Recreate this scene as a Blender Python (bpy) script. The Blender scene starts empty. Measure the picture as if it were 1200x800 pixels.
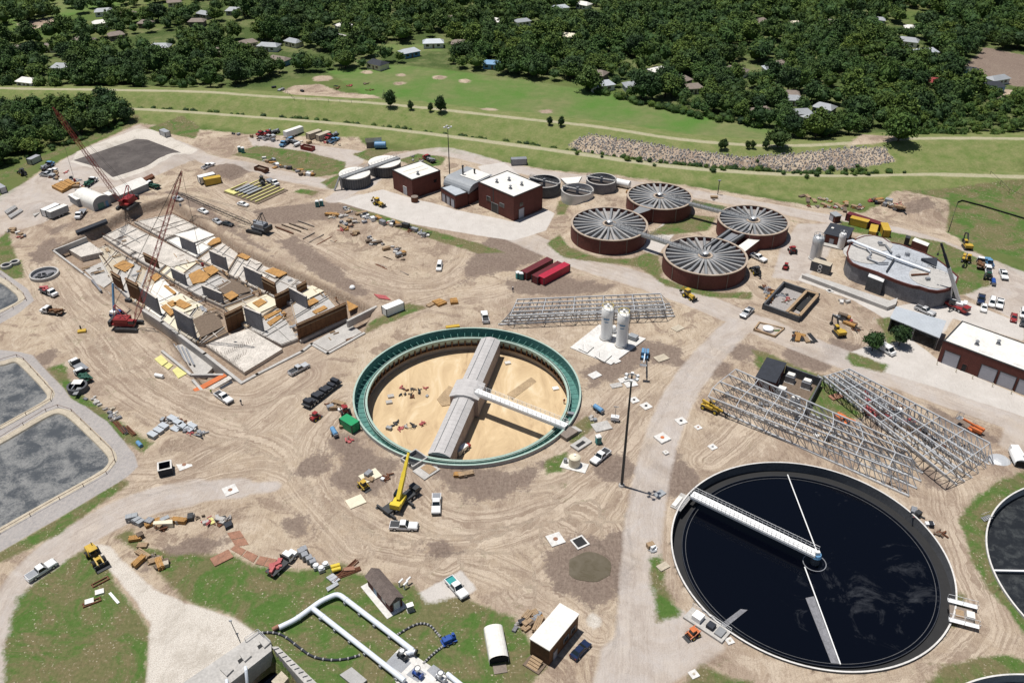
import bpy, bmesh, math, random
import numpy as np
from mathutils import Vector, Matrix, noise as mnoise
rnd = random.Random(7)
SC = bpy.context.scene
COL = SC.collection
pi = math.pi
# ------------------------------------------------------------------ camera
CAMH, F, TH = 135.0, 1026.0, 0.5894          # metres, focal length in 1200-wide pixels, downward pitch
cd = bpy.data.cameras.new('camera'); cam = bpy.data.objects.new('camera', cd); COL.objects.link(cam)
cam.location = (0, 0, CAMH); cam.rotation_euler = (pi/2-TH, 0, 0)
cd.sensor_width = 36; cd.lens = 36*F/1200; cd.clip_end = 9000; cd.clip_start = 1
SC.camera = cam
cT, sT = math.cos(TH), math.sin(TH)
def P(px, py, z=0.0):
    dx, dy = px-600, 400-py
    t = (CAMH-z)/(F*sT-dy*cT)
    return Vector((dx*t, (F*cT+dy*sT)*t, z))
def hz(px, pyb, pyt, zb=0.0):
    """height of the point standing above ground pixel (px,pyb) that is seen in row pyt"""
    Y = P(px, pyb, zb).y; dy = 400-pyt
    return CAMH+(-F*sT+dy*cT)/(F*cT+dy*sT)*Y
def px_list(s): return [tuple(map(float, a.split(','))) for a in s.split()]
def poly(s, z=0.0): return [P(a, b, z) for a, b in px_list(s)]
# ------------------------------------------------------------------ light
b0, b1 = P(728.4, 569), P(767, 580.5); Hp = hz(728.4, 569, 440)
sd = Vector((b0.x-b1.x, b0.y-b1.y, Hp)).normalized()
W = bpy.data.worlds.new('World'); SC.world = W; W.use_nodes = True
nt = W.node_tree; nt.nodes.clear()
wo = nt.nodes.new('ShaderNodeOutputWorld'); wb = nt.nodes.new('ShaderNodeBackground'); ws = nt.nodes.new('ShaderNodeTexSky')
ws.sky_type = 'NISHITA'; ws.sun_disc = False; ws.sun_elevation = math.asin(sd.z); ws.sun_rotation = math.atan2(sd.x, sd.y)
wb.inputs[1].default_value = 0.055
nt.links.new(ws.outputs[0], wb.inputs[0]); nt.links.new(wb.outputs[0], wo.inputs[0])
sl = bpy.data.lights.new('sun', 'SUN'); sl.energy = 4.6; sl.angle = math.radians(0.53); sl.color = (1, .965, .91)
so = bpy.data.objects.new('sun', sl); COL.objects.link(so); so.rotation_euler = sd.to_track_quat('Z', 'Y').to_euler()
vs = SC.view_settings; vs.view_transform = 'Standard'; vs.look = 'None'; vs.exposure = 0.15; vs.gamma = 1; vs.use_curve_mapping = False
# ------------------------------------------------------------------ materials
MATS = {}
def nn(t, k, **kw):
    n = t.nodes.new(k)
    for a, b in kw.items():
        if isinstance(b, (int, float, tuple)) and a[0] == 'i' and a[1:].isdigit(): n.inputs[int(a[1:])].default_value = b
        else: setattr(n, a, b)
    return n
def mat(name, col, rough=.7, metal=0., var=.18, scale=.6, bump=0., stripe=None, spec=.4):
    """plain surface with two scales of tonal wear; stripe=(axis, period, depth, colour factor) adds ribs or boards"""
    if name in MATS: return MATS[name]
    m = bpy.data.materials.new(name); m.use_nodes = True; t = m.node_tree; L = t.links.new
    b = t.nodes['Principled BSDF']; b.inputs['Roughness'].default_value = rough; b.inputs['Metallic'].default_value = metal
    b.inputs['Specular IOR Level'].default_value = spec
    tc = nn(t, 'ShaderNodeTexCoord')
    n1 = nn(t, 'ShaderNodeTexNoise'); n1.inputs['Scale'].default_value = scale; n1.inputs['Detail'].default_value = 6; n1.inputs['Roughness'].default_value = .65
    n2 = nn(t, 'ShaderNodeTexNoise'); n2.inputs['Scale'].default_value = scale*7; n2.inputs['Detail'].default_value = 3
    L(tc.outputs['Object'], n1.inputs['Vector']); L(tc.outputs['Object'], n2.inputs['Vector'])
    ad = nn(t, 'ShaderNodeMath', operation='ADD'); L(n1.outputs[0], ad.inputs[0]); L(n2.outputs[0], ad.inputs[1])
    mr = nn(t, 'ShaderNodeMapRange'); mr.inputs[1].default_value = .65; mr.inputs[2].default_value = 1.35
    mr.inputs[3].default_value = 1-var*1.4; mr.inputs[4].default_value = 1+var*.6
    L(ad.outputs[0], mr.inputs[0]); fac = mr.outputs[0]
    if stripe:
        ax, per, dep = stripe[:3]; k = stripe[3] if len(stripe) > 3 else .7
        sx = nn(t, 'ShaderNodeSeparateXYZ'); L(tc.outputs['Object'], sx.inputs[0])
        mm = nn(t, 'ShaderNodeMath', operation='MULTIPLY'); mm.inputs[1].default_value = 1/per; L(sx.outputs[ax], mm.inputs[0])
        fr = nn(t, 'ShaderNodeMath', operation='FRACT'); L(mm.outputs[0], fr.inputs[0])
        lt = nn(t, 'ShaderNodeMath', operation='LESS_THAN'); lt.inputs[1].default_value = dep; L(fr.outputs[0], lt.inputs[0])
        mk = nn(t, 'ShaderNodeMapRange'); mk.inputs[3].default_value = 1; mk.inputs[4].default_value = k; L(lt.outputs[0], mk.inputs[0])
        mu = nn(t, 'ShaderNodeMath', operation='MULTIPLY'); L(fac, mu.inputs[0]); L(mk.outputs[0], mu.inputs[1]); fac = mu.outputs[0]
    vm = nn(t, 'ShaderNodeVectorMath', operation='SCALE'); vm.inputs[0].default_value = col[:3]; L(fac, vm.inputs['Scale'])
    L(vm.outputs[0], b.inputs['Base Color'])
    if bump:
        bp = nn(t, 'ShaderNodeBump'); bp.inputs['Strength'].default_value = bump; bp.inputs['Distance'].default_value = .1
        L(ad.outputs[0], bp.inputs['Height']); L(bp.outputs[0], b.inputs['Normal'])
    MATS[name] = m; return m
def M_(n): return MATS[n]
mat('concrete', (.43, .41, .385), .85, var=.22, scale=.35); mat('pale_concrete', (.62, .60, .57), .8, var=.2, scale=.3)
mat('grey_concrete', (.20, .20, .215), .85, var=.3, scale=.4); mat('dark_concrete', (.095, .098, .105), .85, var=.35, scale=.4)
mat('white_roof', (.71, .685, .635), .6, var=.16, scale=.25); mat('white_paint', (.78, .78, .77), .35, var=.08)
mat('cream_paint', (.66, .60, .46), .5, var=.12); mat('galvanised', (.42, .43, .45), .45, .35, var=.2, scale=1.2)
mat('steel_grey', (.27, .28, .30), .5, .3, var=.2); mat('dark_steel', (.05, .052, .056), .55, .2, var=.3)
mat('black_rubber', (.018, .018, .019), .8, var=.2); mat('glass', (.012, .018, .022), .08, var=.1, spec=.6)
mat('brick', (.120, .036, .027), .85, var=.3, scale=.5, stripe=(2, .42, .12, .8)); mat('red_wall', (.135, .042, .034), .8, var=.28, scale=.3)
mat('charcoal_roof', (.028, .032, .042), .8, var=.3); mat('plywood', (.42, .225, .07), .75, var=.35, scale=.7, stripe=(0, 1.22, .04, .5))
mat('form_brown', (.165, .076, .031), .8, var=.45, scale=.6, stripe=(0, 1.2, .07, .5)); mat('timber', (.36, .25, .15), .8, var=.35, scale=1.5)
mat('old_timber', (.17, .125, .09), .85, var=.4, scale=1.5); mat('rust', (.15, .058, .028), .85, var=.5, scale=1.2)
mat('rusty_plate', (.30, .15, .095), .75, var=.35, scale=.8); mat('red_paint', (.27, .025, .026), .45, var=.2)
mat('maroon', (.13, .018, .022), .5, var=.25, stripe=(0, .35, .18, .7)); mat('red_container', (.42, .018, .045), .5, var=.2, stripe=(0, .35, .18, .75))
mat('pink_red', (.42, .10, .10), .5, var=.25); mat('yellow_paint', (.52, .34, .045), .45, var=.22); mat('crane_yellow', (.66, .50, .045), .4, var=.15)
mat('orange_paint', (.55, .15, .045), .5, var=.2); mat('blue_paint', (.018, .07, .30), .4, var=.2); mat('light_blue', (.12, .27, .45), .45, var=.2)
mat('navy', (.012, .022, .062), .2, var=.1, spec=.7); mat('green_paint', (.012, .27, .10), .5, var=.15); mat('dark_green', (.015, .07, .045), .5, var=.2)
mat('teal_wall', (.085, .215, .19), .45, var=.3, scale=.5); mat('mint', (.36, .47, .41), .5, var=.22, scale=.7); mat('aqua', (.02, .27, .27), .5, var=.1)
mat('silver', (.56, .57, .58), .35, .3, var=.12); mat('tent_fabric', (.46, .44, .43), .7, var=.16, stripe=(0, 1.5, .06, .72)); mat('tent_side', (.34, .28, .265), .8, var=.3, scale=.5)
mat('tan_block', (.46, .40, .31), .85, var=.25); mat('yellow_foam', (.60, .56, .22), .8, var=.15); mat('tan_wall', (.36, .32, .27), .8, var=.2)
mat('shingle', (.16, .125, .11), .9, var=.4, scale=1.0, stripe=(1, .5, .1, .75)); mat('rail_grey', (.25, .255, .26), .5, .2, var=.15)
mat('bare_rubble', (.33, .305, .29), .9, var=.35, scale=2); mat('roof_grey', (.30, .315, .33), .6, .1, var=.14, scale=.3, stripe=(0, .9, .05, .85))
mat('sky_roof', (.44, .47, .50), .5, .1, var=.12, scale=.3, stripe=(0, .9, .05, .85)); mat('brown_house', (.22, .18, .15), .8, var=.25); mat('skin', (.42, .24, .16), .6); mat('vest', (.65, .55, .02), .6)
mat('denim', (.05, .07, .12), .8); mat('lime', (.45, .55, .05), .6); mat('media', (.33, .31, .30), .95, var=.5, scale=1.6, bump=.6); mat('light_slat', (.34, .33, .32), .6, .1, var=.2, scale=1)
mat('tan_rim', (.40, .32, .25), .8, var=.25); mat('dirty_side', (.20, .165, .14), .9, var=.5, scale=.5); mat('worn_floor', (.40, .29, .175), .9, var=.35, scale=.4); mat('tank_wall', (.13, .13, .135), .85, var=.3, scale=.4)
mat('digester_top', (.40, .42, .45), .75, var=.3, scale=.25); mat('slab_top', (.56, .515, .46), .85, var=.38, scale=.35)
mat('door_grey', (.36, .36, .40), .5, var=.1, stripe=(2, .55, .12, .82)); mat('rail_white', (.62, .62, .62), .5, var=.1); mat('pipe_white', (.66, .70, .76), .35, var=.1)
# ------------------------------------------------------------------ mesh builder
class MB:
    def __init__(s): s.v = []; s.f = []; s.m = []
    def add(s, vs, fs, m=0):
        o = len(s.v); s.v += [tuple(v) for v in vs]; s.f += [tuple(o+i for i in f) for f in fs]; s.m += [m]*len(fs); return s
    def hexa(s, lo, hi, m=0):
        return s.add(list(lo)+list(hi), [(3, 2, 1, 0), (4, 5, 6, 7), (0, 1, 5, 4), (1, 2, 6, 5), (2, 3, 7, 6), (3, 0, 4, 7)], m)
    def box(s, x0, x1, y0, y1, z0, z1, m=0):
        return s.hexa([(x0, y0, z0), (x1, y0, z0), (x1, y1, z0), (x0, y1, z0)], [(x0, y0, z1), (x1, y0, z1), (x1, y1, z1), (x0, y1, z1)], m)
    def frus(s, a, z0, b, z1, m=0):
        return s.hexa([(a[0], a[2], z0), (a[1], a[2], z0), (a[1], a[3], z0), (a[0], a[3], z0)], [(b[0], b[2], z1), (b[1], b[2], z1), (b[1], b[3], z1), (b[0], b[3], z1)], m)
    def obox(s, c, l, w, h, rz=0, m=0, tilt=0):
        c0, s0 = math.cos(rz), math.sin(rz); q = []
        for z in (0, h):
            for a, b in ((-l/2, -w/2), (l/2, -w/2), (l/2, w/2), (-l/2, w/2)): q.append((c[0]+a*c0-b*s0, c[1]+a*s0+b*c0, c[2]+z+a*tilt))
        return s.hexa(q[:4], q[4:], m)
    def bar(s, p, q, w, h=None, m=0):
        p, q = Vector(p), Vector(q); d = q-p
        if d.length < 1e-6: return s
        d.normalize(); u = d.cross(Vector((0, 0, 1)))
        u = Vector((1, 0, 0)) if u.length < 1e-3 else u.normalized(); v = u.cross(d); h = h or w
        k = [u*(w/2)+v*(h/2), u*(-w/2)+v*(h/2), u*(-w/2)-v*(h/2), u*(w/2)-v*(h/2)]
        return s.hexa([p+i for i in k], [q+i for i in k], m)
    def tube(s, pts, r, n=8, m=0, cap=True):
        pts = [Vector(p) for p in pts]; rs = r if isinstance(r, (list, tuple)) else [r]*len(pts); rings = []
        for i, p in enumerate(pts):
            d = (pts[min(i+1, len(pts)-1)]-pts[max(i-1, 0)]).normalized(); u = d.cross(Vector((0, 0, 1)))
            u = Vector((1, 0, 0)) if u.length < 1e-3 else u.normalized(); v = u.cross(d)
            rings += [p+u*math.cos(2*pi*k/n)*rs[i]+v*math.sin(2*pi*k/n)*rs[i] for k in range(n)]
        fs = [(i*n+k, i*n+(k+1) % n, (i+1)*n+(k+1) % n, (i+1)*n+k) for i in range(len(pts)-1) for k in range(n)]
        if cap: fs += [tuple(range(n))[::-1], tuple((len(pts)-1)*n+k for k in range(n))]
        return s.add(rings, fs, m)
    def lathe(s, prof, n=48, m=0, c=(0, 0), a0=0., a1=2*pi, closed=False):
        full = abs(a1-a0-2*pi) < 1e-6; k = n if full else n+1; v = []
        for j in range(k):
            a = a0+(a1-a0)*j/n
            v += [(c[0]+r*math.cos(a), c[1]+r*math.sin(a), z) for r, z in prof]
        q = len(prof); fs = []
        for j in range(n):
            jj = (j+1) % k
            for i in range(q if closed else q-1):
                i2 = (i+1) % q; fs.append((j*q+i, jj*q+i, jj*q+i2, j*q+i2))
        return s.add(v, fs, m)
    def ring(s, r0, r1, z0, z1, n=96, m=0, c=(0, 0), a0=0., a1=2*pi): return s.lathe([(r0, z0), (r1, z0), (r1, z1), (r0, z1)], n, m, c, a0, a1, True)
    def cyl(s, x, y, z0, z1, r, r1=None, n=20, m=0):
        r1 = r if r1 is None else r1
        v = [(x+r*math.cos(2*pi*k/n), y+r*math.sin(2*pi*k/n), z0) for k in range(n)]+[(x+r1*math.cos(2*pi*k/n), y+r1*math.sin(2*pi*k/n), z1) for k in range(n)]
        return s.add(v, [(k, (k+1) % n, n+(k+1) % n, n+k) for k in range(n)]+[tuple(range(n))[::-1], tuple(range(n, 2*n))], m)
    def ycyl(s, x, y0, y1, z, r, n=14, m=0): return s.tube([(x, y0, z), (x, y1, z)], r, n, m)
    def disc(s, r, z, n=64, m=0, c=(0, 0)): return s.add([(c[0]+r*math.cos(2*pi*k/n), c[1]+r*math.sin(2*pi*k/n), z) for k in range(n)], [tuple(range(n))], m)
    def prism(s, pl, z0, z1, m=0, ms=None):
        n = len(pl); ar = sum(pl[i][0]*pl[(i+1) % n][1]-pl[(i+1) % n][0]*pl[i][1] for i in range(n))
        if ar < 0: pl = pl[::-1]
        v = [(p[0], p[1], z0) for p in pl]+[(p[0], p[1], z1) for p in pl]
        s.add(v, [tuple(range(n, 2*n)), tuple(range(n))[::-1]], m)
        return s.add(v, [(k, (k+1) % n, n+(k+1) % n, n+k) for k in range(n)], m if ms is None else ms)
    def dome(s, r, z0, hgt, n=24, k=5, m=0, c=(0, 0)): return s.lathe([(r*math.cos(pi/2*i/k), z0+hgt*math.sin(pi/2*i/k)) for i in range(k)]+[(.001, z0+hgt)], n, m, c)
    def build(s, name, mats, parent=None, loc=(0, 0, 0), rz=0, smooth=False, bevel=0, mesh_only=False):
        me = bpy.data.meshes.new(name); me.from_pydata(s.v, [], s.f)
        for q in (mats if isinstance(mats, (list, tuple)) else [mats]): me.materials.append(MATS[q] if isinstance(q, str) else q)
        me.polygons.foreach_set('material_index', s.m)
        if bevel or smooth:
            bm = bmesh.new(); bm.from_mesh(me)
            if bevel: bmesh.ops.bevel(bm, geom=bm.edges[:], offset=bevel, segments=1, affect='EDGES', clamp_overlap=True)
            bm.to_mesh(me); bm.free()
            if smooth:
                me.polygons.foreach_set('use_smooth', [True]*len(me.polygons)); me.set_sharp_from_angle(angle=math.radians(42))
        me.update()
        o = bpy.data.objects.new(name, me); COL.objects.link(o)
        o.parent = parent; o.location = loc; o.rotation_euler = (0, 0, rz); return o
def tag(o, label=None, cat=None, group=None, kind=None):
    if label: o['label'] = label
    if cat: o['category'] = cat
    if group: o['group'] = group
    if kind: o['kind'] = kind
    return o
def thing(name, label, cat, loc=(0, 0, 0), rz=0, group=None):
    o = bpy.data.objects.new(name, None); COL.objects.link(o); o.empty_display_size = .5
    o.location = loc; o.rotation_euler = (0, 0, rz); return tag(o, label, cat, group)
def dup(root, loc=None, rz=None, label=None, group=None, parent=None, scale=None):
    c = root.copy(); COL.objects.link(c); c.parent = parent
    for ch in root.children: dup(ch, parent=c)
    if loc is not None: c.location = loc
    if rz is not None: c.rotation_euler = (0, 0, rz)
    if label: c['label'] = label
    if group: c['group'] = group
    if scale: c.scale = (scale,)*3 if isinstance(scale, (int, float)) else scale
    return c
PROTO = {}
def place(proto, loc, rz, label, group=None, scale=None, relabel=True):
    """the first call moves the thing built for this kind, the later ones copy it"""
    r, used = PROTO[proto]
    if not used:
        PROTO[proto] = (r, True); r.location = loc; r.rotation_euler = (0, 0, rz); r['label'] = label
        if group: r['group'] = group
        if scale: r.scale = (scale,)*3 if isinstance(scale, (int, float)) else scale
        return r
    return dup(r, loc, rz, label, group, scale=scale)
def copies(o, spots):
    """o at the first (location, turn), linked copies at the others"""
    for i, (l, a) in enumerate(spots):
        c = o if i == 0 else dup(o, parent=o.parent)
        c.location = l; c.rotation_euler = (0, 0, a)
def ang(a, b): return math.atan2(b.y-a.y, b.x-a.x)
def fit_circle(pts):
    A = np.array([[2*p[0], 2*p[1], 1] for p in pts]); b = np.array([p[0]**2+p[1]**2 for p in pts])
    s = np.linalg.lstsq(A, b, rcond=None)[0]; return s[0], s[1], math.sqrt(s[2]+s[0]**2+s[1]**2)
# ------------------------------------------------------------------ terrain
def W2(s): return np.array([(p.x, p.y) for p in poly(s)])
def densify(a, closed=False):
    return a
def sdf_poly(pl, X, Y, lim=9.0):
    """signed distance, positive inside, clipped to +-lim"""
    out = np.full(X.shape, -lim); mn = pl.min(0)-lim; mx = pl.max(0)+lim
    k = np.where((X > mn[0]) & (X < mx[0]) & (Y > mn[1]) & (Y < mx[1]))[0]
    if len(k) == 0: return out
    x, y = X[k], Y[k]; d = np.full(x.shape, 1e9); ins = np.zeros(x.shape, bool); n = len(pl)
    for i in range(n):
        a, b = pl[i], pl[(i+1) % n]; e = b-a; L2 = max(e@e, 1e-9)
        t = np.clip(((x-a[0])*e[0]+(y-a[1])*e[1])/L2, 0, 1)
        d = np.minimum(d, (x-a[0]-t*e[0])**2+(y-a[1]-t*e[1])**2)
        c = (a[1] > y) != (b[1] > y)
        ins ^= c & (x < (b[0]-a[0])*(y-a[1])/((b[1]-a[1]) if abs(b[1]-a[1]) > 1e-9 else 1e-9)+a[0])
    d = np.sqrt(d); out[k] = np.clip(np.where(ins, d, -d), -lim, lim); return out
def smooth_line(pl, it=2):
    pl = np.asarray(pl, float)
    for _ in range(it):
        q = [pl[0]]
        for a, b in zip(pl[:-1], pl[1:]): q += [.75*a+.25*b, .25*a+.75*b]
        pl = np.array(q+[pl[-1]])
    return pl
def line_sd(pl, X, Y, lim=14.0):
    """distance to a polyline, its side and the arc length of the nearest point"""
    pl = np.asarray(pl); D = np.full(X.shape, lim*1.0); S = np.zeros(X.shape); G = np.zeros(X.shape)
    mn = pl.min(0)-lim; mx = pl.max(0)+lim
    k = np.where((X > mn[0]) & (X < mx[0]) & (Y > mn[1]) & (Y < mx[1]))[0]
    if len(k) == 0: return D, S, G
    x, y = X[k], Y[k]; d = np.full(x.shape, lim**2); s = np.zeros(x.shape); g = np.zeros(x.shape); acc = 0
    for a, b in zip(pl[:-1], pl[1:]):
        e = b-a; L = max(math.hypot(*e), 1e-6); u = ((x-a[0])*e[0]+(y-a[1])*e[1])/L; t = np.clip(u, 0, L)
        w = e[0]*(y-a[1])-e[1]*(x-a[0]); q = (x-a[0]-t*e[0]/L)**2+(y-a[1]-t*e[1]/L)**2
        m = q < d; d[m] = q[m]; s[m] = acc+t[m]; g[m] = np.sign(w[m]); acc += L
    D[k] = np.sqrt(d); S[k] = s; G[k] = g; return D, S, G
LEV1 = smooth_line(W2("-260,106 -100,109 0,112 150,114 250,116 300,121 400,126 500,135 600,147 700,157 775,170 825,176 900,181 975,179 1040,172 1125,171 1200,172 1320,174"))
LEV2 = smooth_line(W2("-80,131 40,131.5 127,132 200,135 300,142.5 400,150 500,162 600,175.5 675,186 750,197 800,203 880,209 960,212 1040,211 1080,210 1140,212 1200,214 1320,217"))
DITCH = smooth_line(W2("-100,122 100,124 200,128 300,136 400,143 500,154 600,166 700,180 780,192 880,200 960,205 1060,203 1200,196 1320,196"))
PITP = W2("58,293 92,276 150,243 200,229 238,258 285,289 312,301 345,315 380,331 410,345 441,361 426,391 384,414 365,403 354,411 301,439 283,449 270,446 233,452 196,397 130,346 92,320")
LAG0 = W2("-90,345 -60,315 0,326 29,350 0,364 -60,388"); LAG1 = W2("-120,455 -60,428 0,427 18,421 25,425 58,459 57,468 0,499 -80,545 -150,560")
LAG2 = W2("-90,565 0,518 54,486 68,481 81,485 128,530 131,540 122,551 68,581 0,619 -70,660 -180,680")
SCREEN = W2("262,806 318,763 372,812 330,840"); SLUDGE = W2("86,186 160,161 172,162 217,179 132,206 118,195"); DUMP = W2("170,262 160,256 186,237 200,232")
C1 = fit_circle([P(a, b, 1) for a, b in px_list("410,466.2 418.8,440 457.5,406.2 506.2,389.4 550,386.2 600,390.6 650,411.2 680,443.8 683.8,460 411.9,480 431.2,508.8 470,531.9 506,540 550,543 581,540 612.5,530.6 650,513.8 681,481 684.4,466")])
C2 = fit_circle([P(a, b, .4) for a, b in px_list("788.75,631.5 799.3,593 837.8,558.9 902.5,540 963.8,545.8 1017.8,563.2 1073.8,603.5 1105,652.5 1114,695 1093,751 1030,785 960,789.5 793,660 816.8,703.8 885,763 920,779")])
C3 = fit_circle([P(a, b, .4) for a, b in px_list("1200,572 1166,595 1156,612 1154.5,630 1162,660 1180,695 1200,725")])
p4 = P(1172, 789, .4); C4 = (p4.x+3, p4.y-27, 27.)
# low mounds: pixel, radius, height
MOUND = [(270, 203, 9, 2.6), (300, 207, 5, 1.2), (203, 186, 5, 1.2), (214, 190, 6, 1.6), (192, 193, 5, 1.3), (1068, 240, 9, 2.2), (1090, 247, 8, 1.6), (1050, 236, 6, 1.5), (45, 247, 4, 1.3), (55, 244, 4, 1.4),
         (700, 240, 6, 1.4), (718, 236, 5, 1.5), (690, 246, 5, 1.2), (212, 512, 4, .8), (228, 528, 4, .9), (196, 525, 4, .8), (500, 640, 3, .4), (905, 380, 4, .6), (1010, 372, 5, .6), (985, 375, 5, .8), (640, 430, 4, .5),
         (95, 330, 5, .7), (110, 342, 5, .8), (1180, 555, 5, .7), (1160, 560, 4, .6), (85, 390, 6, .8), (560, 262, 4, .3), (240, 463, 3, .9), (228, 470, 3, .7), (420, 300, 8, .6), (470, 312, 8, .5), (380, 290, 8, .6)]
MW = [(P(a, b), r, h) for a, b, r, h in MOUND]
_tab = np.random.RandomState(11).rand(64, 64)
def vnoise(x, y):
    xi, yi = np.floor(x).astype(int), np.floor(y).astype(int); fx_, fy_ = x-xi, y-yi; fx_ = fx_*fx_*(3-2*fx_); fy_ = fy_*fy_*(3-2*fy_); t = lambda a, b: _tab[a % 64, b % 64]
    return (t(xi, yi)*(1-fx_)+t(xi+1, yi)*fx_)*(1-fy_)+(t(xi, yi+1)*(1-fx_)+t(xi+1, yi+1)*fx_)*fy_-.5
def rough(x, y): return vnoise(x*.11, y*.11)*.5+vnoise(x*.27+9, y*.27)*.35+vnoise(x*.6, y*.6+5)*.3
def heights(X, Y):
    Z = np.zeros(X.shape)
    far = np.clip((Y-300)/60, 0, 1)
    d, s, g = line_sd(LEV1, X, Y, 22); Z = np.maximum(Z, 3.4*np.clip((19-d)/15.5, 0, 1)**1.2)
    d, s, g = line_sd(LEV2, X, Y, 18); Z = np.maximum(Z, 2.2*np.clip((13-d)/10, 0, 1)**1.2)
    d, s, g = line_sd(DITCH, X, Y, 10); Z -= 1.6*np.clip((6-d)/5, 0, 1)
    rg = rough(X, Y); near = (Y < 330)*1.; Z += rg*.16*near
    for p, r, h in MW: e_ = np.exp(-((X-p.x)**2+(Y-p.y)**2)/(r*r)); Z += h*e_*(1+1.1*rg)
    pc = P(691, 664); pk = np.clip((6.5-np.hypot(X-pc.x, Y-pc.y))/2.5, 0, 1); Z = Z*(1-pk)-.10*pk
    Z -= 3.5*np.clip((sdf_poly(PITP, X, Y)-.5)/1.3, 0, 1)
    Z -= 4.5*np.clip((sdf_poly(SCREEN, X, Y)+.3)/.9, 0, 1)
    for L in (LAG0, LAG1, LAG2): Z -= 2.6*np.clip((sdf_poly(L, X, Y)-.1)/.9, 0, 1)
    Z -= 1.8*np.clip((sdf_poly(SLUDGE, X, Y)+1.5)/3.5, 0, 1)
    Z -= 1.3*np.clip(sdf_poly(W2("290,168 305,170 355,186 400,197 372,200 330,190"), X, Y)/3, 0, 1)
    return Z
def gh(x, y): return float(heights(np.array([x]), np.array([y]))[0])
def PG(px, py):
    z = 0.
    for _ in range(3): p = P(px, py, z); z = gh(p.x, p.y)
    p = P(px, py, z); return p
def axis(segs):
    a = [segs[0][0]]
    for hi, st, gr in segs[1:]:
        while a[-1] < hi: a.append(a[-1]+st); st *= gr
    return np.array(a)
xr = axis([(0,), (212, .8, 1), (430, 2.6, 1), (4200, 5, 1.3)]); xs = np.concatenate([-xr[:0:-1], xr])
ys = np.concatenate([84-axis([(0,), (1700, 6, 1.35)])[:0:-1], axis([(84,), (336, .8, 1), (660, 2.0, 1), (6500, 6, 1.25)])])
nx, ny = len(xs), len(ys); GX, GY = [a.ravel() for a in np.meshgrid(xs, ys)]
rs = np.random.RandomState(3)
inner = (np.abs(GX) < 430) & (GY > 60) & (GY < 660)
jit = np.where(inner, .18, 0); GXj = GX+(rs.rand(GX.size)-.5)*jit; GYj = GY+(rs.rand(GX.size)-.5)*jit
# verts near the two big tanks slide onto their rims, so the ground closes on the walls
for c in (C1, C2, C3, C4):
    dx, dy = GXj-c[0], GYj-c[1]; r = np.hypot(dx, dy); R = c[2]-.15
    k = (r > R-.9) & (r < R+.45); GXj[k] = c[0]+dx[k]/r[k]*R; GYj[k] = c[1]+dy[k]/r[k]*R
GZ = np.zeros(GX.size); GZ[inner] = heights(GXj[inner], GYj[inner])
A = {}
def layer(name, items):
    """union of polygons 'px,py ...' and lines ('px,py ...', width)"""
    v = np.full(GX.size, -9.)
    for it in items:
        if isinstance(it, str): v = np.maximum(v, sdf_poly(W2(it), GXj, GYj))
        elif isinstance(it, np.ndarray): v = np.maximum(v, sdf_poly(it, GXj, GYj))
        elif isinstance(it[0], str): v = np.maximum(v, np.clip(it[1]/2-line_sd(smooth_line(W2(it[0])), GXj, GYj, 9+it[1]/2)[0], -9, 9))
        elif len(it) == 2: v = np.maximum(v, np.clip(it[1]/2-line_sd(it[0], GXj, GYj, 9+it[1]/2)[0], -9, 9))
        else: v = np.maximum(v, np.clip(it[2]-np.hypot(GXj-it[0], GYj-it[1]), -9, 9))
    A[name] = v.astype(np.float32)
def cpx(px, py, r): p = P(px, py); return (p.x, p.y, r)
MAIN = "1290,528 1200,496 1120,468 1040,440 960,410 880,378 820,352 760,331 700,313 660,299 620,282 592,270 540,258 480,245 420,234"
RING = "392,233 418,218 446,196 474,182 512,177 545,183 590,195 640,205 720,213 820,228 900,243 960,255 1010,262 1080,278 1130,297 1200,327 1290,365"
SOUTH = "742,830 746,760 750,690 752,640 758,585 776,505 806,445 848,397 872,376"
LOOP = "0,790 4,745 16,700 40,668 75,637 135,602 190,583 225,577"
WEST = "225,182 262,192 330,206 385,216 420,222 440,205"
layer('dirt', ["-60,262 0,236 40,205 90,178 160,145 215,150 290,157 420,163 440,178 500,176 560,184 640,199 720,206 860,226 960,243 1010,250 1060,226 1110,232 1114,262 1130,290 1200,322 1300,360 1300,900 -300,900 -300,400",
               "1125,82 1156,56 1200,65 1290,85 1290,110 1190,101 1150,93", "330,108 345,100 375,99 400,108 440,112 448,118 412,121 345,117", "1000,172 1010,160 1030,166 1060,170 1040,176 990,180", "1160,112 1175,104 1200,108 1200,118 1165,118",
               cpx(470, 88, 2.6), cpx(468, 98, 3), cpx(515, 91, 3.5), cpx(545, 95, 3.2), cpx(573, 131, 4), cpx(430, 85, 3), cpx(640, 131, 3), "665,170 690,164 740,172 800,182 870,190 930,188 1000,182 1036,181 1048,191 1000,198 940,200 870,196 800,192 740,185 690,178", "20,28 60,20 80,26 30,36", cpx(378, 92, 5)])
layer('dry', [(LEV1, 30), (LEV2, 22), "0,112 300,121 600,147 800,174 900,181 900,190 800,205 600,176 300,143 0,132", "560,131 620,132 760,168 900,178 850,182 700,160 600,146", "1000,180 1200,180 1200,205 1040,212", "560,186 700,200 860,222 960,240 1040,236 1100,228 1060,224 900,222 760,204 640,190",
              "200,143 300,147 420,156 600,180 560,184 420,164 290,156"])
layer('field', ["20,32 80,18 140,10 200,2 150,0 90,6 0,20", "1070,0 1080,-12 1180,8 1170,24 1120,12", "60,12 200,-10 150,-30 0,-10", "425,60 520,60 505,52 440,52", "380,82 470,76 620,94 760,118 900,150 960,172 900,180 760,166 640,148 520,136 440,120"])
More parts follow.
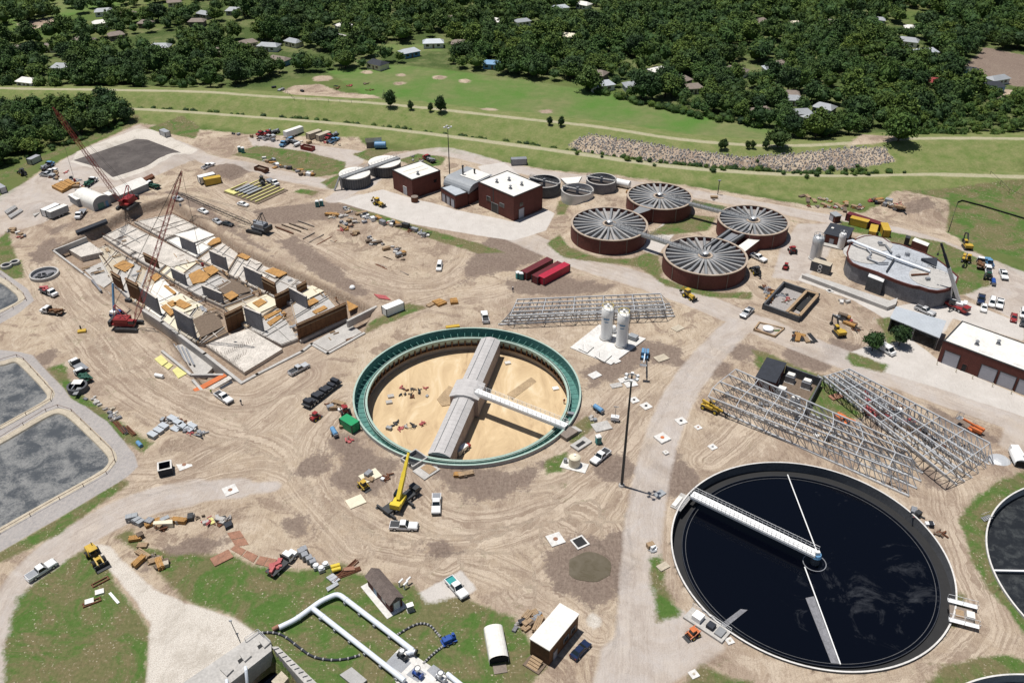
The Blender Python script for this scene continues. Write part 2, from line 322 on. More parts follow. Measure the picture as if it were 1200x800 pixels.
layer('dark', ["60,275 160,226 200,226 235,250 290,284 320,300 300,283 240,240 205,222 160,232 110,250 60,268", cpx(270, 203, 9), "325,283 345,275 430,340 432,348 415,347 370,323", "560,292 575,276 600,282 640,300 600,318 575,320 540,330 545,310",
               "380,515 410,508 440,532 470,545 440,580 400,575 385,560 400,545", "520,545 600,552 640,540 620,570 560,590 510,560", cpx(720, 548, 5), cpx(690, 664, 9), cpx(725, 640, 4), cpx(788, 560, 6), "735,400 790,403 810,430 760,425 730,440 690,455 680,440",
               "1085,470 1130,492 1165,510 1200,522 1200,532 1150,515 1100,496", "205,640 225,626 270,632 262,640 230,652 170,672 165,655", "330,612 352,603 372,622 350,628", cpx(368, 545, 4), "1010,480 1045,490 1060,504 1020,505", "985,440 1020,460 1060,490 1105,515 1085,520 1030,485",
               "1060,546 1090,550 1110,570 1090,572", "30,300 60,278 75,288 60,306 45,310", "20,243 40,238 50,250 30,258 5,262", "40,415 60,410 70,418 50,430", cpx(843, 432, 4), cpx(870, 412, 4), cpx(945, 420, 6), cpx(990, 412, 6), "1055,246 1085,242 1095,252 1060,254", "300,245 380,236 440,245 420,252 340,262 300,262",
               "590,330 640,320 720,335 700,345 600,345", "1125,82 1156,56 1200,65 1290,85 1290,110 1190,101 1150,93", "760,520 800,525 790,540 765,548", "490,640 520,632 540,646 505,654"])
layer('gravel', ["-60,275 0,230 50,202 90,178 163,146 238,176 245,184 170,210 132,222 85,240 50,262 0,276", "290,160 330,165 430,178 425,192 405,203 385,196 350,186 300,178", (RING, 7), (MAIN, 9.5), (SOUTH, 8), (LOOP, 8.5), ("190,583 250,574 280,572", 6.5), ("250,574 320,570", 3.5), (WEST, 8),
                 "108,636 128,640 150,665 180,690 215,706 275,725 304,745 262,800 170,820 176,730 160,705 130,668", "1128,330 1165,305 1230,330 1250,400 1200,380 1130,345", "690,820 705,760 742,730 775,700 850,745 848,762 740,830", "935,262 985,262 970,300 940,330 905,325 915,290", "1185,480 1290,520 1290,560 1200,545 1170,520"])
layer('asph', ["-60,430 -60,410 0,410 22,412 38,416 53,433 75,455 83,467 100,476 126,494 157,531 162,546 150,558 70,606 0,646 -60,680 -60,520", "-60,300 0,316 32,338 40,352 20,368 -60,412"])
layer('pale', ["108,636 128,640 150,665 180,690 215,706 275,725 304,745 262,830 170,830 176,730 160,705 130,668", "83,190 90,178 160,151 178,152 232,176 222,184 135,212 112,198", "687,722 695,718 704,724 706,732 697,737 688,732"])
layer('conc', ["395,236 448,222 484,233 507,238 535,246 602,260 640,245 650,250 640,270 602,282 560,276 480,262", "990,415 1045,395 1065,395 1100,422 1200,465 1290,502 1290,520 1200,488 1100,455 1000,425", "1040,370 1052,358 1092,352 1130,352 1200,380 1200,400 1117,373 1100,400 1045,376", "83,190 90,178 160,151 178,152 232,176 222,184 135,212 112,198",
               "340,728 352,722 520,800 500,810", "455,690 480,700 540,668 560,690 500,722 470,712", "560,195 590,190 610,206 575,215", "745,290 785,255 800,250 800,262 770,300", "940,320 1010,345 1070,375 1055,385 1000,352 935,328"])
layer('grass', ["5,760 18,702 60,668 104,640 128,668 152,705 176,735 172,830 0,830", "134,628 155,618 172,640 200,650 245,650 270,650 300,662 360,668 400,660 440,680 485,686 500,705 540,700 602,722 640,780 600,830 290,830 305,745 275,722 215,702 182,668 160,645",
                "55,432 75,425 80,440 96,462 122,480 150,502 180,520 168,532 130,508 88,474", "-40,670 60,612 145,560 152,566 75,622 0,660", "655,275 668,290 700,302 740,303 760,296 772,300 776,325 800,335 845,343 882,342 880,350 830,348 780,335 748,312 705,308 660,302 640,285", "760,275 800,250 840,255 830,270 790,275", "655,235 668,236 664,252 652,252",
                "885,258 925,258 940,262 915,256 840,240 800,232 810,238", "985,258 1012,265 1105,284 1155,306 1160,335 1120,348 1095,318 1070,292 1020,276 980,268", "1114,237 1124,233 1200,258 1290,290 1290,350 1200,304 1150,290 1108,272", "1060,226 1200,216 1300,216 1300,288 1200,256 1124,230 1112,236", "1124,612 1132,590 1166,568 1200,552 1300,552 1300,700 1200,745 1180,716 1160,692 1142,662",
                "272,182 300,170 360,178 405,190 402,203 370,208 330,196 290,185", "376,214 400,203 395,220 388,222", "345,225 352,221 374,224 366,230", "405,242 440,250 500,268 560,285 592,296 560,297 500,278 450,262", "413,181 440,172 462,176 432,189", "465,188 490,180 522,184 518,194 490,196", "882,410 905,415 935,430 965,440 1000,470 1012,490 960,492 930,470 890,440",
                "995,412 1042,428 1035,436 1000,429 992,420", "1028,375 1045,370 1055,400 1040,402", "-20,295 10,270 15,290 20,302 5,310", "-20,318 5,305 25,305 28,325 10,328", "1085,800 1110,778 1180,766 1250,790 1250,840 1080,840", "800,800 820,780 880,800 870,830 790,830", "1100,700 1130,695 1135,725 1105,740", "545,395 570,385 540,384 520,390",
                "765,690 780,685 800,720 770,728", "760,655 775,650 778,690 764,690", "415,395 500,360 480,355 430,378", "660,508 690,485 700,500 670,520", "640,540 665,530 662,552 640,556", "170,150 215,140 235,150 228,163 175,152", "60,178 160,138 168,142 80,176 0,212 0,205"])
layer('ltrack', [(LEV1, 3.0), (LEV2, 3.4)])
layer('wood', ["-300,110 0,108 100,110 300,105 330,95 440,78 520,80 590,90 700,95 780,125 900,155 960,172 1000,158 1040,160 1300,168 1300,-60 1180,40 1120,60 1060,20 900,-60 300,-60 200,30 0,60 -300,90"])
for n, pl in (('pit', PITP),): A[n] = sdf_poly(pl, GXj, GYj).astype(np.float32)
lag = np.maximum.reduce([sdf_poly(l, GXj, GYj) for l in (LAG0, LAG1, LAG2)]); A['bank'] = (1.2-np.abs(lag-.8)).astype(np.float32)
# wheel tracks: distance to and along the nearest run
TRK = [MAIN, SOUTH, LOOP, RING, WEST, "405,470 350,540 400,620 500,650 600,630 690,575 740,520 800,440", "270,445 340,420 430,378 520,352 610,335 660,300", "40,310 60,345 100,400 160,460 240,500 330,520 345,560 420,640", "60,300 90,340 130,380 200,450 290,480 350,440", "600,560 660,560 720,480 800,420 860,400", "470,560 500,610 580,620 660,590 700,600 740,660",
       "560,290 540,320 500,340 430,330 350,285 300,250 250,215", "880,330 900,350 960,370 1000,390 985,410", "180,570 260,550 330,540 390,600 460,640 560,650 640,690 700,740", "120,560 200,560 280,520 340,470", "1110,570 1130,640 1150,700 1160,740 1100,790 960,830", "830,540 880,500 900,470", "700,700 690,640 620,600 520,660", "60,360 120,400 140,440", "620,690 700,620 735,560"]
bd = np.full(GX.size, 14.); bs = np.zeros(GX.size); bw = np.zeros(GX.size)
for i, t in enumerate(TRK):
    d, s, g = line_sd(smooth_line(W2(t), 3), GXj, GYj, 14); k = d < bd; bd[k] = d[k]; bs[k] = s[k]+97*i; bw[k] = (d*g)[k]
A['tw'] = bw.astype(np.float32); A['ts'] = bs.astype(np.float32); A['td'] = bd.astype(np.float32)

def terrain_material():
    m = bpy.data.materials.new('terrain'); m.use_nodes = True; t = m.node_tree; L = t.links.new; b = t.nodes['Principled BSDF']
    b.inputs['Roughness'].default_value = .95; b.inputs['Specular IOR Level'].default_value = .1
    geo = nn(t, 'ShaderNodeNewGeometry'); pos = geo.outputs['Position']
    def noise(sc, det=5, rough=.6, dist=0., vec=None):
        n = nn(t, 'ShaderNodeTexNoise'); n.inputs['Scale'].default_value = sc; n.inputs['Detail'].default_value = det; n.inputs['Roughness'].default_value = rough; n.inputs['Distortion'].default_value = dist
        L(vec or pos, n.inputs['Vector']); return n.outputs[0]
    def attr(n): a = nn(t, 'ShaderNodeAttribute', attribute_name=n); return a.outputs['Fac']
    def math_(op, a, c): 
        n = nn(t, 'ShaderNodeMath', operation=op)
        for i, q in enumerate((a, c)):
            if isinstance(q, (int, float)): n.inputs[i].default_value = q
            else: L(q, n.inputs[i])
        return n.outputs[0]
    def ramp(f, lo, hi, a=0., c=1.): 
        n = nn(t, 'ShaderNodeMapRange'); n.inputs[1].default_value = lo; n.inputs[2].default_value = hi; n.inputs[3].default_value = a; n.inputs[4].default_value = c; L(f, n.inputs[0]); return n.outputs[0]
    def mix(f, a, c):
        n = nn(t, 'ShaderNodeMix', data_type='RGBA')
        if isinstance(f, float): n.inputs[0].default_value = f
        else: L(f, n.inputs[0])
        for i, q in ((6, a), (7, c)):
            if isinstance(q, tuple): n.inputs[i].default_value = q+(1,)
            else: L(q, n.inputs[i])
        return n.outputs[2]
    def cr(f, stops):
        n = nn(t, 'ShaderNodeValToRGB'); e = n.color_ramp.elements
        while len(e) < len(stops): e.new(.5)
        for el, (p, c) in zip(e, stops): el.position = p; el.color = c+(1,)
        L(f, n.inputs[0]); return n.outputs[0]
    nA, nB, nC, nD = noise(.035, 6), noise(.22, 6, .65), noise(1.3, 5, .7), noise(5, 3, .7)
    nE = noise(.011, 4); nF = noise(.085, 8, .72, 1.4)
    # stretched noise that runs along the wheel tracks
    cx = nn(t, 'ShaderNodeCombineXYZ'); L(math_('ADD', math_('MULTIPLY', attr('tw'), 1.7), math_('MULTIPLY', nA, 9.)), cx.inputs[0]); L(math_('MULTIPLY', attr('ts'), .05), cx.inputs[1]); L(math_('MULTIPLY', nB, .8), cx.inputs[2])
    tr = noise(1., 4, .6, .35, cx.outputs[0]); trf = math_('MULTIPLY', ramp(attr('td'), 9, 2), ramp(nB, .36, .54, .4, 1.))
    # short scraped streaks for the rest of the dirt
    sw = noise(.06, 3, .5, 1.2); cy = nn(t, 'ShaderNodeVectorMath', operation='MULTIPLY'); cy.inputs[1].default_value = (.9, .22, 1); L(pos, cy.inputs[0]); st = noise(1.1, 5, .65, 2.2, cy.outputs[0])
    def mask(name, amp=1.6, soft=.5, sc=None):
        w = math_('ADD', attr(name), math_('MULTIPLY', math_('SUBTRACT', math_('ADD', math_('MULTIPLY', nB, .62), math_('MULTIPLY', nC, .38)), .5), amp*2.6)); return ramp(w, -soft, soft)
    grass = cr(math_('ADD', math_('MULTIPLY', nB, .5), math_('MULTIPLY', nC, .5)), [(.28, (.045, .078, .020)), (.5, (.085, .130, .034)), (.72, (.150, .165, .062))])
    grass = mix(ramp(nA, .42, .66), grass, mix(ramp(nC, .35, .65), (.15, .145, .062), (.11, .13, .045)))
    dry = mix(ramp(nB, .32, .68), mix(ramp(nC, .3, .7), (.14, .18, .055), (.095, .145, .036)), mix(ramp(nC, .3, .7), (.25, .235, .11), (.16, .18, .07)))
    field = mix(ramp(nA, .35, .62), mix(ramp(nC, .3, .7), (.07, .155, .026), (.10, .185, .045)), mix(ramp(nB, .3, .7), (.12, .155, .055), (.185, .19, .085)))
    d0 = mix(ramp(nB, .32, .66), (.36, .28, .20), (.50, .415, .315)); d0 = mix(ramp(nA, .44, .60, 0, .8), d0, (.285, .215, .165)); d0 = mix(math_('MULTIPLY', ramp(nF, .52, .57), ramp(nC, .3, .6, .5, 1.)), d0, (.225, .165, .125)); d0 = mix(ramp(nF, .44, .38, 0, .7), d0, (.50, .42, .33))
    d0 = mix(ramp(st, .52, .72, 0, .62), d0, (.20, .145, .108)); d0 = mix(ramp(st, .46, .26, 0, .5), d0, (.53, .45, .36))
    d1 = mix(ramp(tr, .42, .58, 0, .9), (.50, .415, .325), (.235, .172, .128)); d1 = mix(ramp(tr, .62, .72, 0, .3), d1, (.50, .43, .35))
    dirt = mix(math_('MULTIPLY', trf, ramp(nA, .3, .5, .35, .9)), d0, d1)
    dirt = mix(ramp(nD, .52, .70, 0, .6), dirt, (.20, .148, .112)); dirt = mix(ramp(nD, .44, .28, 0, .5), dirt, (.56, .48, .39)); dirt = mix(ramp(nC, .56, .72, 0, .65), dirt, (.235, .172, .125))
    weed = math_('MULTIPLY', ramp(nB, .57, .66), math_('MULTIPLY', ramp(nC, .45, .6), ramp(nE, .4, .6))); dirt = mix(math_('MULTIPLY', weed, .7), dirt, (.13, .14, .06))
    dark = mix(ramp(nC, .35, .65), (.118, .086, .070), (.22, .168, .138)); dark = mix(ramp(st, .5, .7, 0, .5), dark, (.30, .24, .195))
    grav = mix(ramp(nB, .32, .68), (.40, .355, .325), (.475, .43, .395)); grav = mix(ramp(nD, .52, .72, 0, .5), grav, (.30, .26, .23)); grav = mix(math_('MULTIPLY', ramp(tr, .45, .7), .35), grav, (.36, .305, .26)); grav = mix(ramp(nA, .5, .66, 0, .5), grav, (.44, .36, .275))
    conc = mix(ramp(nB, .3, .7), (.46, .425, .39), (.54, .505, .47)); conc = mix(ramp(nC, .55, .75, 0, .35), conc, (.36, .325, .295))
    col = grass
    col = mix(mask('wood', 6, 3), col, mix(ramp(nC, .4, .62), (.04, .066, .02), (.085, .115, .036)))
    lawn = math_('MULTIPLY', ramp(nA, .44, .54), mask('wood', 2, 1)); col = mix(math_('MULTIPLY', lawn, .8), col, mix(ramp(nB, .4, .65), (.10, .135, .045), (.19, .185, .09)))
    col = mix(mask('field', 3, 1.2), col, field); col = mix(mask('dry', 4, 2.5), col, dry)
    col = mix(math_('MULTIPLY', mask('ltrack', .8, .5), .85), col, mix(ramp(nC, .35, .65), (.42, .385, .28), (.33, .30, .19)))
    col = mix(mask('dirt', 2.6, .7), col, dirt); col = mix(math_('MULTIPLY', mask('dark', 6., .6), .88), col, dark)
    col = mix(math_('MULTIPLY', mask('gravel', .9, .45), ramp(nF, .40, .60, 1., .62)), col, grav); col = mix(mask('conc', .5, .25), col, conc)
    g2 = mix(math_('ADD', math_('MULTIPLY', ramp(nF, .42, .54), .8), math_('MULTIPLY', ramp(nB, .46, .62), .45)), mix(ramp(nC, .3, .7), (.055, .112, .022), (.085, .148, .036)), mix(ramp(nC, .3, .7), (.105, .105, .045), (.19, .155, .085)))
    nG = noise(2.1, 2, .5); g2 = mix(math_('MULTIPLY', ramp(nG, .63, .68, 0, .9), ramp(nB, .44, .58)), g2, (.42, .37, .28)); col = mix(mask('grass', 2.2, .5), col, g2)
    col = mix(mask('asph', .35, .2), col, mix(ramp(nC, .35, .7), mix(ramp(nB, .35, .65), (.33, .31, .30), (.265, .25, .245)), (.40, .365, .34)))
    crush = mix(ramp(nD, .42, .62), (.60, .56, .50), (.42, .37, .32)); crush = mix(ramp(nF, .5, .62, 0, .6), crush, (.36, .32, .27)); col = mix(mask('pale', .9, .3), col, crush)
    col = mix(mask('bank', .3, .3), col, mix(ramp(nC, .4, .6), (.30, .26, .22), (.22, .18, .15)))
    pitc = mix(ramp(nC, .3, .7), (.20, .135, .095), (.36, .29, .225)); col = mix(mask('pit', 1.2, .6), col, pitc)
    L(col, b.inputs['Base Color'])
    h = math_('ADD', math_('MULTIPLY', nC, .5), math_('MULTIPLY', nD, .25)); h = math_('ADD', h, math_('MULTIPLY', math_('MULTIPLY', tr, trf), .5)); h = math_('ADD', h, math_('ADD', math_('MULTIPLY', st, .6), math_('MULTIPLY', nF, 1.5)))
    bp = nn(t, 'ShaderNodeBump'); bp.inputs['Strength'].default_value = .85; bp.inputs['Distance'].default_value = .35; L(h, bp.inputs['Height']); L(bp.outputs[0], b.inputs['Normal'])
    return m
TER = terrain_material()
# faces of the grid, shared out among the ground and its named surfaces
ii = (np.arange(ny-1)[:, None]*nx+np.arange(nx-1)[None, :]).ravel()
FC = np.stack([ii, ii+1, ii+nx+1, ii+nx], 1); fx = GXj[FC].mean(1); fy = GYj[FC].mean(1)
own = np.zeros(len(FC), int)
own[A['gravel'][FC].mean(1) > 0] = 2; own[A['conc'][FC].mean(1) > 0] = 3
for i, (ln, w) in enumerate(((MAIN, 9.5), (SOUTH, 8), (LOOP, 8.5), (RING, 7), (WEST, 8))):
    v = w/2-line_sd(smooth_line(W2(ln)), fx, fy, 12)[0]; own[v > 0] = 10+i
own[A['asph'][FC].mean(1) > 0] = 5; own[sdf_poly(W2("108,636 128,640 150,665 180,690 215,706 275,725 304,745 262,800 170,820 176,730 160,705 130,668"), fx, fy) > 0] = 4
own[1.7-line_sd(LEV1, fx, fy, 9)[0] > 0] = 20; own[1.8-line_sd(LEV2, fx, fy, 9)[0] > 0] = 21
for c in (C1, C2, C3, C4): own[np.hypot(fx-c[0], fy-c[1]) < c[2]-.2] = -1
def sub_terrain(name, sel):
    f = FC[sel]; u, inv = np.unique(f, return_inverse=True); inv = inv.reshape(f.shape)
    me = bpy.data.meshes.new(name); me.vertices.add(len(u)); me.vertices.foreach_set('co', np.stack([GXj[u], GYj[u], GZ[u]], 1).astype(np.float32).ravel())
    me.loops.add(f.size); me.loops.foreach_set('vertex_index', inv.astype(np.int32).ravel()); me.polygons.add(len(f))
    me.polygons.foreach_set('loop_start', (np.arange(len(f))*4).astype(np.int32)); me.polygons.foreach_set('use_smooth', np.ones(len(f), bool))
    for k, v in A.items(): me.attributes.new(k, 'FLOAT', 'POINT').data.foreach_set('value', v[u])
    me.materials.append(TER); me.update(calc_edges=True); me.validate()
    o = bpy.data.objects.new(name, me); COL.objects.link(o); o['kind'] = 'structure'; return o
for name, ids in (('ground', (0,)), ('gravel_yard', (2,)), ('concrete_pavement', (3,)), ('gravel_path', (4,)), ('asphalt_path', (5,)), ('road', (10,)), ('road', (11,)), ('road', (12,)), ('road', (13,)), ('road', (14,)), ('levee_track', (20,)), ('levee_track', (21,))):
    sub_terrain(name, np.isin(own, ids))
# liquids of the lagoons
def liquid(name, base, foam, sc, rough, thr, streak=(1, 1, 1), kbump=.15):
    m = bpy.data.materials.new(name); m.use_nodes = True; t = m.node_tree; L = t.links.new; b = t.nodes['Principled BSDF']
    geo = nn(t, 'ShaderNodeNewGeometry'); vm = nn(t, 'ShaderNodeVectorMath', operation='MULTIPLY'); vm.inputs[1].default_value = streak; L(geo.outputs['Position'], vm.inputs[0])
    n1 = nn(t, 'ShaderNodeTexNoise'); n1.inputs['Scale'].default_value = sc; n1.inputs['Detail'].default_value = 9; n1.inputs['Roughness'].default_value = .72; n1.inputs['Distortion'].default_value = 1.8; L(vm.outputs[0], n1.inputs['Vector'])
    n2 = nn(t, 'ShaderNodeTexNoise'); n2.inputs['Scale'].default_value = sc*.22; n2.inputs['Detail'].default_value = 5; n2.inputs['Distortion'].default_value = .8; L(vm.outputs[0], n2.inputs['Vector'])
    ad = nn(t, 'ShaderNodeMath', operation='ADD'); L(n1.outputs[0], ad.inputs[0]); L(n2.outputs[0], ad.inputs[1])
    mr = nn(t, 'ShaderNodeMapRange'); mr.inputs[1].default_value = thr[0]; mr.inputs[2].default_value = thr[1]; L(ad.outputs[0], mr.inputs[0])
    mx = nn(t, 'ShaderNodeMix', data_type='RGBA'); mx.inputs[6].default_value = base+(1,); mx.inputs[7].default_value = foam+(1,); L(mr.outputs[0], mx.inputs[0]); L(mx.outputs[2], b.inputs['Base Color'])
    mo = nn(t, 'ShaderNodeMapRange'); mo.inputs[3].default_value = rough; mo.inputs[4].default_value = .7; L(mr.outputs[0], mo.inputs[0]); L(mo.outputs[0], b.inputs['Roughness'])
    bp = nn(t, 'ShaderNodeBump'); bp.inputs['Strength'].default_value = kbump; bp.inputs['Distance'].default_value = .1; L(n1.outputs[0], bp.inputs['Height']); L(bp.outputs[0], b.inputs['Normal'])
    b.inputs['Specular IOR Level'].default_value = .3
    if name == 'scum_water':
        w3 = nn(t, 'ShaderNodeTexNoise'); w3.inputs['Scale'].default_value = 1.5; w3.inputs['Detail'].default_value = 4; w3.inputs['Distortion'].default_value = 2.5; L(vm.outputs[0], w3.inputs['Vector'])
        ab = nn(t, 'ShaderNodeMath', operation='SUBTRACT'); ab.inputs[1].default_value = .5; L(w3.outputs[0], ab.inputs[0]); aa = nn(t, 'ShaderNodeMath', operation='ABSOLUTE'); L(ab.outputs[0], aa.inputs[0]); ln = nn(t, 'ShaderNodeMapRange'); ln.inputs[1].default_value = .0; ln.inputs[2].default_value = .035; ln.inputs[3].default_value = .55; ln.inputs[4].default_value = 0; L(aa.outputs[0], ln.inputs[0])
        pm = nn(t, 'ShaderNodeMath', operation='MULTIPLY'); L(ln.outputs[0], pm.inputs[0]); pr = nn(t, 'ShaderNodeMapRange'); pr.inputs[1].default_value = .4; pr.inputs[2].default_value = .55; L(n2.outputs[0], pr.inputs[0]); L(pr.outputs[0], pm.inputs[1])
        m2 = nn(t, 'ShaderNodeMix', data_type='RGBA'); m2.inputs[7].default_value = (.30, .30, .29, 1); L(pm.outputs[0], m2.inputs[0]); L(mx.outputs[2], m2.inputs[6]); L(m2.outputs[2], b.inputs['Base Color'])
    MATS[name] = m; return m
liquid('scum_water', (.060, .066, .073), (.185, .185, .182), .9, .35, (.90, 1.20)); liquid('sludge', (.062, .052, .048), (.105, .09, .082), .5, .75, (.85, 1.2)); liquid('puddle', (.095, .08, .052), (.12, .10, .07), .3, .12, (.8, 1.3), kbump=.0)
liquid('tank_water', (.001, .0015, .0038), (.075, .08, .09), .085, .10, (1.12, 1.50), (1, 1, 1), .02); liquid('pebbled_water', (.012, .014, .017), (.045, .05, .052), 2.2, .45, (.95, 1.25), (1, 1, 1), .3); liquid('blue_water', (.10, .13, .17), (.2, .22, .25), .2, .15, (.9, 1.3))
def sheet(name, pl, z, m, grow=0.):
    o = MB().add([(p[0], p[1], z) for p in pl], [tuple(range(len(pl)))]).build(name, m); o['kind'] = 'structure'; return o
def grow(pl, g):
    c = pl.mean(0); d = pl-c; return c+d*(1+g/np.maximum(np.hypot(d[:, 0], d[:, 1])[:, None], 1e-6))
def offset(pl, g):
    n = len(pl); e = np.roll(pl, -1, 0)-pl; e /= np.maximum(np.hypot(e[:, 0], e[:, 1])[:, None], 1e-9); ar = np.sum(pl[:, 0]*np.roll(pl[:, 1], -1)-np.roll(pl[:, 0], -1)*pl[:, 1]); nr = np.stack([e[:, 1], -e[:, 0]], 1)*(1 if ar > 0 else -1)
    m = nr+np.roll(nr, 1, 0); m /= np.maximum((m*nr).sum(1)[:, None], .35); return pl+m*g
def rounded(pl, it=3):
    for _ in range(it):
        a, b = pl, np.roll(pl, -1, 0); pl = np.stack([.8*a+.2*b, .2*a+.8*b], 1).reshape(-1, 2)
    return pl
for L_, lab in ((LAG0, 'tan stone curb around the upper left lagoon'), (LAG1, 'tan stone curb around the middle left lagoon'), (LAG2, 'tan stone curb around the lower left lagoon')):
    r_ = rounded(L_); sheet('lagoon_water', offset(r_, .3), -.45, 'scum_water'); a_, b_, c_, d_ = offset(r_, 1.3), offset(r_, .2), offset(r_, -.5), offset(r_, -.8); n_ = len(r_); q_ = MB()
    q_.add([(x, y, .02) for x, y in a_]+[(x, y, .16) for x, y in b_]+[(x, y, -.1) for x, y in c_]+[(x, y, -.8) for x, y in d_], [(k*n_+i, k*n_+(i+1) % n_, (k+1)*n_+(i+1) % n_, (k+1)*n_+i) for k in range(3) for i in range(n_)])
    tag(q_.build('lagoon_curb', 'tan_block'), lab, 'curb')
sheet('sludge_bed', grow(SLUDGE, .8), -.7, 'sludge')
def blob(px, py, rx, ry, n=22, k=.25):
    c = P(px, py); return np.array([(c.x+rx*(1+k*(rnd.random()-.5))*math.cos(2*pi*i/n), c.y+ry*(1+k*(rnd.random()-.5))*math.sin(2*pi*i/n)) for i in range(n)])
for px, py, rx, ry in ((691, 664, 4.6, 4.2), (726, 622, 1.6, 1.5), (760, 418, 4, 3), (715, 445, 4, 3)): 
    if rx > 4.1: sheet('puddle', smooth_line(np.vstack([blob(px, py, rx, ry, 14, .3)]*1), 2), -.02, 'puddle')
# ------------------------------------------------------------------ big round tanks
def lattice(p, q, w0, w1=None, seg=14, bw=.16, m=0, mb=None):
    """four chords with zigzag lacing between two points"""
    mb = mb or MB(); p, q = Vector(p), Vector(q); d = (q-p).normalized(); u = d.cross(Vector((0, 0, 1)))
    u = Vector((1, 0, 0)) if u.length < 1e-3 else u.normalized(); v = u.cross(d); w1 = w1 or w0
    def c(i, k):
        t = i/seg; w = (w0+(w1-w0)*t)/2
        if t > .93: w *= max(.25, (1-t)/.07)
        if t < .07: w *= max(.35, t/.07)
        return p+(q-p)*t+u*w*(1 if k in (0, 3) else -1)+v*w*(1 if k < 2 else -1)
    for k in range(4):
        for i in range(seg): mb.bar(c(i, k), c(i+1, k), bw, m=m)
        for i in range(seg): mb.bar(c(i, k if i % 2 else (k+1) % 4), c(i+1, (k+1) % 4 if i % 2 else k), bw*.6, m=m)
    return mb
def bridge(name_parts, root, p, q, w, deck, rail, mats, zr=1.1, n=14, under=.8):
    """walkway: deck, underframe, two railings"""
    p, q = Vector(p), Vector(q); d = (q-p); L = d.length; rz = math.atan2(d.y, d.x)
    MB().box(0, L, -w/2, w/2, -.12, 0).build('deck', mats[0], root, p, rz)
    f = MB(); 
    for s in (-1, 1): f.box(0, L, s*w/2-.08, s*w/2+.08, -under, -.125)
    for i in range(n): f.bar((L*i/n, -w/2, -under*.9), (L*(i+1)/n, w/2, -under*.9), .1)
    f.build('underframe', mats[1], root, p, rz)
    for s in (-1, 1):
        r = MB()
        for z in (zr*.5, zr): r.bar((0, s*w/2, z), (L, s*w/2, z), .07)
        for i in range(n+1): r.bar((L*i/n, s*w/2, 0), (L*i/n, s*w/2, zr), .07)
        r.build('railing', mats[2], root, p, rz)
cx, cy, R = C1
tank = thing('clarifier', 'large round clarifier under construction with teal painted channel and sandy floor', 'settling tank', (cx, cy, 0))
MB().ring(R-.4, R, -6.2, 1.0, 128, 0).build('outer_wall', 'concrete', tank, smooth=True)
MB().lathe([(R-.41, 1.02), (R-.43, -1.9)], 128).build('channel_lining', 'teal_wall', tank, smooth=True)
MB().ring(R-.42, R+.03, 1.0, 1.08, 128).build('rim_coping', 'mint', tank, smooth=True)
MB().ring(R-2.9, R-.42, -2.1, -1.9, 128).build('channel_floor', 'teal_wall', tank, smooth=True)
MB().ring(R-2.95, R-2.72, -2.0, -.35, 128).build('inner_channel_wall', 'mint', tank, smooth=True)
MB().ring(R-3.45, R-2.6, -.5, -.35, 128).build('weir_plate', 'mint', tank, smooth=True)
MB().ring(R-3.5, R-3.35, -.95, -.3, 128).build('weir_lip', 'mint', tank, smooth=True)
MB().ring(R-2.6, R-2.4, -6.2, -2.15, 128).build('lower_wall', 'tan_wall', tank, smooth=True)
spots = [((0, 0, 0), 2*pi*i/88) for i in range(88)]
copies(MB().bar((R-2.95, 0, -.75), (R-.42, 0, -.4), .11).build('brace', 'teal_wall', tank), spots)
copies(MB().bar((R-3.1, 0, -.9), (R-3.1, 0, -2.9), .35).build('bracket', 'form_brown', tank), spots)
MB().ring(R-3.25, R-2.6, -3.1, -2.85, 128).build('ledge', 'form_brown', tank, smooth=True)
fl = bpy.data.materials.new('tank_floor'); MATS['tank_floor'] = fl; fl.use_nodes = True; t_ = fl.node_tree; b_ = t_.nodes['Principled BSDF']; b_.inputs['Roughness'].default_value = .9
tc_ = nn(t_, 'ShaderNodeTexCoord'); n1_ = nn(t_, 'ShaderNodeTexNoise'); n1_.inputs['Scale'].default_value = .10; n1_.inputs['Detail'].default_value = 7; n1_.inputs['Roughness'].default_value = .68; n1_.inputs['Distortion'].default_value = 1.5
w1_ = nn(t_, 'ShaderNodeVectorMath', operation='MULTIPLY'); w1_.inputs[1].default_value = (1.3, .5, 1); t_.links.new(tc_.outputs['Object'], w1_.inputs[0]); t_.links.new(w1_.outputs[0], n1_.inputs['Vector'])
r_ = nn(t_, 'ShaderNodeValToRGB'); e_ = r_.color_ramp.elements; e_.new(.5); e_.new(.6)
for el, (p_, c_) in zip(e_, [(.3, (.30, .20, .115)), (.42, (.46, .335, .195)), (.55, (.54, .405, .24)), (.70, (.63, .52, .36))]): el.position = p_; el.color = c_+(1,)
t_.links.new(n1_.outputs[0], r_.inputs[0]); t_.links.new(r_.outputs[0], b_.inputs['Base Color'])
MB().lathe([(R-2.5, -4.9), (R*.5, -5.1), (.01, -5.3)], 96).build('floor', 'tank_floor', tank, smooth=True)
def C1p(px, py, z=-5.0): p = P(px, py, z); return (p.x-cx, p.y-cy, z)
for s_, nm in (("594,462 640,430 648,434 600,468", 'damp_strip'), ("512,468 526,452 538,458 530,474 518,476", 'worn_patch')):
    pl_ = [C1p(a, b, -5.12) for a, b in px_list(s_)]; MB().prism([(p[0], p[1]) for p in pl_], -5.2, -4.985).build(nm, 'worn_floor', tank)
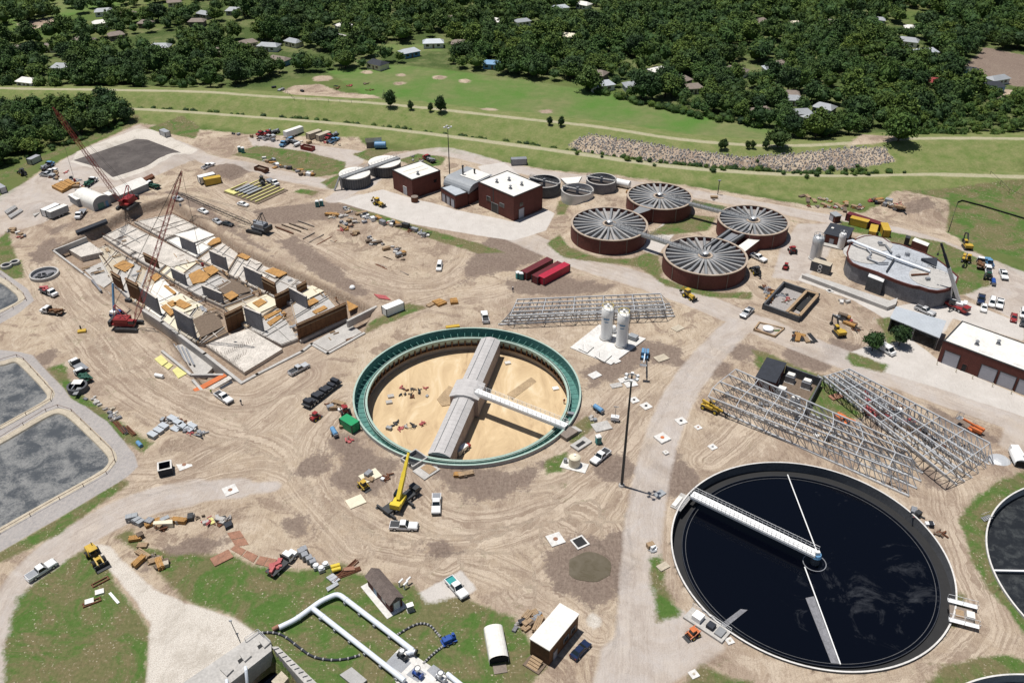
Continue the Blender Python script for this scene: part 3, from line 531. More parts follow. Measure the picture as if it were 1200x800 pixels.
# long fabric-covered trough across the tank
p0, p1 = P(514.5, 532, .4), P(575, 397.5, .4); d_ = p1-p0; LT = d_.length; rzT = math.atan2(d_.y, d_.x)
tent = thing('covered_trough', 'long pale grey gabled enclosure crossing the sandy floor of the unfinished clarifier', 'enclosure', (p0.x, p0.y, -4.9), rzT)
def gable(x0, x1, w, zb, ze, zr, mr=0):
    return MB().add([(x0, -w, ze), (x0, -w*.5, ze+(zr-ze)*.75), (x0, 0, zr), (x0, w*.5, ze+(zr-ze)*.75), (x0, w, ze), (x1, -w, ze), (x1, -w*.5, ze+(zr-ze)*.75), (x1, 0, zr), (x1, w*.5, ze+(zr-ze)*.75), (x1, w, ze)], [(i, i+1, i+6, i+5)[::-1] for i in range(4)]+[(0, 1, 2, 3, 4)[::-1], (5, 6, 7, 8, 9), (0, 4, 9, 5)], mr)
hw = 2.75
MB().box(0, LT, -hw+.1, hw-.1, .05, 5.0).build('side_wall', 'tent_side', tent)
gable(-.2, LT+.2, hw, 5, 5.0, 6.0).build('roof', 'tent_fabric', tent)
xm = (P(543, 455, 1)-p0).length
MB().box(xm-3.4, xm+3.4, -hw-.9, hw+.9, .05, 5.6).build('centre_housing', 'tent_side', tent); gable(xm-3.6, xm+3.6, hw+1.1, 5.6, 5.6, 6.6).build('centre_roof', 'tent_fabric', tent)
for k in (-1, 1): MB().box(.3, LT-.3, k*1.2-.05, k*1.2+.05, 5.85, 5.95).build('ridge_strip', 'rail_grey', tent)
wb_ = thing('walkway_bridge', 'white access walkway bridge from the unfinished clarifier rim to its centre', 'walkway', (0, 0, 0))
q0, q1 = P(558, 457, 1.9), P(664, 500.5, 1.3); wb_.location = (q0.x, q0.y, 0); bridge(None, wb_, (0, 0, 1.9), (q1.x-q0.x, q1.y-q0.y, 1.5), 1.7, 0, 0, ('white_paint', 'white_paint', 'white_paint'), 1.2, 20, 1.0)
# sump box and slab outside the near rim
a_, b2_ = P(484, 551), P(506, 541); sm_ = thing('effluent_box', 'open concrete sump box with timber deck against the near rim', 'sump', (a_.x, a_.y, 0), ang(a_, b2_)+.18)
q = MB(); q.box(0, 4.6, 0, .3, 0, 1.1); q.box(0, .3, .3, 4.0, 0, 1.1); q.box(4.3, 4.6, .3, 4.0, 0, 1.1); q.box(0, 4.6, 4.0, 4.3, 0, 1.1); q.build('wall', 'concrete', sm_); MB().box(.3, 4.3, .3, 4.0, .02, .06).build('floor', 'dark_steel', sm_)
MB().box(-.4, 4.4, -4.4, -.3, 0, .3).build('deck', 'concrete', sm_); MB().box(1.5, 3.8, -3.9, -.9, .3, .42).build('cover', 'timber', sm_)

def finished_tank(c, label, depth, wm, water, launder=True):
    cx, cy, R = c; t = thing('clarifier', label, 'settling tank', (cx, cy, 0))
    MB().ring(R-.3, R, -depth-1, .45, 128).build('wall', wm, t, smooth=True); MB().ring(R-.3, R+.02, .45, .52, 128).build('rim', 'pale_concrete', t, smooth=True)
    if launder:
        MB().ring(R-2.6, R-2.45, -depth-.6, -depth+.18, 128).build('weir', 'charcoal_roof', t, smooth=True); MB().ring(R-3.3, R-3.2, -depth-.5, -depth+.10, 128).build('scum_baffle', 'dark_concrete', t, smooth=True)
        MB().ring(R-2.6, R-.3, -depth-.4, -depth-.25, 128).build('launder_floor', 'black_rubber', t, smooth=True)
    o = MB().disc(R-.3 if not launder else R-2.5, -depth, 128).build('water_surface', water, t); return t
t2 = finished_tank(C2, 'big dark water clarifier with a white bridge to its centre', 1.7, 'tank_wall', 'tank_water')
cx2, cy2, R2 = C2
def loc2(px, py, z): p = P(px, py, z); return Vector((p.x-cx2, p.y-cy2, z))
br2 = thing('walkway_bridge', 'white railed walkway bridge reaching from the rim to the middle of the dark water', 'walkway')
g0, g1 = P(811, 578, 1.0), P(957, 650, .6); br2.location = (g0.x, g0.y, 0); bridge(None, br2, (0, 0, 1.0), (g1.x-g0.x, g1.y-g0.y, .6), 1.9, 0, 0, ('white_paint', 'rail_white', 'rail_white'), 1.2, 30, .7)
dr = thing('drive_unit', 'pale blue drive unit at the middle of the dark water tank', 'drive', (g1.x, g1.y, 0)); MB().cyl(0, 0, -3.2, .3, .9, .9, 24).build('column', 'dark_concrete', dr); MB().cyl(0, 0, .3, .9, 1.1, .9, 20).build('gearbox', 'light_blue', dr); MB().box(-.5, .5, -.35, .35, .9, 1.6).build('motor', 'white_paint', dr); MB().ring(2.2, 2.35, -2.3, -1.6, 32).build('feed_well', 'steel_grey', dr)
for a, b, lab in (((923, 556), (957, 645), 'thin pink-white skimmer pipe running from the centre toward the trusses'), ((943, 664), (985, 778), 'thin pink-white skimmer pipe running from the centre toward the near rim')):
    p, q = P(*a, -1.4), P(*b, -1.4); s = thing('skimmer_arm', lab, 'skimmer', (p.x, p.y, 0)); d = q-p
    MB().tube([(0, 0, -1.4), (d.x, d.y, -1.4)], .13, 8).build('pipe', 'mint' if 0 else 'white_paint', s)
    copies(MB().bar((0, 0, -1.72), (0, 0, -1.4), .1).build('hanger', 'steel_grey', s), [((d.x*i/9, d.y*i/9, 0), 0) for i in range(10)])
for s_, lab in (("984,777 974,776 944,700 954,698", 'grey scum beach plate beside the near skimmer pipe'), ("876,714 850,735 844,731 868,713", 'short grey scum trough sticking in from the near left rim')):
    pl_ = [P(a, b, -1.6) for a, b in px_list(s_)]; c_ = sum(pl_, Vector())/len(pl_); tag(MB().prism([(p.x-c_.x, p.y-c_.y) for p in pl_], 0, .12).build('scum_beach', 'grey_concrete', loc=(c_.x, c_.y, -1.75)), lab, 'beach plate')
# landing at the rim
a_ = P(796, 588); pl_ = thing('landing_platform', 'concrete landing with white cover and grating at the head of the white bridge', 'platform', (a_.x, a_.y, 0), ang(P(796, 588), P(812, 568))); MB().box(-2.6, 2.6, -1.6, .9, 0, .3).build('slab', 'concrete', pl_); MB().box(-2.2, 1.2, -.2, .8, .3, .55).build('cover', 'white_roof', pl_)
q = MB(); [q.box(-2.4+i*.5, -2.1+i*.5, -1.5, -.4, .3, .36) for i in range(10)]; q.build('grating', 'rail_grey', pl_)
t3 = finished_tank(C3, 'round tank with pebbly dark water cut off by the right edge', 1.6, 'concrete', 'pebbled_water', False); p, q = P(1157, 668, -.9), P(1215, 669, -.9)
am = thing('scraper_bridge', 'thin white scraper arm lying over the pebbly dark tank', 'scraper', (p.x, p.y, -1.2)); d = q-p; MB().bar((0, 0, .3), (d.x, d.y, .3), .4, .25).build('beam', 'white_paint', am); copies(MB().bar((0, 0, -.4), (0, 0, .2), .12).build('paddle', 'steel_grey', am), [((d.x*i/9, d.y*i/9, 0), 0) for i in range(10)])
finished_tank(C4, 'round dark tank showing only its far rim at the bottom edge', 1.6, 'concrete', 'pebbled_water', False)
a_ = P(1151, 609); st = thing('stair', 'small grey metal stair against the pebbly tank', 'stair', (a_.x, a_.y, 0), .25); q = MB(); [q.box(i*.4, i*.4+.36, -.6, .6, .15+i*.1, .2+i*.1) for i in range(5)]; q.build('tread', 'rail_grey', st); q = MB(); [q.bar((0, s*.65, 1), (2, s*.65, 1.4), .06) or q.bar((i*1., s*.65, 0), (i*1., s*.65, 1+i*.2), .06) for s in (-1, 1) for i in range(3)]; q.build('railing', 'rail_white', st)

# ------------------------------------------------------------------ trickling filters
def filter_tank(pts, zt, label, skip, nb=28, dark=False):
    x, y, R = fit_circle([P(a, b, zt) for a, b in px_list(pts)]); t = thing('trickling_filter', label, 'filter tank', (x, y, 0))
    MB().ring(R-.45, R, 0, zt, 80).build('wall', 'red_wall', t, smooth=True); MB().ring(R-.55, R+.12, zt, zt+.25, 80).build('rim', 'tan_rim', t, smooth=True)
    copies(MB().box(R-.04, R+.1, -.1, .1, .1, zt-.1).build('wall_joint', 'brown_house', t), [((0, 0, 0), 2*pi*i/9+.2) for i in range(9)]); MB().disc(R-.4, zt-1.1, 64).build('media_bed', 'media', t)
    for i in range(nb):
        a = 2*pi*(i+.3)/nb
        if any(abs((a-s+pi) % (2*pi)-pi) < .09 for s in skip): continue
        c0, s0 = math.cos(a), math.sin(a); b = MB(); w = .34
        b.box(2.3, R-.7, -w, w, .55, .62); b.box(2.3, R-.7, -w, -w+.06, -.35, .55); b.box(2.3, R-.7, w-.06, w, -.35, .55)
        b.build('radial_trough', 'light_slat' if i % 2 else 'rail_grey', t, (0, 0, zt-.55), a)
    MB().ring(1.7, 2.3, zt-1.1, zt+.25, 40).build('hub_ring', 'tan_rim', t, smooth=True); MB().cyl(0, 0, zt-1, zt+1.0, .8, .7, 20).build('distributor', 'steel_grey', t); MB().cyl(0, 0, zt+1.0, zt+1.3, 1.0, .5, 20).build('cap', 'silver', t)
    return x, y, R, t
zt = 5.0
FA = filter_tank("665.8,262 687,246.5 725,245.5 760,261 761,268 733,281 700,279.5 673,269.5", zt, 'red walled trickling filter with radial troughs nearest the grey digesters', (-.6,))
FB = filter_tank("732.5,228 814.5,232 768,215.5 784,245", zt, 'red walled trickling filter farthest back beside the gravel ring road', (-.5,))
FC_ = filter_tank("774.5,294 795,282 875.5,310 860,321 829,322.5 795,313 776,299", zt, 'red walled trickling filter in front, nearest the main gravel road', (2.4,))
FD = filter_tank("840,252 927,266 884,242 900,275", zt, 'red walled trickling filter on the right by the wide gravel junction', (2.6,))
for a, b, lab in ((FA, FC_, 'grey walkway linking the two nearer trickling filters'), (FB, FD, 'grey walkway linking the two farther trickling filters')):
    p, q = Vector((a[0], a[1], 0)), Vector((b[0], b[1], 0)); s = thing('walkway_bridge', lab, 'walkway', p); bridge(None, s, (0, 0, zt+.5), (q.x-p.x, q.y-p.y, zt+.5), 1.5, 0, 0, ('rail_grey', 'silver', 'rail_grey'), 1.0, 22, .9)
# channel block between the two right filters
def poly_thing(name, label, cat, pxs, z0, z1, m, top=None, zpx=None, lip=None, group=None):
    pl = [P(a, b, z1 if zpx is None else zpx) for a, b in px_list(pxs)]; c = sum(pl, Vector())/len(pl); l = [(p.x-c.x, p.y-c.y) for p in pl]
    t = thing(name, label, cat, (c.x, c.y, z0), 0, group); MB().prism(l, 0, z1-z0).build('body', m, t)
    if top: MB().prism([(x*.985, y*.985) for x, y in l], z1-z0+.004, z1-z0+.08).build('roof', top, t)
    return t, l, c
t, l, c = poly_thing('channel_block', 'brick channel block with dark open troughs between two trickling filters', 'channel', "826,291 838,284 868,262 880,268 858,289 846,300", 0, 4.2, 'brick', 'steel_grey')
for s_ in ("836,296 878,270", "826,290 860,266"):
    (a, b) = [P(*q, 5) for q in px_list(s_)]; MB().bar((a.x-c.x, a.y-c.y, 4.7), (b.x-c.x, b.y-c.y, 4.7), 1.3, .9).build('trough', 'dark_steel', t); MB().bar((a.x-c.x, a.y-c.y, 5.17), (b.x-c.x, b.y-c.y, 5.17), .5, .05).build('trough_cover', 'rail_grey', t)
poly_thing('pump_house', 'long brick pump room with cream flat roof between two trickling filters', 'pump room', "860,292 881,277 891,281 869,298", 0, 3.6, 'brick', 'white_roof')
poly_thing('distribution_box', 'small brick box joining the far trickling filter near its left side', 'channel box', "741,248 752,240 765,240 766,244 760,247 748,251", 0, 5.0, 'brick', 'rail_grey')
# ------------------------------------------------------------------ digesters behind the brick buildings
def open_tank(pts, zt, label, wm, level, bars, loc_h=0):
    x, y, R = fit_circle([P(a, b, zt) for a, b in px_list(pts)]); t = thing('thickener_tank', label, 'open tank', (x, y, 0))
    MB().ring(R-.4, R, 0, zt, 64).build('wall', wm, t, smooth=True); MB().ring(R-.45, R+.05, zt, zt+.12, 64).build('rim', 'concrete', t, smooth=True); MB().disc(R-.35, level, 48).build('contents', 'sludge', t)
    a = bars; p = Vector((math.cos(a), math.sin(a), 0))*R; bridge(None, t, Vector((p.x, p.y, zt+.4)), Vector((-p.x, -p.y, zt+.4)), 1.1, 0, 0, ('light_slat', 'steel_grey', 'rail_grey'), .9, 9, .5)
    MB().cyl(0, 0, level, zt+1, .5, .5, 14).build('drive_column', 'steel_grey', t); return t
open_tank("618.5,210 657,215 637,205 640,220", 4.2, 'low dark open tank touching the larger brick building', 'dark_concrete', 1.5, 2.6)
open_tank("655.5,222 698,223 676,215.6 677,229", 4.0, 'pale grey open tank standing nearest of three thickeners', 'silver', 2.4, 2.65)
open_tank("685,210 724.5,212 704,203.6 705,216", 4.0, 'dark grey open tank with a white bridge, rearmost of three thickeners', 'grey_concrete', 2.6, 2.75)
a_ = P(729, 219); tk = thing('storage_tank', 'white horizontal cylinder tank lying beside the rearmost thickener', 'tank', (a_.x, a_.y, 0), -.5); MB().tube([(-3.2, 0, 1.5), (-3, 0, 1.5), (3, 0, 1.5), (3.2, 0, 1.5)], [.9, 1.4, 1.4, .9], 20).build('shell', 'white_paint', tk, smooth=True); q = MB(); [q.box(x-.2, x+.2, -1, 1, 0, .6) for x in (-2, 2)]; q.build('saddle', 'concrete', tk)
poly_thing('tank_cover', 'pale metal cover roof between the thickeners', 'cover', "657,209 682,207 678,214 664,216", 2.6, 3.2, 'steel_grey', 'white_roof')
# two tanks under white half-round covers with a walkway across
def covered(pts, zt, label):
    x, y, R = fit_circle([P(a, b, zt) for a, b in px_list(pts)]); t = thing('storage_tank', label, 'covered tank', (x, y, 0)); MB().ring(R-.3, R, 0, zt, 56).build('wall', 'dark_concrete', t, smooth=True)
    MB().lathe([(R+.1, zt-.15), (R+.1, zt+.15), (R*.6, zt+.35), (.01, zt+.45)], 56).build('cover', 'white_roof', t, smooth=True); q = MB()
    for i in range(40): a = 2*pi*i/40; q.obox((math.cos(a)*(R+.03), math.sin(a)*(R+.03), 0), .12, .12, zt-.2, a)
    q.build('wall_rib', 'grey_concrete', t); return x, y, R
ca = covered("396,205 434.8,202.5 417,209.6 413,197", 4.2, 'dark ribbed tank with white cover, left of the pair by the brick building'); cb = covered("432,193 470,190 455,196 450,183", 4.2, 'dark ribbed tank with white cover, touching the smaller brick building')
p, q = P(399, 207.5, 5), P(467, 184, 5); s = thing('walkway_bridge', 'grey walkway with railings crossing over two white covered tanks', 'walkway', (p.x, p.y, 0)); bridge(None, s, (0, 0, 5.0), (q.x-p.x, q.y-p.y, 5.0), 2.0, 0, 0, ('rail_grey', 'steel_grey', 'rail_white'), 1.0, 18, .6)
f = MB(); d = q-p
for t_k in (0, .48, 1): f.bar((d.x*t_k, d.y*t_k, 0), (d.x*t_k, d.y*t_k, 4.6), .5)
f.build('support', 'rail_grey', s); MB().bar((-.5, .3, 4.8), (-2.6, -1.2, .1), .9, .25).build('stair', 'rail_grey', s)
# ------------------------------------------------------------------ grey digester group
ROOF = "992.5,297 996,288 1003,281 1013,277.5 1024,276.5 1035,279.5 1042,284.5 1056,287 1070,292.5 1083,297 1096,303 1107,311 1116,319 1122.5,325 1120,332 1117,336.5 1108,340 1098,341.5 1088,340 1078,336.5 1070,335.5 1060,332.5 1050,329 1038,324 1028,319.5 1017.5,316 1008,313 999,309 994,303.5"
t, l, c = poly_thing('digester', 'broad grey walled digester group with a pale flat lobed roof', 'digester', ROOF, 0, 5.6, 'grey_concrete', 'digester_top')
pr = MB(); n = len(l)
for i in range(n):
    p, q = Vector(l[i]+(5.45,)), Vector(l[(i+1) % n]+(5.45,)); k = 1.003; pr.bar(p*1.0, q*1.0, .5, .9, 0)
pr.build('parapet', 'brick', t)
for a, b, z, r in (("1013,298", 0, 5.7, 6.4), ("1092,326", 0, 5.7, 6.4), ("1024,285", 0, 5.7, 5.6)):
    p = P(*px_list(a)[0], 5.6); q = MB(); q.lathe([(r, z), (r, z+.12), (.01, z+.3)], 40, 0, (p.x-c.x, p.y-c.y)); q.build('tank_lid', 'concrete', t, smooth=True)
def rp(px, py, z=5.9): p = P(px, py, z); return (p.x-c.x, p.y-c.y, z)
MB().tube([rp(994, 283, 5.9), rp(999, 282, 7.2), rp(1005, 285, 7.2), rp(1050, 303, 6.6), rp(1090, 318, 6.4)], .45, 10).build('gas_pipe', 'pipe_white', t, smooth=True)
MB().tube([rp(1016, 291, 6.8), rp(1021, 297, 6.3), rp(1017, 303, 6.3), rp(1030, 308, 6.3), rp(1041, 308, 6.3)], .3, 8).build('branch_pipe', 'steel_grey', t); MB().tube([rp(1030, 286, 6.4), rp(1038, 287, 6.4), rp(1045, 296, 6.4)], .3, 8).build('branch_pipe', 'rail_grey', t)
MB().tube([rp(1048, 303, 6.5), rp(1039, 318, 6.2)], .25, 8).build('branch_pipe', 'dark_steel', t); MB().tube([rp(1068, 322, 6.2), rp(1088, 321, 6.2)], .3, 8).build('branch_pipe', 'rust', t)
copies(MB().box(-.6, .6, -.5, .5, 5.7, 6.7).build('roof_unit', 'steel_grey', t), [(rp(a, b)[:2]+(0,), 0) for a, b in ((1031, 286), (1063, 299), (1087, 328), (1018, 304), (1052, 302))])
q = MB(); z_ = 6.9
for i in range(9): a, b = rp(1052+i*7, 300+i*2.6), 0; q.bar((a[0], a[1], 5.7), (a[0], a[1], z_), .08)
a, b = rp(1052, 300), rp(1108, 321); q.bar((a[0], a[1], z_), (b[0], b[1], z_), .08); q.build('railing', 'rail_white', t)
pp = px_list("1079,305 1098,304.5 1096,315 1090,311"); MB().prism([rp(a, b, 5.8)[:2] for a, b in pp], 5.7, 6.6).build('hatch', 'charcoal_roof', t)
poly_thing('annex', 'grey lower box annex with open white edged top against the digester wall', 'annex', "1017,324 1019,319 1037.5,326 1035,331", 0, 4.6, 'dark_concrete', 'rail_white')
poly_thing('valve_house', 'small brick valve house with white coping behind the digester', 'outbuilding', "1069,282 1072,278.5 1089.5,285.5 1087,289", 0, 4.6, 'brick', 'white_roof')
poly_thing('cabinet', 'black electrical cabinet on the grass behind the digester', 'cabinet', "1061,278.5 1062,275.5 1067.5,277 1066.5,280", 0, 3.0, 'black_rubber', 'dark_steel')
poly_thing('retaining_wall', 'low pale concrete retaining wall in front of the grey digesters', 'wall', "940,322 945,320 1043,352 1052,349 1050,356 1040,360", 0, 1.2, 'concrete')
# ------------------------------------------------------------------ brick buildings
def rect(A_, ay, Bt, Ct):
    h = hz(A_[0], A_[1], ay); a = P(*A_); b = P(*Bt, h); c = P(*Ct, h); rz = math.atan2(b.y-a.y, b.x-a.x)
    return a, rz, math.hypot(b.x-a.x, b.y-a.y), (c.x-a.x)*-math.sin(rz)+(c.y-a.y)*math.cos(rz), h
def flat_roof(t, lx, ly, h, roof='white_roof', cop='dark_steel'):
    MB().box(.3, lx-.3, .3, ly-.3, h-.098, h).build('roof', roof, t); q = MB()
    for b in ((-.06, lx+.06, -.06, .3), (-.06, lx+.06, ly-.3, ly+.06), (-.06, .3, .3, ly-.3), (lx-.3, lx+.06, .3, ly-.3)): q.box(*b, h-.097, h+.14)
    q.build('coping', cop, t)
def vents(t, pts, h, m='steel_grey'):
    for x, y in pts:
        o = MB(); o.box(-.45, .45, -.45, .45, 0, .5); o.cyl(0, 0, .5, 1.1, .3, .3, 12); o.cyl(0, 0, 1.1, 1.4, .55, .3, 12); o.build('roof_vent', m, t, (x, y, h))
def opening(t, name, m, axis, u0, u1, z0, z1, at=0., sgn=-1, frame=None):
    d = .07*sgn
    if axis == 'x': o = MB().box(u0, u1, min(at, at+d), max(at, at+d), z0, z1)
    else: o = MB().box(min(at, at+d), max(at, at+d), u0, u1, z0, z1)
    o = o.build(name, m, t)
    if frame:
        f = MB(); d2 = d*1.7
        for (a0, a1, b0, b1) in ((u0-.15, u0, z0, z1+.15), (u1, u1+.15, z0, z1+.15), (u0, u1, z1, z1+.15)):
            if axis == 'x': f.box(a0, a1, min(at, at+d2), max(at, at+d2), b0, b1)
            else: f.box(min(at, at+d2), max(at, at+d2), a0, a1, b0, b1)
        f.build('frame', frame, o)
a, rz, lx, ly, h = rect((602, 259.4), 231, (636, 217), (551, 217)); t = thing('brick_building', 'larger dark red brick building with white flat roof and four roof vents', 'building', a, rz)
MB().box(0, lx, 0, ly, 0, h-.1).build('wall', 'brick', t); flat_roof(t, lx, ly, h); vents(t, [(lx*.28, ly*.32), (lx*.3, ly*.72), (lx*.62, ly*.28), (lx*.6, ly*.62)], h)
opening(t, 'door', 'dark_steel', 'y', ly*.44, ly*.62, 0, 3.6, 0, -1, 'rail_grey'); opening(t, 'window', 'glass', 'y', ly*.27, ly*.38, 3.4, 4.8, 0, -1, 'rail_grey'); opening(t, 'window', 'glass', 'y', ly*.66, ly*.75, 3.5, 5.2, 0, -1, 'rail_grey'); opening(t, 'door', 'door_grey', 'x', lx*.18, lx*.34, 0, 3.6, 0, -1, 'rail_grey'); opening(t, 'window', 'glass', 'x', lx*.2, lx*.32, 4.6, 6.0)
opening(t, 'downpipe', 'dark_steel', 'y', ly*.56, ly*.58, 4, h, 0)
MB().box(lx*.2, lx*.6, ly+.0, ly+2.5, 0, 4).build('lean_to', 'brick', t)
a, rz, lx, ly, h = rect((484, 233), 211, (516, 200), (448, 203)); t = thing('brick_building', 'smaller dark red brick building with stained white roof beside the covered tanks', 'building', a, rz)
MB().box(0, lx, 0, ly, 0, h-.1).build('wall', 'brick', t); flat_roof(t, lx, ly, h); vents(t, [(lx*.35, ly*.2)], h); q = MB(); [q.box(lx*.15, lx*.85, ly*k-.1, ly*k+.1, h-.05, h+.1) for k in (.4, .65)]; q.build('roof_ridge', 'cream_paint', t)
opening(t, 'door', 'door_grey', 'y', ly*.3, ly*.46, 0, 3.2, 0, -1, 'pale_concrete'); opening(t, 'window', 'glass', 'x', lx*.75, lx*.85, 3.5, 4.6)
a_ = P(487.5, 234); wt = thing('water_tank', 'rusty round tank at the corner of the smaller brick building', 'tank', (a_.x-.3, a_.y-1.6, 0)); MB().cyl(0, 0, 0, 2.0, 1.3, 1.3, 20).build('shell', 'rust', wt); MB().cyl(0, 0, 2.0, 2.15, 1.35, .9, 20).build('lid', 'brown_house', wt)
a, rz, lx, ly, h = rect((534, 245), 230, (548, 225.5), (507, 223)); t = thing('garage', 'low brick garage with three grey roller doors between two brick buildings', 'garage', a, rz); MB().box(0, lx, 0, ly, 0, h-.1).build('wall', 'brick', t); flat_roof(t, lx, ly, h, 'sky_roof')
for k in range(3): opening(t, 'roller_door', 'door_grey', 'y', ly*(.08+.31*k), ly*(.08+.31*k)+ly*.22, 0, 3.2, 0, -1, 'dark_steel')
a, b, c = P(550, 240), P(520, 229), P(560, 222); rz = ang(b, a); lx = (a-b).length; t = thing('boiler_house', 'grey curved-roof link building with two stacks beside the larger brick building', 'building', b, rz); q = MB(); w_ = 13
prof = [(0, 4.2)]+[(3.2*(1-math.cos(k*pi/10)), 4.2+3.0*math.sin(k*pi/10)) for k in range(1, 6)]+[(w_, 7.3)]
n = len(prof); q.add([(0, y, z) for y, z in prof]+[(lx, y, z) for y, z in prof], [(i, i+1, n+i+1, n+i)[::-1] for i in range(n-1)]+[(0,)+tuple(range(n-1, 0, -1)), tuple(range(n, 2*n))], 0); q.build('roof', 'roof_grey', t); MB().box(.05, lx-.05, .1, w_-.1, 0, 4.19).build('wall', 'brick', t); MB().box(lx*.3, lx*.95, 5, w_-.4, 7.3, 7.45).build('roof_deck', 'white_roof', t)
for x, y, hh in ((lx*.35, 6, 3.4), (lx*.2, 8, 2.2), (lx*.55, 9.5, 1.6)): q = MB(); q.cyl(x, y, 7.2, 7.3+hh, .3, .3, 12); q.cyl(x, y, 7.3+hh, 7.6+hh, .45, .35, 12); q.build('flue', 'dark_steel', t)
poly_thing('yard_wall', 'tan screen wall behind the curved-roof link building', 'wall', "520,205 556,199 557,200.5 521,207", 0, 3.0, 'tan_block'); poly_thing('yard_wall', 'short tan screen wall end standing beside the gravel ring road', 'wall', "545,204 555,196.5 556,197.5 546,206", 0, 3.4, 'tan_block')
# workshop on the right
a = P(1098, 423); h = 6.6; b = P(1215, 440, h); c = P(1117, 372.5, h); rz = ang(a, b); lx = 62.; ly = (c.x-a.x)*-math.sin(rz)+(c.y-a.y)*math.cos(rz)
t = thing('workshop', 'long brick workshop with cream roof and grey roller doors at the right edge', 'building', a, rz); MB().box(0, lx, 0, ly, 0, h-.1).build('wall', 'brick', t); flat_roof(t, lx, ly, h)
k_ = 1/4.55
for u0, u1 in ((1.2, 5.0), (10.6, 14.4), (15.2, 19.0), (19.8, 23.6), (31, 35), (36, 40)): opening(t, 'roller_door', 'door_grey', 'x', u0, u1, 0, 4.0, 0, -1, 'dark_steel')
for u in (6.2, 25): opening(t, 'door', 'black_rubber', 'x', u, u+1.1, 0, 2.2, 0, -1, 'brick')
vents(t, [(11, ly*.62), (7, ly*.3), (19, ly*.66), (30, ly*.6), (27, ly*.3)], h); q = MB(); q.box(-1, 1, -.8, .8, 0, 1.2); q.build('air_unit', 'steel_grey', t, (21.5, ly*.75, h-.05)); q = MB(); q.box(-3, 3, -.3, .3, 0, .6); q.build('duct', 'rail_grey', t, (24, ly*.66, h-.05))
for k in range(4): MB().box(-1.6, 1.6, -.5, .5, 0, .12).build('skylight', 'pale_concrete', t, (10+k*8.5, ly*.14, h-.05))
for u in (.6, 5.6, 9.8, 14.8, 19.4, 24.2): tag(MB().cyl(0, 0, 0, 1.1, .12, .12, 10).build('bollard', 'cream_paint', loc=a+Vector((math.cos(rz)*u+math.sin(rz)*1.8, math.sin(rz)*u-math.cos(rz)*1.8, 0))), 'pale yellow bollard standing in front of the brick workshop doors', 'bollard', 'bollards along the workshop front')
# open carport
pl = poly("1043,372.5 1050,359 1109,376 1101,396", 4.2); c = sum(pl, Vector())/4; t = thing('carport', 'pale blue-grey metal roofed open shed beside the brick workshop', 'shed', (c.x, c.y, 0)); l = [(p.x-c.x, p.y-c.y) for p in pl]
MB().prism(l, 4.0, 4.25).build('roof', 'sky_roof', t)
for i in range(4): MB().bar((l[i][0]*.94, l[i][1]*.94, 0), (l[i][0]*.94, l[i][1]*.94, 4.0), .35).build('post', 'dark_steel', t)
m_ = ((l[0][0]+l[3][0])/2*.94, (l[0][1]+l[3][1])/2*.94); MB().bar(m_+(0,), m_+(4,), .35).build('post', 'rail_grey', t); q = MB(); q.bar((l[1][0]*.95, l[1][1]*.95, 2), (l[2][0]*.95, l[2][1]*.95, 2), .2, 3.9); q.bar((l[0][0]*.95, l[0][1]*.95, 2), (l[1][0]*.95, l[1][1]*.95, 2), .2, 3.9); q.build('back_wall', 'dark_steel', t); MB().bar((l[2][0]*.96, l[2][1]*.96, 2), (l[3][0]*.96, l[3][1]*.96, 2), .2, 3.9).build('side_wall', 'steel_grey', t)
# control building and small brick buildings by the silos
def simple(name, label, cat, A_, ay, Bt, Ct, wall, roof, door=None, over=0., m_door='door_grey'):
    a, rz, lx, ly, h = rect(A_, ay, Bt, Ct); t = thing(name, label, cat, a, rz); MB().box(0, lx, 0, ly, 0, h-.02).build('wall', wall, t); MB().box(-over, lx+over, -over, ly+over, h, h+.22).build('roof', roof, t)
    for ax, u, w, hh in door or (): 
        L_ = lx if ax == 'x' else ly; opening(t, 'door' if hh > 1.6 else 'window', m_door if hh > 1.6 else 'glass', ax, L_*u, L_*u+w, 0 if hh > 1.6 else 1.2, hh if hh > 1.6 else 2.3, 0, -1, 'rail_grey')
    return t, lx, ly, h
t, lx, ly, h = simple('control_building', 'brick building with dark charcoal roof between the two white silos', 'building', (990, 291), 280, (1000, 268), (968, 271), 'brick', 'charcoal_roof', [('y', .55, 1.2, 2.2)], .3); MB().box(-.5, .5, -.4, .4, 0, .5).build('roof_unit', 'white_roof', t, (lx*.5, ly*.8, h+.22)); MB().box(-2.2, 0, ly*.2, ly*.95, 0, .5).build('dock', 'concrete', t)
simple('pump_house', 'small red brick hut with grey door beside the charcoal roofed building', 'hut', (977.5, 261.5), 254, (986, 253), (967, 250.5), 'brick', 'roof_grey', [('y', .35, 1.8, 2.2)], .2)
t, lx, ly, h = simple('electrical_building', 'brick electrical building with a dark flat roof behind the silver trusses', 'building', (906, 461), 449, (921, 426), (887, 440), 'brick', 'charcoal_roof', [('x', .4, 1.1, 2.2), ('y', .3, 1.1, 2.2)], .15)
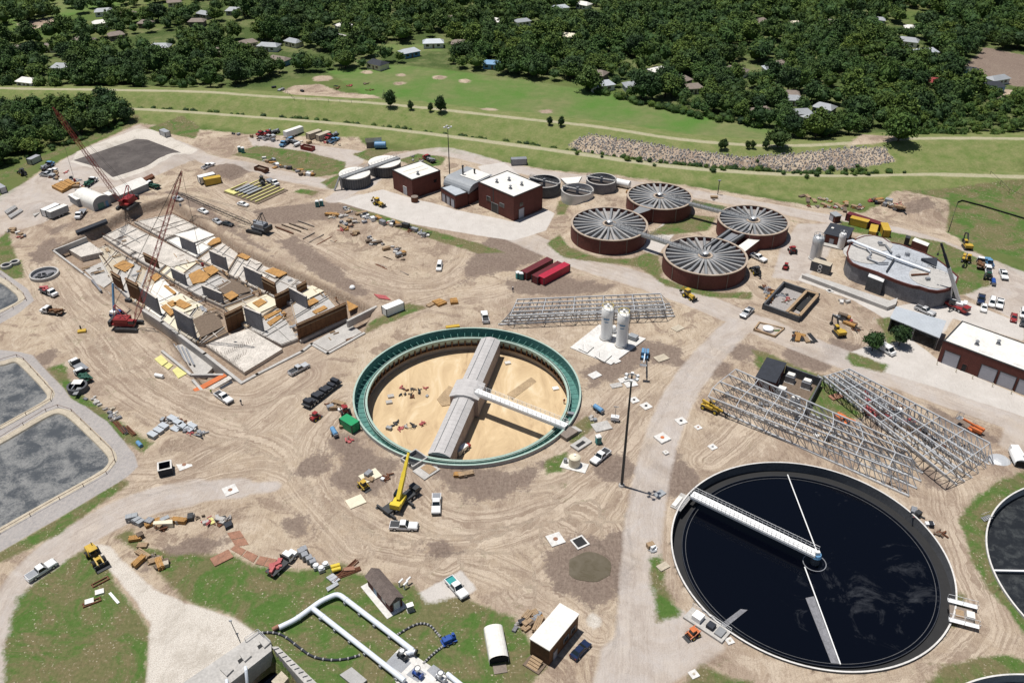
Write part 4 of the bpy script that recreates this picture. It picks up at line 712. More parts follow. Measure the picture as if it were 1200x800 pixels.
# walled transformer yard
yw = thing('yard_wall', 'dark grey wall around the transformer yard behind the trusses', 'wall'); pts = [P(*q, 2.4) for q in px_list("921,429 963,444 944,480")]; yw.location = (pts[0].x, pts[0].y, 0)
for p, q in zip(pts[:-1], pts[1:]): MB().bar((p.x-pts[0].x, p.y-pts[0].y, 1.3), (q.x-pts[0].x, q.y-pts[0].y, 1.3), .35, 2.6).build('wall_run', 'dark_concrete', yw)
yf = sheet('gravel_yard', poly("918,436 960,446 942,478 905,462"), .03, 'old_timber')
for (px, py), lab in (((925.5, 447), 'grey transformer box with white top, left one in the walled yard'), ((944.5, 454), 'grey transformer box with white top, right one in the walled yard'), ((915, 463), 'grey switch box in the corner by the brick electrical building'), ((931, 474), 'grey switch box at the open end of the walled yard')):
    p = P(px, py); s = thing('transformer', lab, 'transformer', (p.x, p.y, 0), -.55, 'transformers in the walled yard'); MB().box(-1.1, 1.1, -.9, .9, .15, 2.0).build('cabinet', 'steel_grey', s, bevel=.05); MB().box(-1.3, 1.3, -1.1, 1.1, 0, .15).build('plinth', 'concrete', s); MB().box(-.9, .9, -.7, .7, 2.0, 2.5).build('top_box', 'white_roof', s); q = MB(); [q.box(-1.25, -1.11, -.8+i*.3, -.65+i*.3, .3, 1.8) for i in range(6)]; q.build('fin', 'rail_grey', s)
# site office with white roof, canopy, brick hut, shingle shed
t, lx, ly, h = simple('site_trailer', 'dark brown site trailer with a bright cream roof beside the parked blue car', 'trailer', (643, 780), 762, (678, 720), (621, 749), 'form_brown', 'white_roof', [('x', .15, 1., 2.1), ('x', .5, 1.4, 1.5), ('x', .75, 1.4, 1.5)], .12)
st_ = MB()
for i in range(4): st_.box(-2.4+i*.5, -1.9+i*.5, ly*.25, ly*.8, 0, .3+.25*i)
st_.build('steps', 'timber', t); MB().box(-2.6, -.1, ly*.1, ly*.95, .0, .25).build('deck', 'old_timber', t)
p, q = P(585, 778), P(578, 741); rz = ang(p, q); L_ = (q-p).length; t = thing('canopy', 'white arched storage canopy with a dark open end at the bottom', 'canopy', (p.x, p.y, 0), rz); n = 10; w = 1.75
pr = [(-w, 0)]+[(-w*math.cos(pi*k/n), 1.5+1.0*math.sin(pi*k/n)) for k in range(n+1)]+[(w, 0)]; N = len(pr); MB().add([(0, y, z) for y, z in pr]+[(L_, y, z) for y, z in pr], [(i, i+1, N+i+1, N+i)[::-1] for i in range(N-1)]+[tuple(range(N, 2*N))]).build('cover', 'white_roof', t); MB().box(.4, L_-.1, -w+.1, w-.1, .02, 1.4).build('stored_goods', 'black_rubber', t); MB().box(-1.9, -.1, -1.2, 1.2, 0, .15).build('ramp', 'brown_house', t)
a = P(458, 718); h = hz(458, 718, 700); b = P(472, 692, h-.3); cc = P(418, 674, h); rz = ang(a, b); lx = (Vector((b.x-a.x, b.y-a.y))).length; ly = abs((cc.x-a.x)*-math.sin(rz)+(cc.y-a.y)*math.cos(rz)); t = thing('brick_hut', 'small dark brick hut with brown shingle gable roof beside the white pipes', 'hut', a, rz)
lx *= .88; MB().box(0, lx, 0, ly, 0, 2.6).build('wall', 'brick', t); MB().box(-1.3, lx+.6, -.8, ly+.6, 0, .14).build('plinth', 'pale_concrete', t)
MB().add([(-.35, -.35, 2.55), (lx+.35, -.35, 2.55), (lx+.35, ly+.35, 2.55), (-.35, ly+.35, 2.55), (lx/2, -.35, 3.9), (lx/2, ly+.35, 3.9)], [(0, 4, 5, 3)[::-1], (1, 2, 5, 4), (0, 1, 4), (3, 5, 2), (0, 3, 2, 1)]).build('roof', 'shingle', t)
opening(t, 'door', 'white_paint', 'x', lx*.28, lx*.28+1.3, .14, 2.2, 0, -1, 'rail_grey'); opening(t, 'door', 'light_blue', 'y', ly*.58, ly*.58+1., .14, 2.2, 0, -1, 'rail_grey'); opening(t, 'window', 'glass', 'y', ly*.2, ly*.2+1.3, 1.0, 1.9, 0, -1, 'rail_grey')
# cream-roofed shed far back
a, rz, lx, ly, h = rect((430, 173.5), 164, (446, 163), (417, 165)); t = thing('barn', 'tan roofed grey shed beside the lower levee track', 'shed', a, rz); MB().box(0, lx, 0, ly, 0, h-1).build('wall', 'brown_house', t); MB().add([(-.4, -.4, h-1.05), (lx+.4, -.4, h-1.05), (lx+.4, ly+.4, h-1.05), (-.4, ly+.4, h-1.05), (-.4, ly/2, h+.8), (lx+.4, ly/2, h+.8)], [(0, 1, 5, 4), (2, 3, 4, 5), (0, 4, 3), (1, 2, 5), (0, 3, 2, 1)]).build('roof', 'cream_paint', t); opening(t, 'door', 'door_grey', 'y', ly*.35, ly*.35+3, 0, 3, 0, -1, 'rail_grey')
p = P(446, 174); t = thing('storage_tank', 'blue horizontal cylinder tank beside the tan roofed shed', 'tank', (p.x, p.y, 0), .05); MB().tube([(-2.4, 0, 1.5), (-2.2, 0, 1.5), (2.2, 0, 1.5), (2.4, 0, 1.5)], [1., 1.4, 1.4, 1.], 18).build('shell', 'light_blue', t, smooth=True); q = MB(); [q.box(x-.2, x+.2, -1, 1, 0, .5) for x in (-1.5, 1.5)]; q.build('saddle', 'dark_steel', t)
# ------------------------------------------------------------------ silos
pd = thing('silo_pad', 'pale concrete pad under the two tall white silos', 'concrete pad'); pl = poly("668,408 702,381 757,397.5 716,428"); c = sum(pl, Vector())/4; pd.location = (c.x, c.y, 0); MB().prism([(p.x-c.x, p.y-c.y) for p in pl], 0, .3).build('slab', 'pale_concrete', pd)
q = MB(); 
for s_ in ("678,409 688,414 696,407", "697,418 708,425 717,417"):
    pts = [P(*k, .3) for k in px_list(s_)]; [q.bar((a.x-c.x, a.y-c.y, .38), (b.x-c.x, b.y-c.y, .38), .14) for a, b in zip(pts[:-1], pts[1:])]; q.bar((pts[0].x-c.x+1.2, pts[0].y-c.y, .3), (pts[0].x-c.x+1.2, pts[0].y-c.y, 1.8), .08)
q.build('conduit', 'dark_steel', pd)
def silo(b, ty, r, label, z0=0, body='white_paint', mark=True):
    h = hz(b[0], b[1], ty); p = P(*b); s = thing('silo', label, 'silo', (p.x, p.y, z0)); h -= z0
    MB().cyl(0, 0, 0, .35, r*1.15, r*1.15, 28).build('base', 'concrete', s); MB().lathe([(r*.97, .35), (r*.97, h*.72), (r*1.02, h*.725), (r*1.02, h-.7), (r*.8, h-.25), (.01, h)], 36).build('shell', body, s, smooth=True); MB().cyl(0, 0, h-.1, h+.7, r*.22, r*.2, 14).build('vent', body, s)
    q = MB(); [q.bar((math.cos(2*pi*i/10)*r*.92, math.sin(2*pi*i/10)*r*.92, h-.5), (math.cos(2*pi*i/10)*r*.92, math.sin(2*pi*i/10)*r*.92, h+.5), .07) for i in range(10)]
    q.ring(r*.9, r*.95, h+.42, h+.5, 20); q.build('guard_rail', 'crane_yellow' if mark else 'rail_grey', s)
    q = MB(); [q.bar((r+.1, sx*.22, .4), (r+.1, sx*.22, h-.3), .06) for sx in (-1, 1)]; [q.bar((r+.1, -.22, .6+k*.5), (r+.1, .22, .6+k*.5), .05) for k in range(int(h/.5)-1)]; q.build('ladder', 'rail_grey', s)
    if mark:
        q = MB()
        for k, (z, w, hh) in enumerate(((h*.66, .5, .45), (h*.58, .34, .25))): q.lathe([(r+.012, z), (r+.012, z+hh)], 8, 0, (0, 0), -pi/2-.25-w, -pi/2-.25+w)
        q.build('lettering', 'light_blue', s)
silo((710, 397), 359, 1.62, 'tall white silo with blue lettering on the pad, the left one', .3); silo((728, 405.5), 365.5, 1.62, 'tall white silo with blue lettering on the pad, the right one', .3)
silo((954.5, 303), 276, 1.75, 'stout pale grey silo beside the grey block bin', 0, 'silver', False); silo((984.5, 291), 272.5, 1.15, 'slim white silo beside the grey digesters', 0, 'white_paint', False)
p = P(718.5, 389, .3); s = thing('pressure_vessel', 'small white vessel standing between the two tall silos', 'vessel', (p.x, p.y, .3)); MB().lathe([(.9, .3), (.9, 1.6), (.6, 2.0), (.01, 2.1)], 18).build('shell', 'white_paint', s, smooth=True); q = MB(); [q.bar((math.cos(k)*.8, math.sin(k)*.8, 0), (math.cos(k)*.8, math.sin(k)*.8, .5), .12) for k in (0, 1.57, 3.14, 4.7)]; q.build('leg', 'steel_grey', s)
p = P(742, 397, .3); s = thing('equipment_skid', 'grey box skid at the far corner of the silo pad', 'skid', (p.x, p.y, .3), -.6); MB().box(-1.2, 1.2, -.9, .9, .1, 1.2).build('box', 'roof_grey', s); MB().box(-1.3, 1.3, -1, 1, 0, .1).build('frame', 'dark_steel', s)
t, l, c = poly_thing('block_bin', 'grey block bin with a white ring mark on its front wall', 'bin', "951,306 955,302 976,308.5 973,312.5", 0, 3.2, 'dark_concrete', 'tan_block')
p = P(961, 312, 2.0); q = MB(); [q.lathe([(.55, -.09), (.75, -.09), (.75, .09), (.55, .09)], 20, 0, (0, 0), 0, 2*pi, True) for _ in (0,)]; 
for dz in (.85, 2.15):
    o = MB(); o.lathe([(.45, -.06), (.62, -.06), (.62, .06), (.45, .06)], 20, 0, (0, 0), 0, 2*pi, True); e0, e1 = P(951, 306, 3.2), P(973, 312.5, 3.2); o = o.build('ring_mark', 'white_paint', t, ((e0.x+e1.x)/2-c.x, (e0.y+e1.y)/2-c.y, dz)); o.rotation_euler = (pi/2, 0, ang(e0, e1)); d_n = Vector((math.sin(ang(e0, e1)), -math.cos(ang(e0, e1)), 0))*.07; o.location += d_n
p = P(684, 547); s = thing('chemical_tank', 'cream round chemical tank on a pale pad by the near right rim', 'tank'); p = P(673, 545); s.location = (p.x, p.y, 0); MB().box(-3, 3, -1.6, 1.6, 0, .2).build('pad', 'pale_concrete', s, (0, -.3, 0), -.35); MB().lathe([(1.35, .2), (1.35, 2.5), (1.0, 2.85), (.3, 3.0), (.01, 3.0)], 28).build('shell', 'cream_paint', s, smooth=True); MB().cyl(-2, .8, .2, 1.3, .45, .45, 14).build('day_tank', 'steel_grey', s); MB().cyl(0, 0, 3, 3.2, .3, .3, 12).build('hatch', 'white_paint', s)
# ------------------------------------------------------------------ trees
def leaf_mat(name, lo, hi):
    m = bpy.data.materials.new(name); m.use_nodes = True; t = m.node_tree; L = t.links.new; b = t.nodes['Principled BSDF']; b.inputs['Roughness'].default_value = .75; b.inputs['Specular IOR Level'].default_value = .25
    oi = nn(t, 'ShaderNodeObjectInfo'); hu = nn(t, 'ShaderNodeAttribute', attribute_name='hue'); at = nn(t, 'ShaderNodeAttribute', attribute_name='tone'); geo = nn(t, 'ShaderNodeNewGeometry')
    n = nn(t, 'ShaderNodeTexNoise'); n.inputs['Scale'].default_value = .55; n.inputs['Detail'].default_value = 4; L(geo.outputs['Position'], n.inputs['Vector'])
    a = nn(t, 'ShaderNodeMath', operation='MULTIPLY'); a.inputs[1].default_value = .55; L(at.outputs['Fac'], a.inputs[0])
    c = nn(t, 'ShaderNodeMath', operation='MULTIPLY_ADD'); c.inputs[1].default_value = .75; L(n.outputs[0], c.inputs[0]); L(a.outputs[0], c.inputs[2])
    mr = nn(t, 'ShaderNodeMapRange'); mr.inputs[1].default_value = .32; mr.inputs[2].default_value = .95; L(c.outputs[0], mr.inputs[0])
    mx = nn(t, 'ShaderNodeMix', data_type='RGBA'); mx.inputs[6].default_value = lo+(1,); mx.inputs[7].default_value = hi+(1,); L(mr.outputs[0], mx.inputs[0]); 
    sm = nn(t, 'ShaderNodeMath', operation='ADD'); L(oi.outputs['Random'], sm.inputs[0]); L(hu.outputs['Fac'], sm.inputs[1]); fr = nn(t, 'ShaderNodeMath', operation='FRACT'); L(sm.outputs[0], fr.inputs[0])
    rp = nn(t, 'ShaderNodeValToRGB'); e = rp.color_ramp.elements; [e.new(.5) for _ in range(3)]
    for el, (p_, c_) in zip(e, [(0, (.62, .72, .80)), (.25, (1., 1., 1.)), (.5, (.80, .95, .85)), (.75, (1.15, 1.05, .75)), (1, (1.45, 1.3, 1.0))]): el.position = p_; el.color = c_+(1,)
    L(fr.outputs[0], rp.inputs[0]); mp = nn(t, 'ShaderNodeMix', data_type='RGBA', blend_type='MULTIPLY'); mp.inputs[0].default_value = 1; L(mx.outputs[2], mp.inputs[6]); L(rp.outputs[0], mp.inputs[7]); L(mp.outputs[2], b.inputs['Base Color'])
    MATS[name] = m; return m
leaf_mat('foliage', (.024, .054, .014), (.088, .145, .036)); leaf_mat('foliage_light', (.034, .072, .016), (.11, .165, .04)); leaf_mat('foliage_dark', (.015, .036, .012), (.055, .10, .028))
mat('bark', (.10, .075, .055), .9, var=.4, scale=2)
def crown_arrays(seed, nclump, leaves, shape=1., leafs=1.):
    """leaf tufts scattered over the lobes of an uneven crown of unit radius, sitting on z=0"""
    rr = random.Random(seed); V = []; Fc = []; T = []
    lobes = [(Vector((0, 0, .78*shape)), .62)]
    for i in range(7):
        a = 2*pi*i/7+rr.uniform(-.4, .4); d = rr.uniform(.35, .62); lobes.append((Vector((math.cos(a)*d, math.sin(a)*d, rr.uniform(.45, .95)*shape)), rr.uniform(.30, .48)))
    for i in range(3): a = rr.uniform(0, 6.28); lobes.append((Vector((math.cos(a)*.25, math.sin(a)*.25, rr.uniform(1.05, 1.3)*shape)), rr.uniform(.26, .38)))
    for ci in range(nclump):
        c, lr = lobes[ci % len(lobes)] if ci >= 2*len(lobes) else lobes[ci % len(lobes)]
        z = rr.uniform(-.55, 1); a = rr.uniform(0, 2*pi); s = math.sqrt(max(0, 1-z*z)); dv = Vector((s*math.cos(a), s*math.sin(a), z*shape)); p = c+dv*lr*rr.uniform(.72, 1.08)
        tone = rr.random(); k = rr.uniform(.10, .20)
        for li in range(leaves):
            o = Vector((rr.gauss(0, 1), rr.gauss(0, 1), rr.gauss(0, .8)))*k*.62; q = p+o; n = (dv*.8+Vector((rr.gauss(0, .6), rr.gauss(0, .6), rr.gauss(.3, .6)))).normalized()
            u = n.orthogonal().normalized(); w = n.cross(u); th = rr.uniform(0, 6.28); u, w = u*math.cos(th)+w*math.sin(th), w*math.cos(th)-u*math.sin(th); e = k*rr.uniform(.26, .52)*leafs
            i0 = len(V); V += [q+u*e, q+w*e*.8+n*e*.2, q-u*e, q-w*e*.8-n*e*.25]; Fc.append((i0, i0+1, i0+2, i0+3)); T += [tone+rr.uniform(-.15, .15)]*4
    return np.array([tuple(v) for v in V], np.float32), np.array(Fc, np.int32), np.array(T, np.float32)
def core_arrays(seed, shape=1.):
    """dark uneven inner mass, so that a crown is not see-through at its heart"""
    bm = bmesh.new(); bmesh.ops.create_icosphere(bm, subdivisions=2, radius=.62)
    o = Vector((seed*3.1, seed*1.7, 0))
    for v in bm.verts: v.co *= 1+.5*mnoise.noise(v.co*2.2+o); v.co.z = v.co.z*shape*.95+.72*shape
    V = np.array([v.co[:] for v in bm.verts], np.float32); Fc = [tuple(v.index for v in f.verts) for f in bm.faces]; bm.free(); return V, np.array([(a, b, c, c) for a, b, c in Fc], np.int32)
def mesh_np(name, V, Fq, tone, mats, tris=None):
    me = bpy.data.meshes.new(name); me.vertices.add(len(V)); me.vertices.foreach_set('co', V.ravel())
    loops = []; starts = []; k = 0
    if tris is not None and len(tris): 
        lq = np.concatenate([Fq.ravel(), tris.ravel()]); st = np.concatenate([np.arange(len(Fq))*4, len(Fq)*4+np.arange(len(tris))*3])
    else: lq = Fq.ravel(); st = np.arange(len(Fq))*4
    me.loops.add(len(lq)); me.loops.foreach_set('vertex_index', lq.astype(np.int32)); me.polygons.add(len(st)); me.polygons.foreach_set('loop_start', st.astype(np.int32))
    me.attributes.new('tone', 'FLOAT', 'POINT').data.foreach_set('value', tone.astype(np.float32))
    for m in mats: me.materials.append(MATS[m])
    me.update(calc_edges=True); return me
def crown_mesh(seed, ncl, lv, shape, m):
    V, Fq, T = crown_arrays(seed, ncl, lv, shape); cV, cF = core_arrays(seed, shape); tr = cF[:, :3]+len(V)
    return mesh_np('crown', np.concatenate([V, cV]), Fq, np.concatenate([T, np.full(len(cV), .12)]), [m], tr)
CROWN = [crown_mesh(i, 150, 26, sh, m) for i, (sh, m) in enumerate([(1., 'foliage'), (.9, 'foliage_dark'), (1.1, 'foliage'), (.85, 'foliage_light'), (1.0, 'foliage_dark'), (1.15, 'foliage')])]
CONIC = None
TRUNK = MB(); TRUNK.tube([(0, 0, -.3), (.02, 0, .35), (0, .02, .8), (.03, 0, 1.15)], [.085, .06, .045, .02], 7)
for a_ in (0, 2.1, 4.2): TRUNK.tube([(0, 0, .45), (math.cos(a_)*.3, math.sin(a_)*.3, .8), (math.cos(a_)*.5, math.sin(a_)*.5, 1.0)], [.035, .022, .01], 5)
_o = TRUNK.build('trunk', 'bark'); TRUNK_ME = _o.data; bpy.data.objects.remove(_o)
def tree(p, r, label, group=None, hs=1., var=None, lift=.25, name='tree'):
    """trunk and crown; r is the crown radius, the crown starts lift*r above the ground"""
    t = thing(name, label, 'tree', p, rnd.uniform(0, 6.28), group); v = rnd.randrange(len(CROWN)) if var is None else var
    for nm, me, z in (('trunk', TRUNK_ME, 0), ('crown', CROWN[v], lift*r)):
        o = bpy.data.objects.new(nm, me); COL.objects.link(o); o.parent = t; o.scale = (r, r, r*hs); o.location.z = z
    return t
def scatter(pl, gap, seed=1, far=None):
    """jittered points with roughly the given gap inside a world polygon"""
    rs_ = np.random.RandomState(seed); mn, mx = pl.min(0), pl.max(0); gx, gy = np.meshgrid(np.arange(mn[0], mx[0], gap), np.arange(mn[1], mx[1], gap*.88)); gx[1::2] += gap/2
    x = gx.ravel()+(rs_.rand(gx.size)-.5)*gap*.85; y = gy.ravel()+(rs_.rand(gx.size)-.5)*gap*.85; k = sdf_poly(pl, x, y) > 0; return np.stack([x[k], y[k]], 1)
HS = "189,60,g,b 137,46,b,b 172,32,b,b 241,21,g,g 205,7,b,c 277,17,g,g 280,3,d,d 100,52,b,w 27,62,b,b 75,84,w,w 35,101,w,w 118,32,w,w 123,18,w,w 316,59,g,w 328,75,b,l 395,48,w,c 403,35,w,w 345,54,g,c 480,66,s,l 528,27,b,c 584,30,w,w 578,80,l,l 443,80,d,c 684,10,w,w 655,14,s,w 668,48,c,b 612,30,w,w 620,42,w,w 704,105,s,w 742,106,g,s 784,96,d,g 812,108,w,c 770,88,w,w 797,100,b,b 862,88,w,w 855,62,b,c 890,30,b,w 930,33,c,w 975,32,b,c 1024,28,g,g 1005,22,w,w 1068,38,w,w 1062,53,w,w 1083,66,s,w 912,80,w,w 903,86,s,w 937,138,g,w 953,143,w,w 965,132,g,g 928,122,w,w 1087,101,r,b 1134,88,d,l 1167,98,w,w 1163,106,d,l 890,136,w,c 925,116,b,c 700,92,b,b 508,55,s,w 540,56,b,b 150,22,b,b 60,60,b,w 292,55,w,c 232,30,b,b 262,66,b,b".split()
CLEAR = [W2(s) for s in ("60,70 130,60 200,46 250,24 257,32 205,54 130,68 70,77", "-60,60 0,34 60,22 140,10 300,-4 300,8 150,26 60,42 0,56", "60,26 150,20 300,2 420,-4 420,6 330,6 200,18 120,30 50,42", "108,50 190,38 262,28 300,24 300,32 240,44 200,52 130,66", "300,60 345,55 370,68 350,78 315,76", "390,12 470,2 600,2 600,8 500,12 400,18", "425,60 480,55 520,62 500,72 440,72",
      "470,44 530,42 545,62 500,80 470,84 480,66", "640,12 680,10 712,16 700,24 655,20", "600,30 625,28 630,42 604,44", "1020,12 1060,6 1130,30 1165,28 1150,36 1100,36 1050,20", "925,138 950,132 985,142 975,150 930,150", "700,104 720,90 728,100 715,108", "795,106 820,110 815,116 795,112", "960,150 1000,160 1050,150 1060,160 1000,172 975,168", "1040,56 1100,60 1105,70 1060,72", "1122,80 1156,88 1200,100 1200,112 1160,112 1125,92", "680,55 700,58 690,66 668,60")]
HP_ = [P(*map(float, h.split(',')[:2])) for h in HS]
def ok(p):
    if any(abs(p[0]-h.x) < 6.5 and -11 < p[1]-h.y < 6 for h in HP_): return False
    w = mnoise.noise(Vector((p[0]*.03, p[1]*.045, 1.7)))+.6*mnoise.noise(Vector((p[0]*.09, p[1]*.1, 5.2)))
    if w > (.30 if p[0] < -60 else .50) and p[1] > (462 if p[0] < -60 else 405): return False
    return all(sdf_poly(c, np.array([p[0]]), np.array([p[1]]))[0] < 1.5 for c in CLEAR)
HOUSES = []
FOREST = W2("-330,108 0,107 100,108 200,108 245,110 262,102 300,98 330,90 375,86 430,80 438,72 470,76 495,60 530,64 520,78 560,86 600,96 650,97 680,98 690,108 740,119 780,126 830,138 870,146 905,153 940,170 975,173 1000,166 1010,158 1040,150 1080,152 1110,150 1150,110 1120,96 1125,78 1150,56 1200,60 1400,100 1400,-70 -500,-70")
LOWER_RIGHT = W2("1035,164 1050,152 1075,130 1090,112 1120,100 1160,112 1200,118 1300,128 1300,168 1200,164 1120,165 1060,166")
GROVE = W2("-120,155 0,127 40,134 80,140 118,124 128,128 155,140 140,146 100,160 60,174 20,186 0,196 -120,230")
fp = scatter(FOREST, 7.3, 5); fp = np.array([p for p in fp if ok(p) and p[1] < 1150]); lp = scatter(LOWER_RIGHT, 5.2, 6); gp_ = scatter(GROVE, 6.3, 8)
# the hedge along the field and single trees, named by where they stand
cand = [(p, rnd.choice((3.3, 3.9, 4.5, 5.2, 6.2))*rnd.uniform(.85, 1.12), 'leafy green tree in the suburban wood beyond the levee', 'trees of the suburban wood') for p in fp]+[(p, rnd.uniform(1.9, 3.4), 'young bright green tree in the thicket beside the brown field', 'trees of the thicket by the brown field') for p in lp]+[(p, rnd.uniform(3.6, 5.6), 'dense dark green tree in the grove left of the levee track', 'trees of the left grove') for p in gp_]
def vis(p):
    d = Vector((p[0], p[1], 6))-cam.location; zc = d.y*cT-d.z*sT; yc = d.y*sT+d.z*cT; u = 600+F*d.x/zc; v = 400-F*yc/zc; return -15 < u < 1215 and v > -12, zc
scored = sorted(((vis(c[0])[1]/(c[1]/5.), i) for i, c in enumerate(cand) if vis(c[0])[0]))
single = set(i for _, i in scored[:262]); rest = []
for i, (p, r, lab, grp) in enumerate(cand):
    if i in single: tree((p[0], p[1], gh(p[0], p[1])-.2), r, lab, grp, rnd.uniform(.8, 1.15), {'trees of the thicket by the brown field': 3, 'trees of the left grove': rnd.choice((1, 4, 0, 2))}.get(grp, None) if rnd.random() < .75 else None)
    else: rest.append((p, r, 'thicket' in grp))
# the rest of the wood reads as one mass
LOW = [crown_arrays(100+i, 60, 11, s, 1.25) for i, s in enumerate((1., .9, 1.1, .85, 1.))]; LCORE = [core_arrays(100+i, s) for i, s in enumerate((1., .9, 1.1, .85, 1.))]
def mass(name, label, cat, sel, leaf):
  Vs, Qs, Ts, Tr, Hu = [], [], [], [], []; off = 0
  for p, r, th in rest:
    if not (abs(p[0]) < 700) or th != sel: continue
    k = rnd.randrange(5); V, Q, T = LOW[k]; cV, cF = LCORE[k]; a = rnd.uniform(0, 6.28); c0, s0 = math.cos(a), math.sin(a); A2 = np.concatenate([V, cV]); hs = rnd.uniform(.8, 1.15); tn = rnd.uniform(-.28, .28)
    X = np.stack([(A2[:, 0]*c0-A2[:, 1]*s0)*r+p[0], (A2[:, 0]*s0+A2[:, 1]*c0)*r+p[1], A2[:, 2]*r*hs+.3*r], 1)
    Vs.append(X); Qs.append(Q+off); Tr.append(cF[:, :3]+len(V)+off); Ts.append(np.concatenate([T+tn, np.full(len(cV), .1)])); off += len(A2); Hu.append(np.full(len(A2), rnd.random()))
  wd = bpy.data.objects.new(name, mesh_np(name, np.concatenate(Vs).astype(np.float32), np.concatenate(Qs), np.concatenate(Ts), [leaf], np.concatenate(Tr))); COL.objects.link(wd); wd.data.attributes.new('hue', 'FLOAT', 'POINT').data.foreach_set('value', np.concatenate(Hu).astype(np.float32))
  tag(wd, label, cat, kind='stuff')
mass('woodland', 'continuous mass of green treetops filling the far suburb', 'woodland', False, 'foliage')
mass('thicket', 'brighter green thicket of young trees below the brown field', 'thicket', True, 'foliage_light')
for px, py, r, lab in ((1022, 411, 3.2, 'round dark green tree shading a parked white van'), (1053, 405, 3.1, 'round dark green tree against the carport')): tree(P(px, py), r, lab, None, 1.1, 1 if px < 1040 else 4, .3)
for px, py, r, lab in ((457.5, 125.5, 3.1, 'small dark cone-shaped tree in the green field, left of four'), (481.5, 128.5, 1.6, 'tiny conical tree in the green field, second of four'), (504.5, 130.5, 1.5, 'tiny conical tree in the green field, third of four'), (516.5, 131.5, 3.0, 'small dark upright tree in the green field, right of four'), (644, 146.5, 1.5, 'tiny conical tree by the levee, left one of a pair'), (657.5, 148, 1.7, 'tiny conical tree by the levee, right one of a pair'),
                       (845, 175, 1.6, 'thin small tree beside the upper levee track, leftmost of five'), (849, 174.5, 1.6, 'thin small tree beside the upper levee track, second of five'), (876, 174, 1.3, 'thin small tree beside the upper levee track, third of five'), (882, 174, 1.3, 'thin small tree beside the upper levee track, fourth of five'), (897, 174, 1.7, 'thin small tree beside the upper levee track, rightmost of five'), (911, 173, 5.0, 'round green tree alone at the right end of the green field'), (1052, 166, 7.5, 'broad pale green willow-like tree at the edge of the thicket'), (149, 142, 4.2, 'round dark tree standing alone right of the grove'), (691, 107, 7.5, 'large dark tree at the near corner of the suburban wood')):
    tree(PG(px, py), r, lab, None, 1.5 if r < 3.5 else 1.05, 3 if 'willow' in lab else (4 if r < 3.5 else None), .1)
# shrubs along the ditch, in the riprap and the hedge under the wood
BUSH = [crown_mesh(40+i, 40, 9, .7, m) for i, m in enumerate(('foliage', 'foliage_light', 'foliage_dark'))]
def bush(p, r, label, group, hs=1.):
    o = bpy.data.objects.new('bush', BUSH[rnd.randrange(3)]); COL.objects.link(o); o.location = (p.x, p.y, p.z-.15*r); o.scale = (r, r, r*hs); o.rotation_euler.z = rnd.uniform(0, 6.28); return tag(o, label, 'bush', group)
def along(s, n, w):
    l = smooth_line(W2(s)); seg = np.hypot(*np.diff(l, axis=0).T); cs = np.concatenate([[0], np.cumsum(seg)])
    for i in range(n):
        t = rnd.uniform(0, cs[-1]); k = min(np.searchsorted(cs, t)-1, len(seg)-1); k = max(k, 0); q = l[k]+(l[k+1]-l[k])*(t-cs[k])/seg[k]; x, y = q[0]+rnd.gauss(0, w), q[1]+rnd.gauss(0, w); yield Vector((x, y, gh(x, y)))
for p in along("40,124 200,128 300,136 400,144 500,155 600,167 690,181", 95, .9): bush(p, rnd.uniform(1.0, 2.1), 'low dark bush growing in the ditch between the levee tracks', 'bushes in the ditch')
for p in along("690,183 740,190 800,197 880,203 960,206 1040,204", 110, 4.0): bush(p, rnd.uniform(.8, 2.0), 'green bush at the foot of the pale riprap bank', 'bushes at the riprap foot', 1.2)
for p in along("690,106 740,119 790,130 840,140 890,150", 60, 1.3): bush(p, rnd.uniform(2.0, 3.4), 'dense green hedge bush along the back of the field', 'hedge bushes behind the field', 1.1)
for p in along("0,196 40,182 100,162 150,143", 40, 1.5): bush(p, rnd.uniform(1.0, 2.2), 'low bush at the near edge of the left grove', 'bushes edging the grove')
# riprap bank: loose pale stones nobody could count
pl = W2("665,170 690,163 740,171 800,181 870,189 930,187 1000,181 1036,180 1048,191 1000,199 940,201 870,197 800,193 740,185 690,178"); pts = scatter(pl, .95, 12); mbr = MB()
for p in pts:
    if rnd.random() < .07: continue
    s = rnd.uniform(.32, .85); x, y = p; z = 0; a = rnd.uniform(0, 6); mbr.hexa([(x+s*math.cos(a+k*pi/2)*rnd.uniform(.6, 1), y+s*math.sin(a+k*pi/2)*rnd.uniform(.6, 1), -.3) for k in range(4)], [(x+s*.5*math.cos(a+k*pi/2)*rnd.uniform(.4, 1.2), y+s*.5*math.sin(a+k*pi/2)*rnd.uniform(.4, 1.2), s*rnd.uniform(.4, .9)) for k in range(4)])
rz_ = np.array([heights(np.array([v[0]]), np.array([v[1]]))[0] for v in mbr.v[::8]]); mbr.v = [(v[0], v[1], v[2]+rz_[i//8]) for i, v in enumerate(mbr.v)]
tag(mbr.build('riprap', 'bare_rubble'), 'pale broken stone riprap on the levee slope', 'stones', kind='stuff')
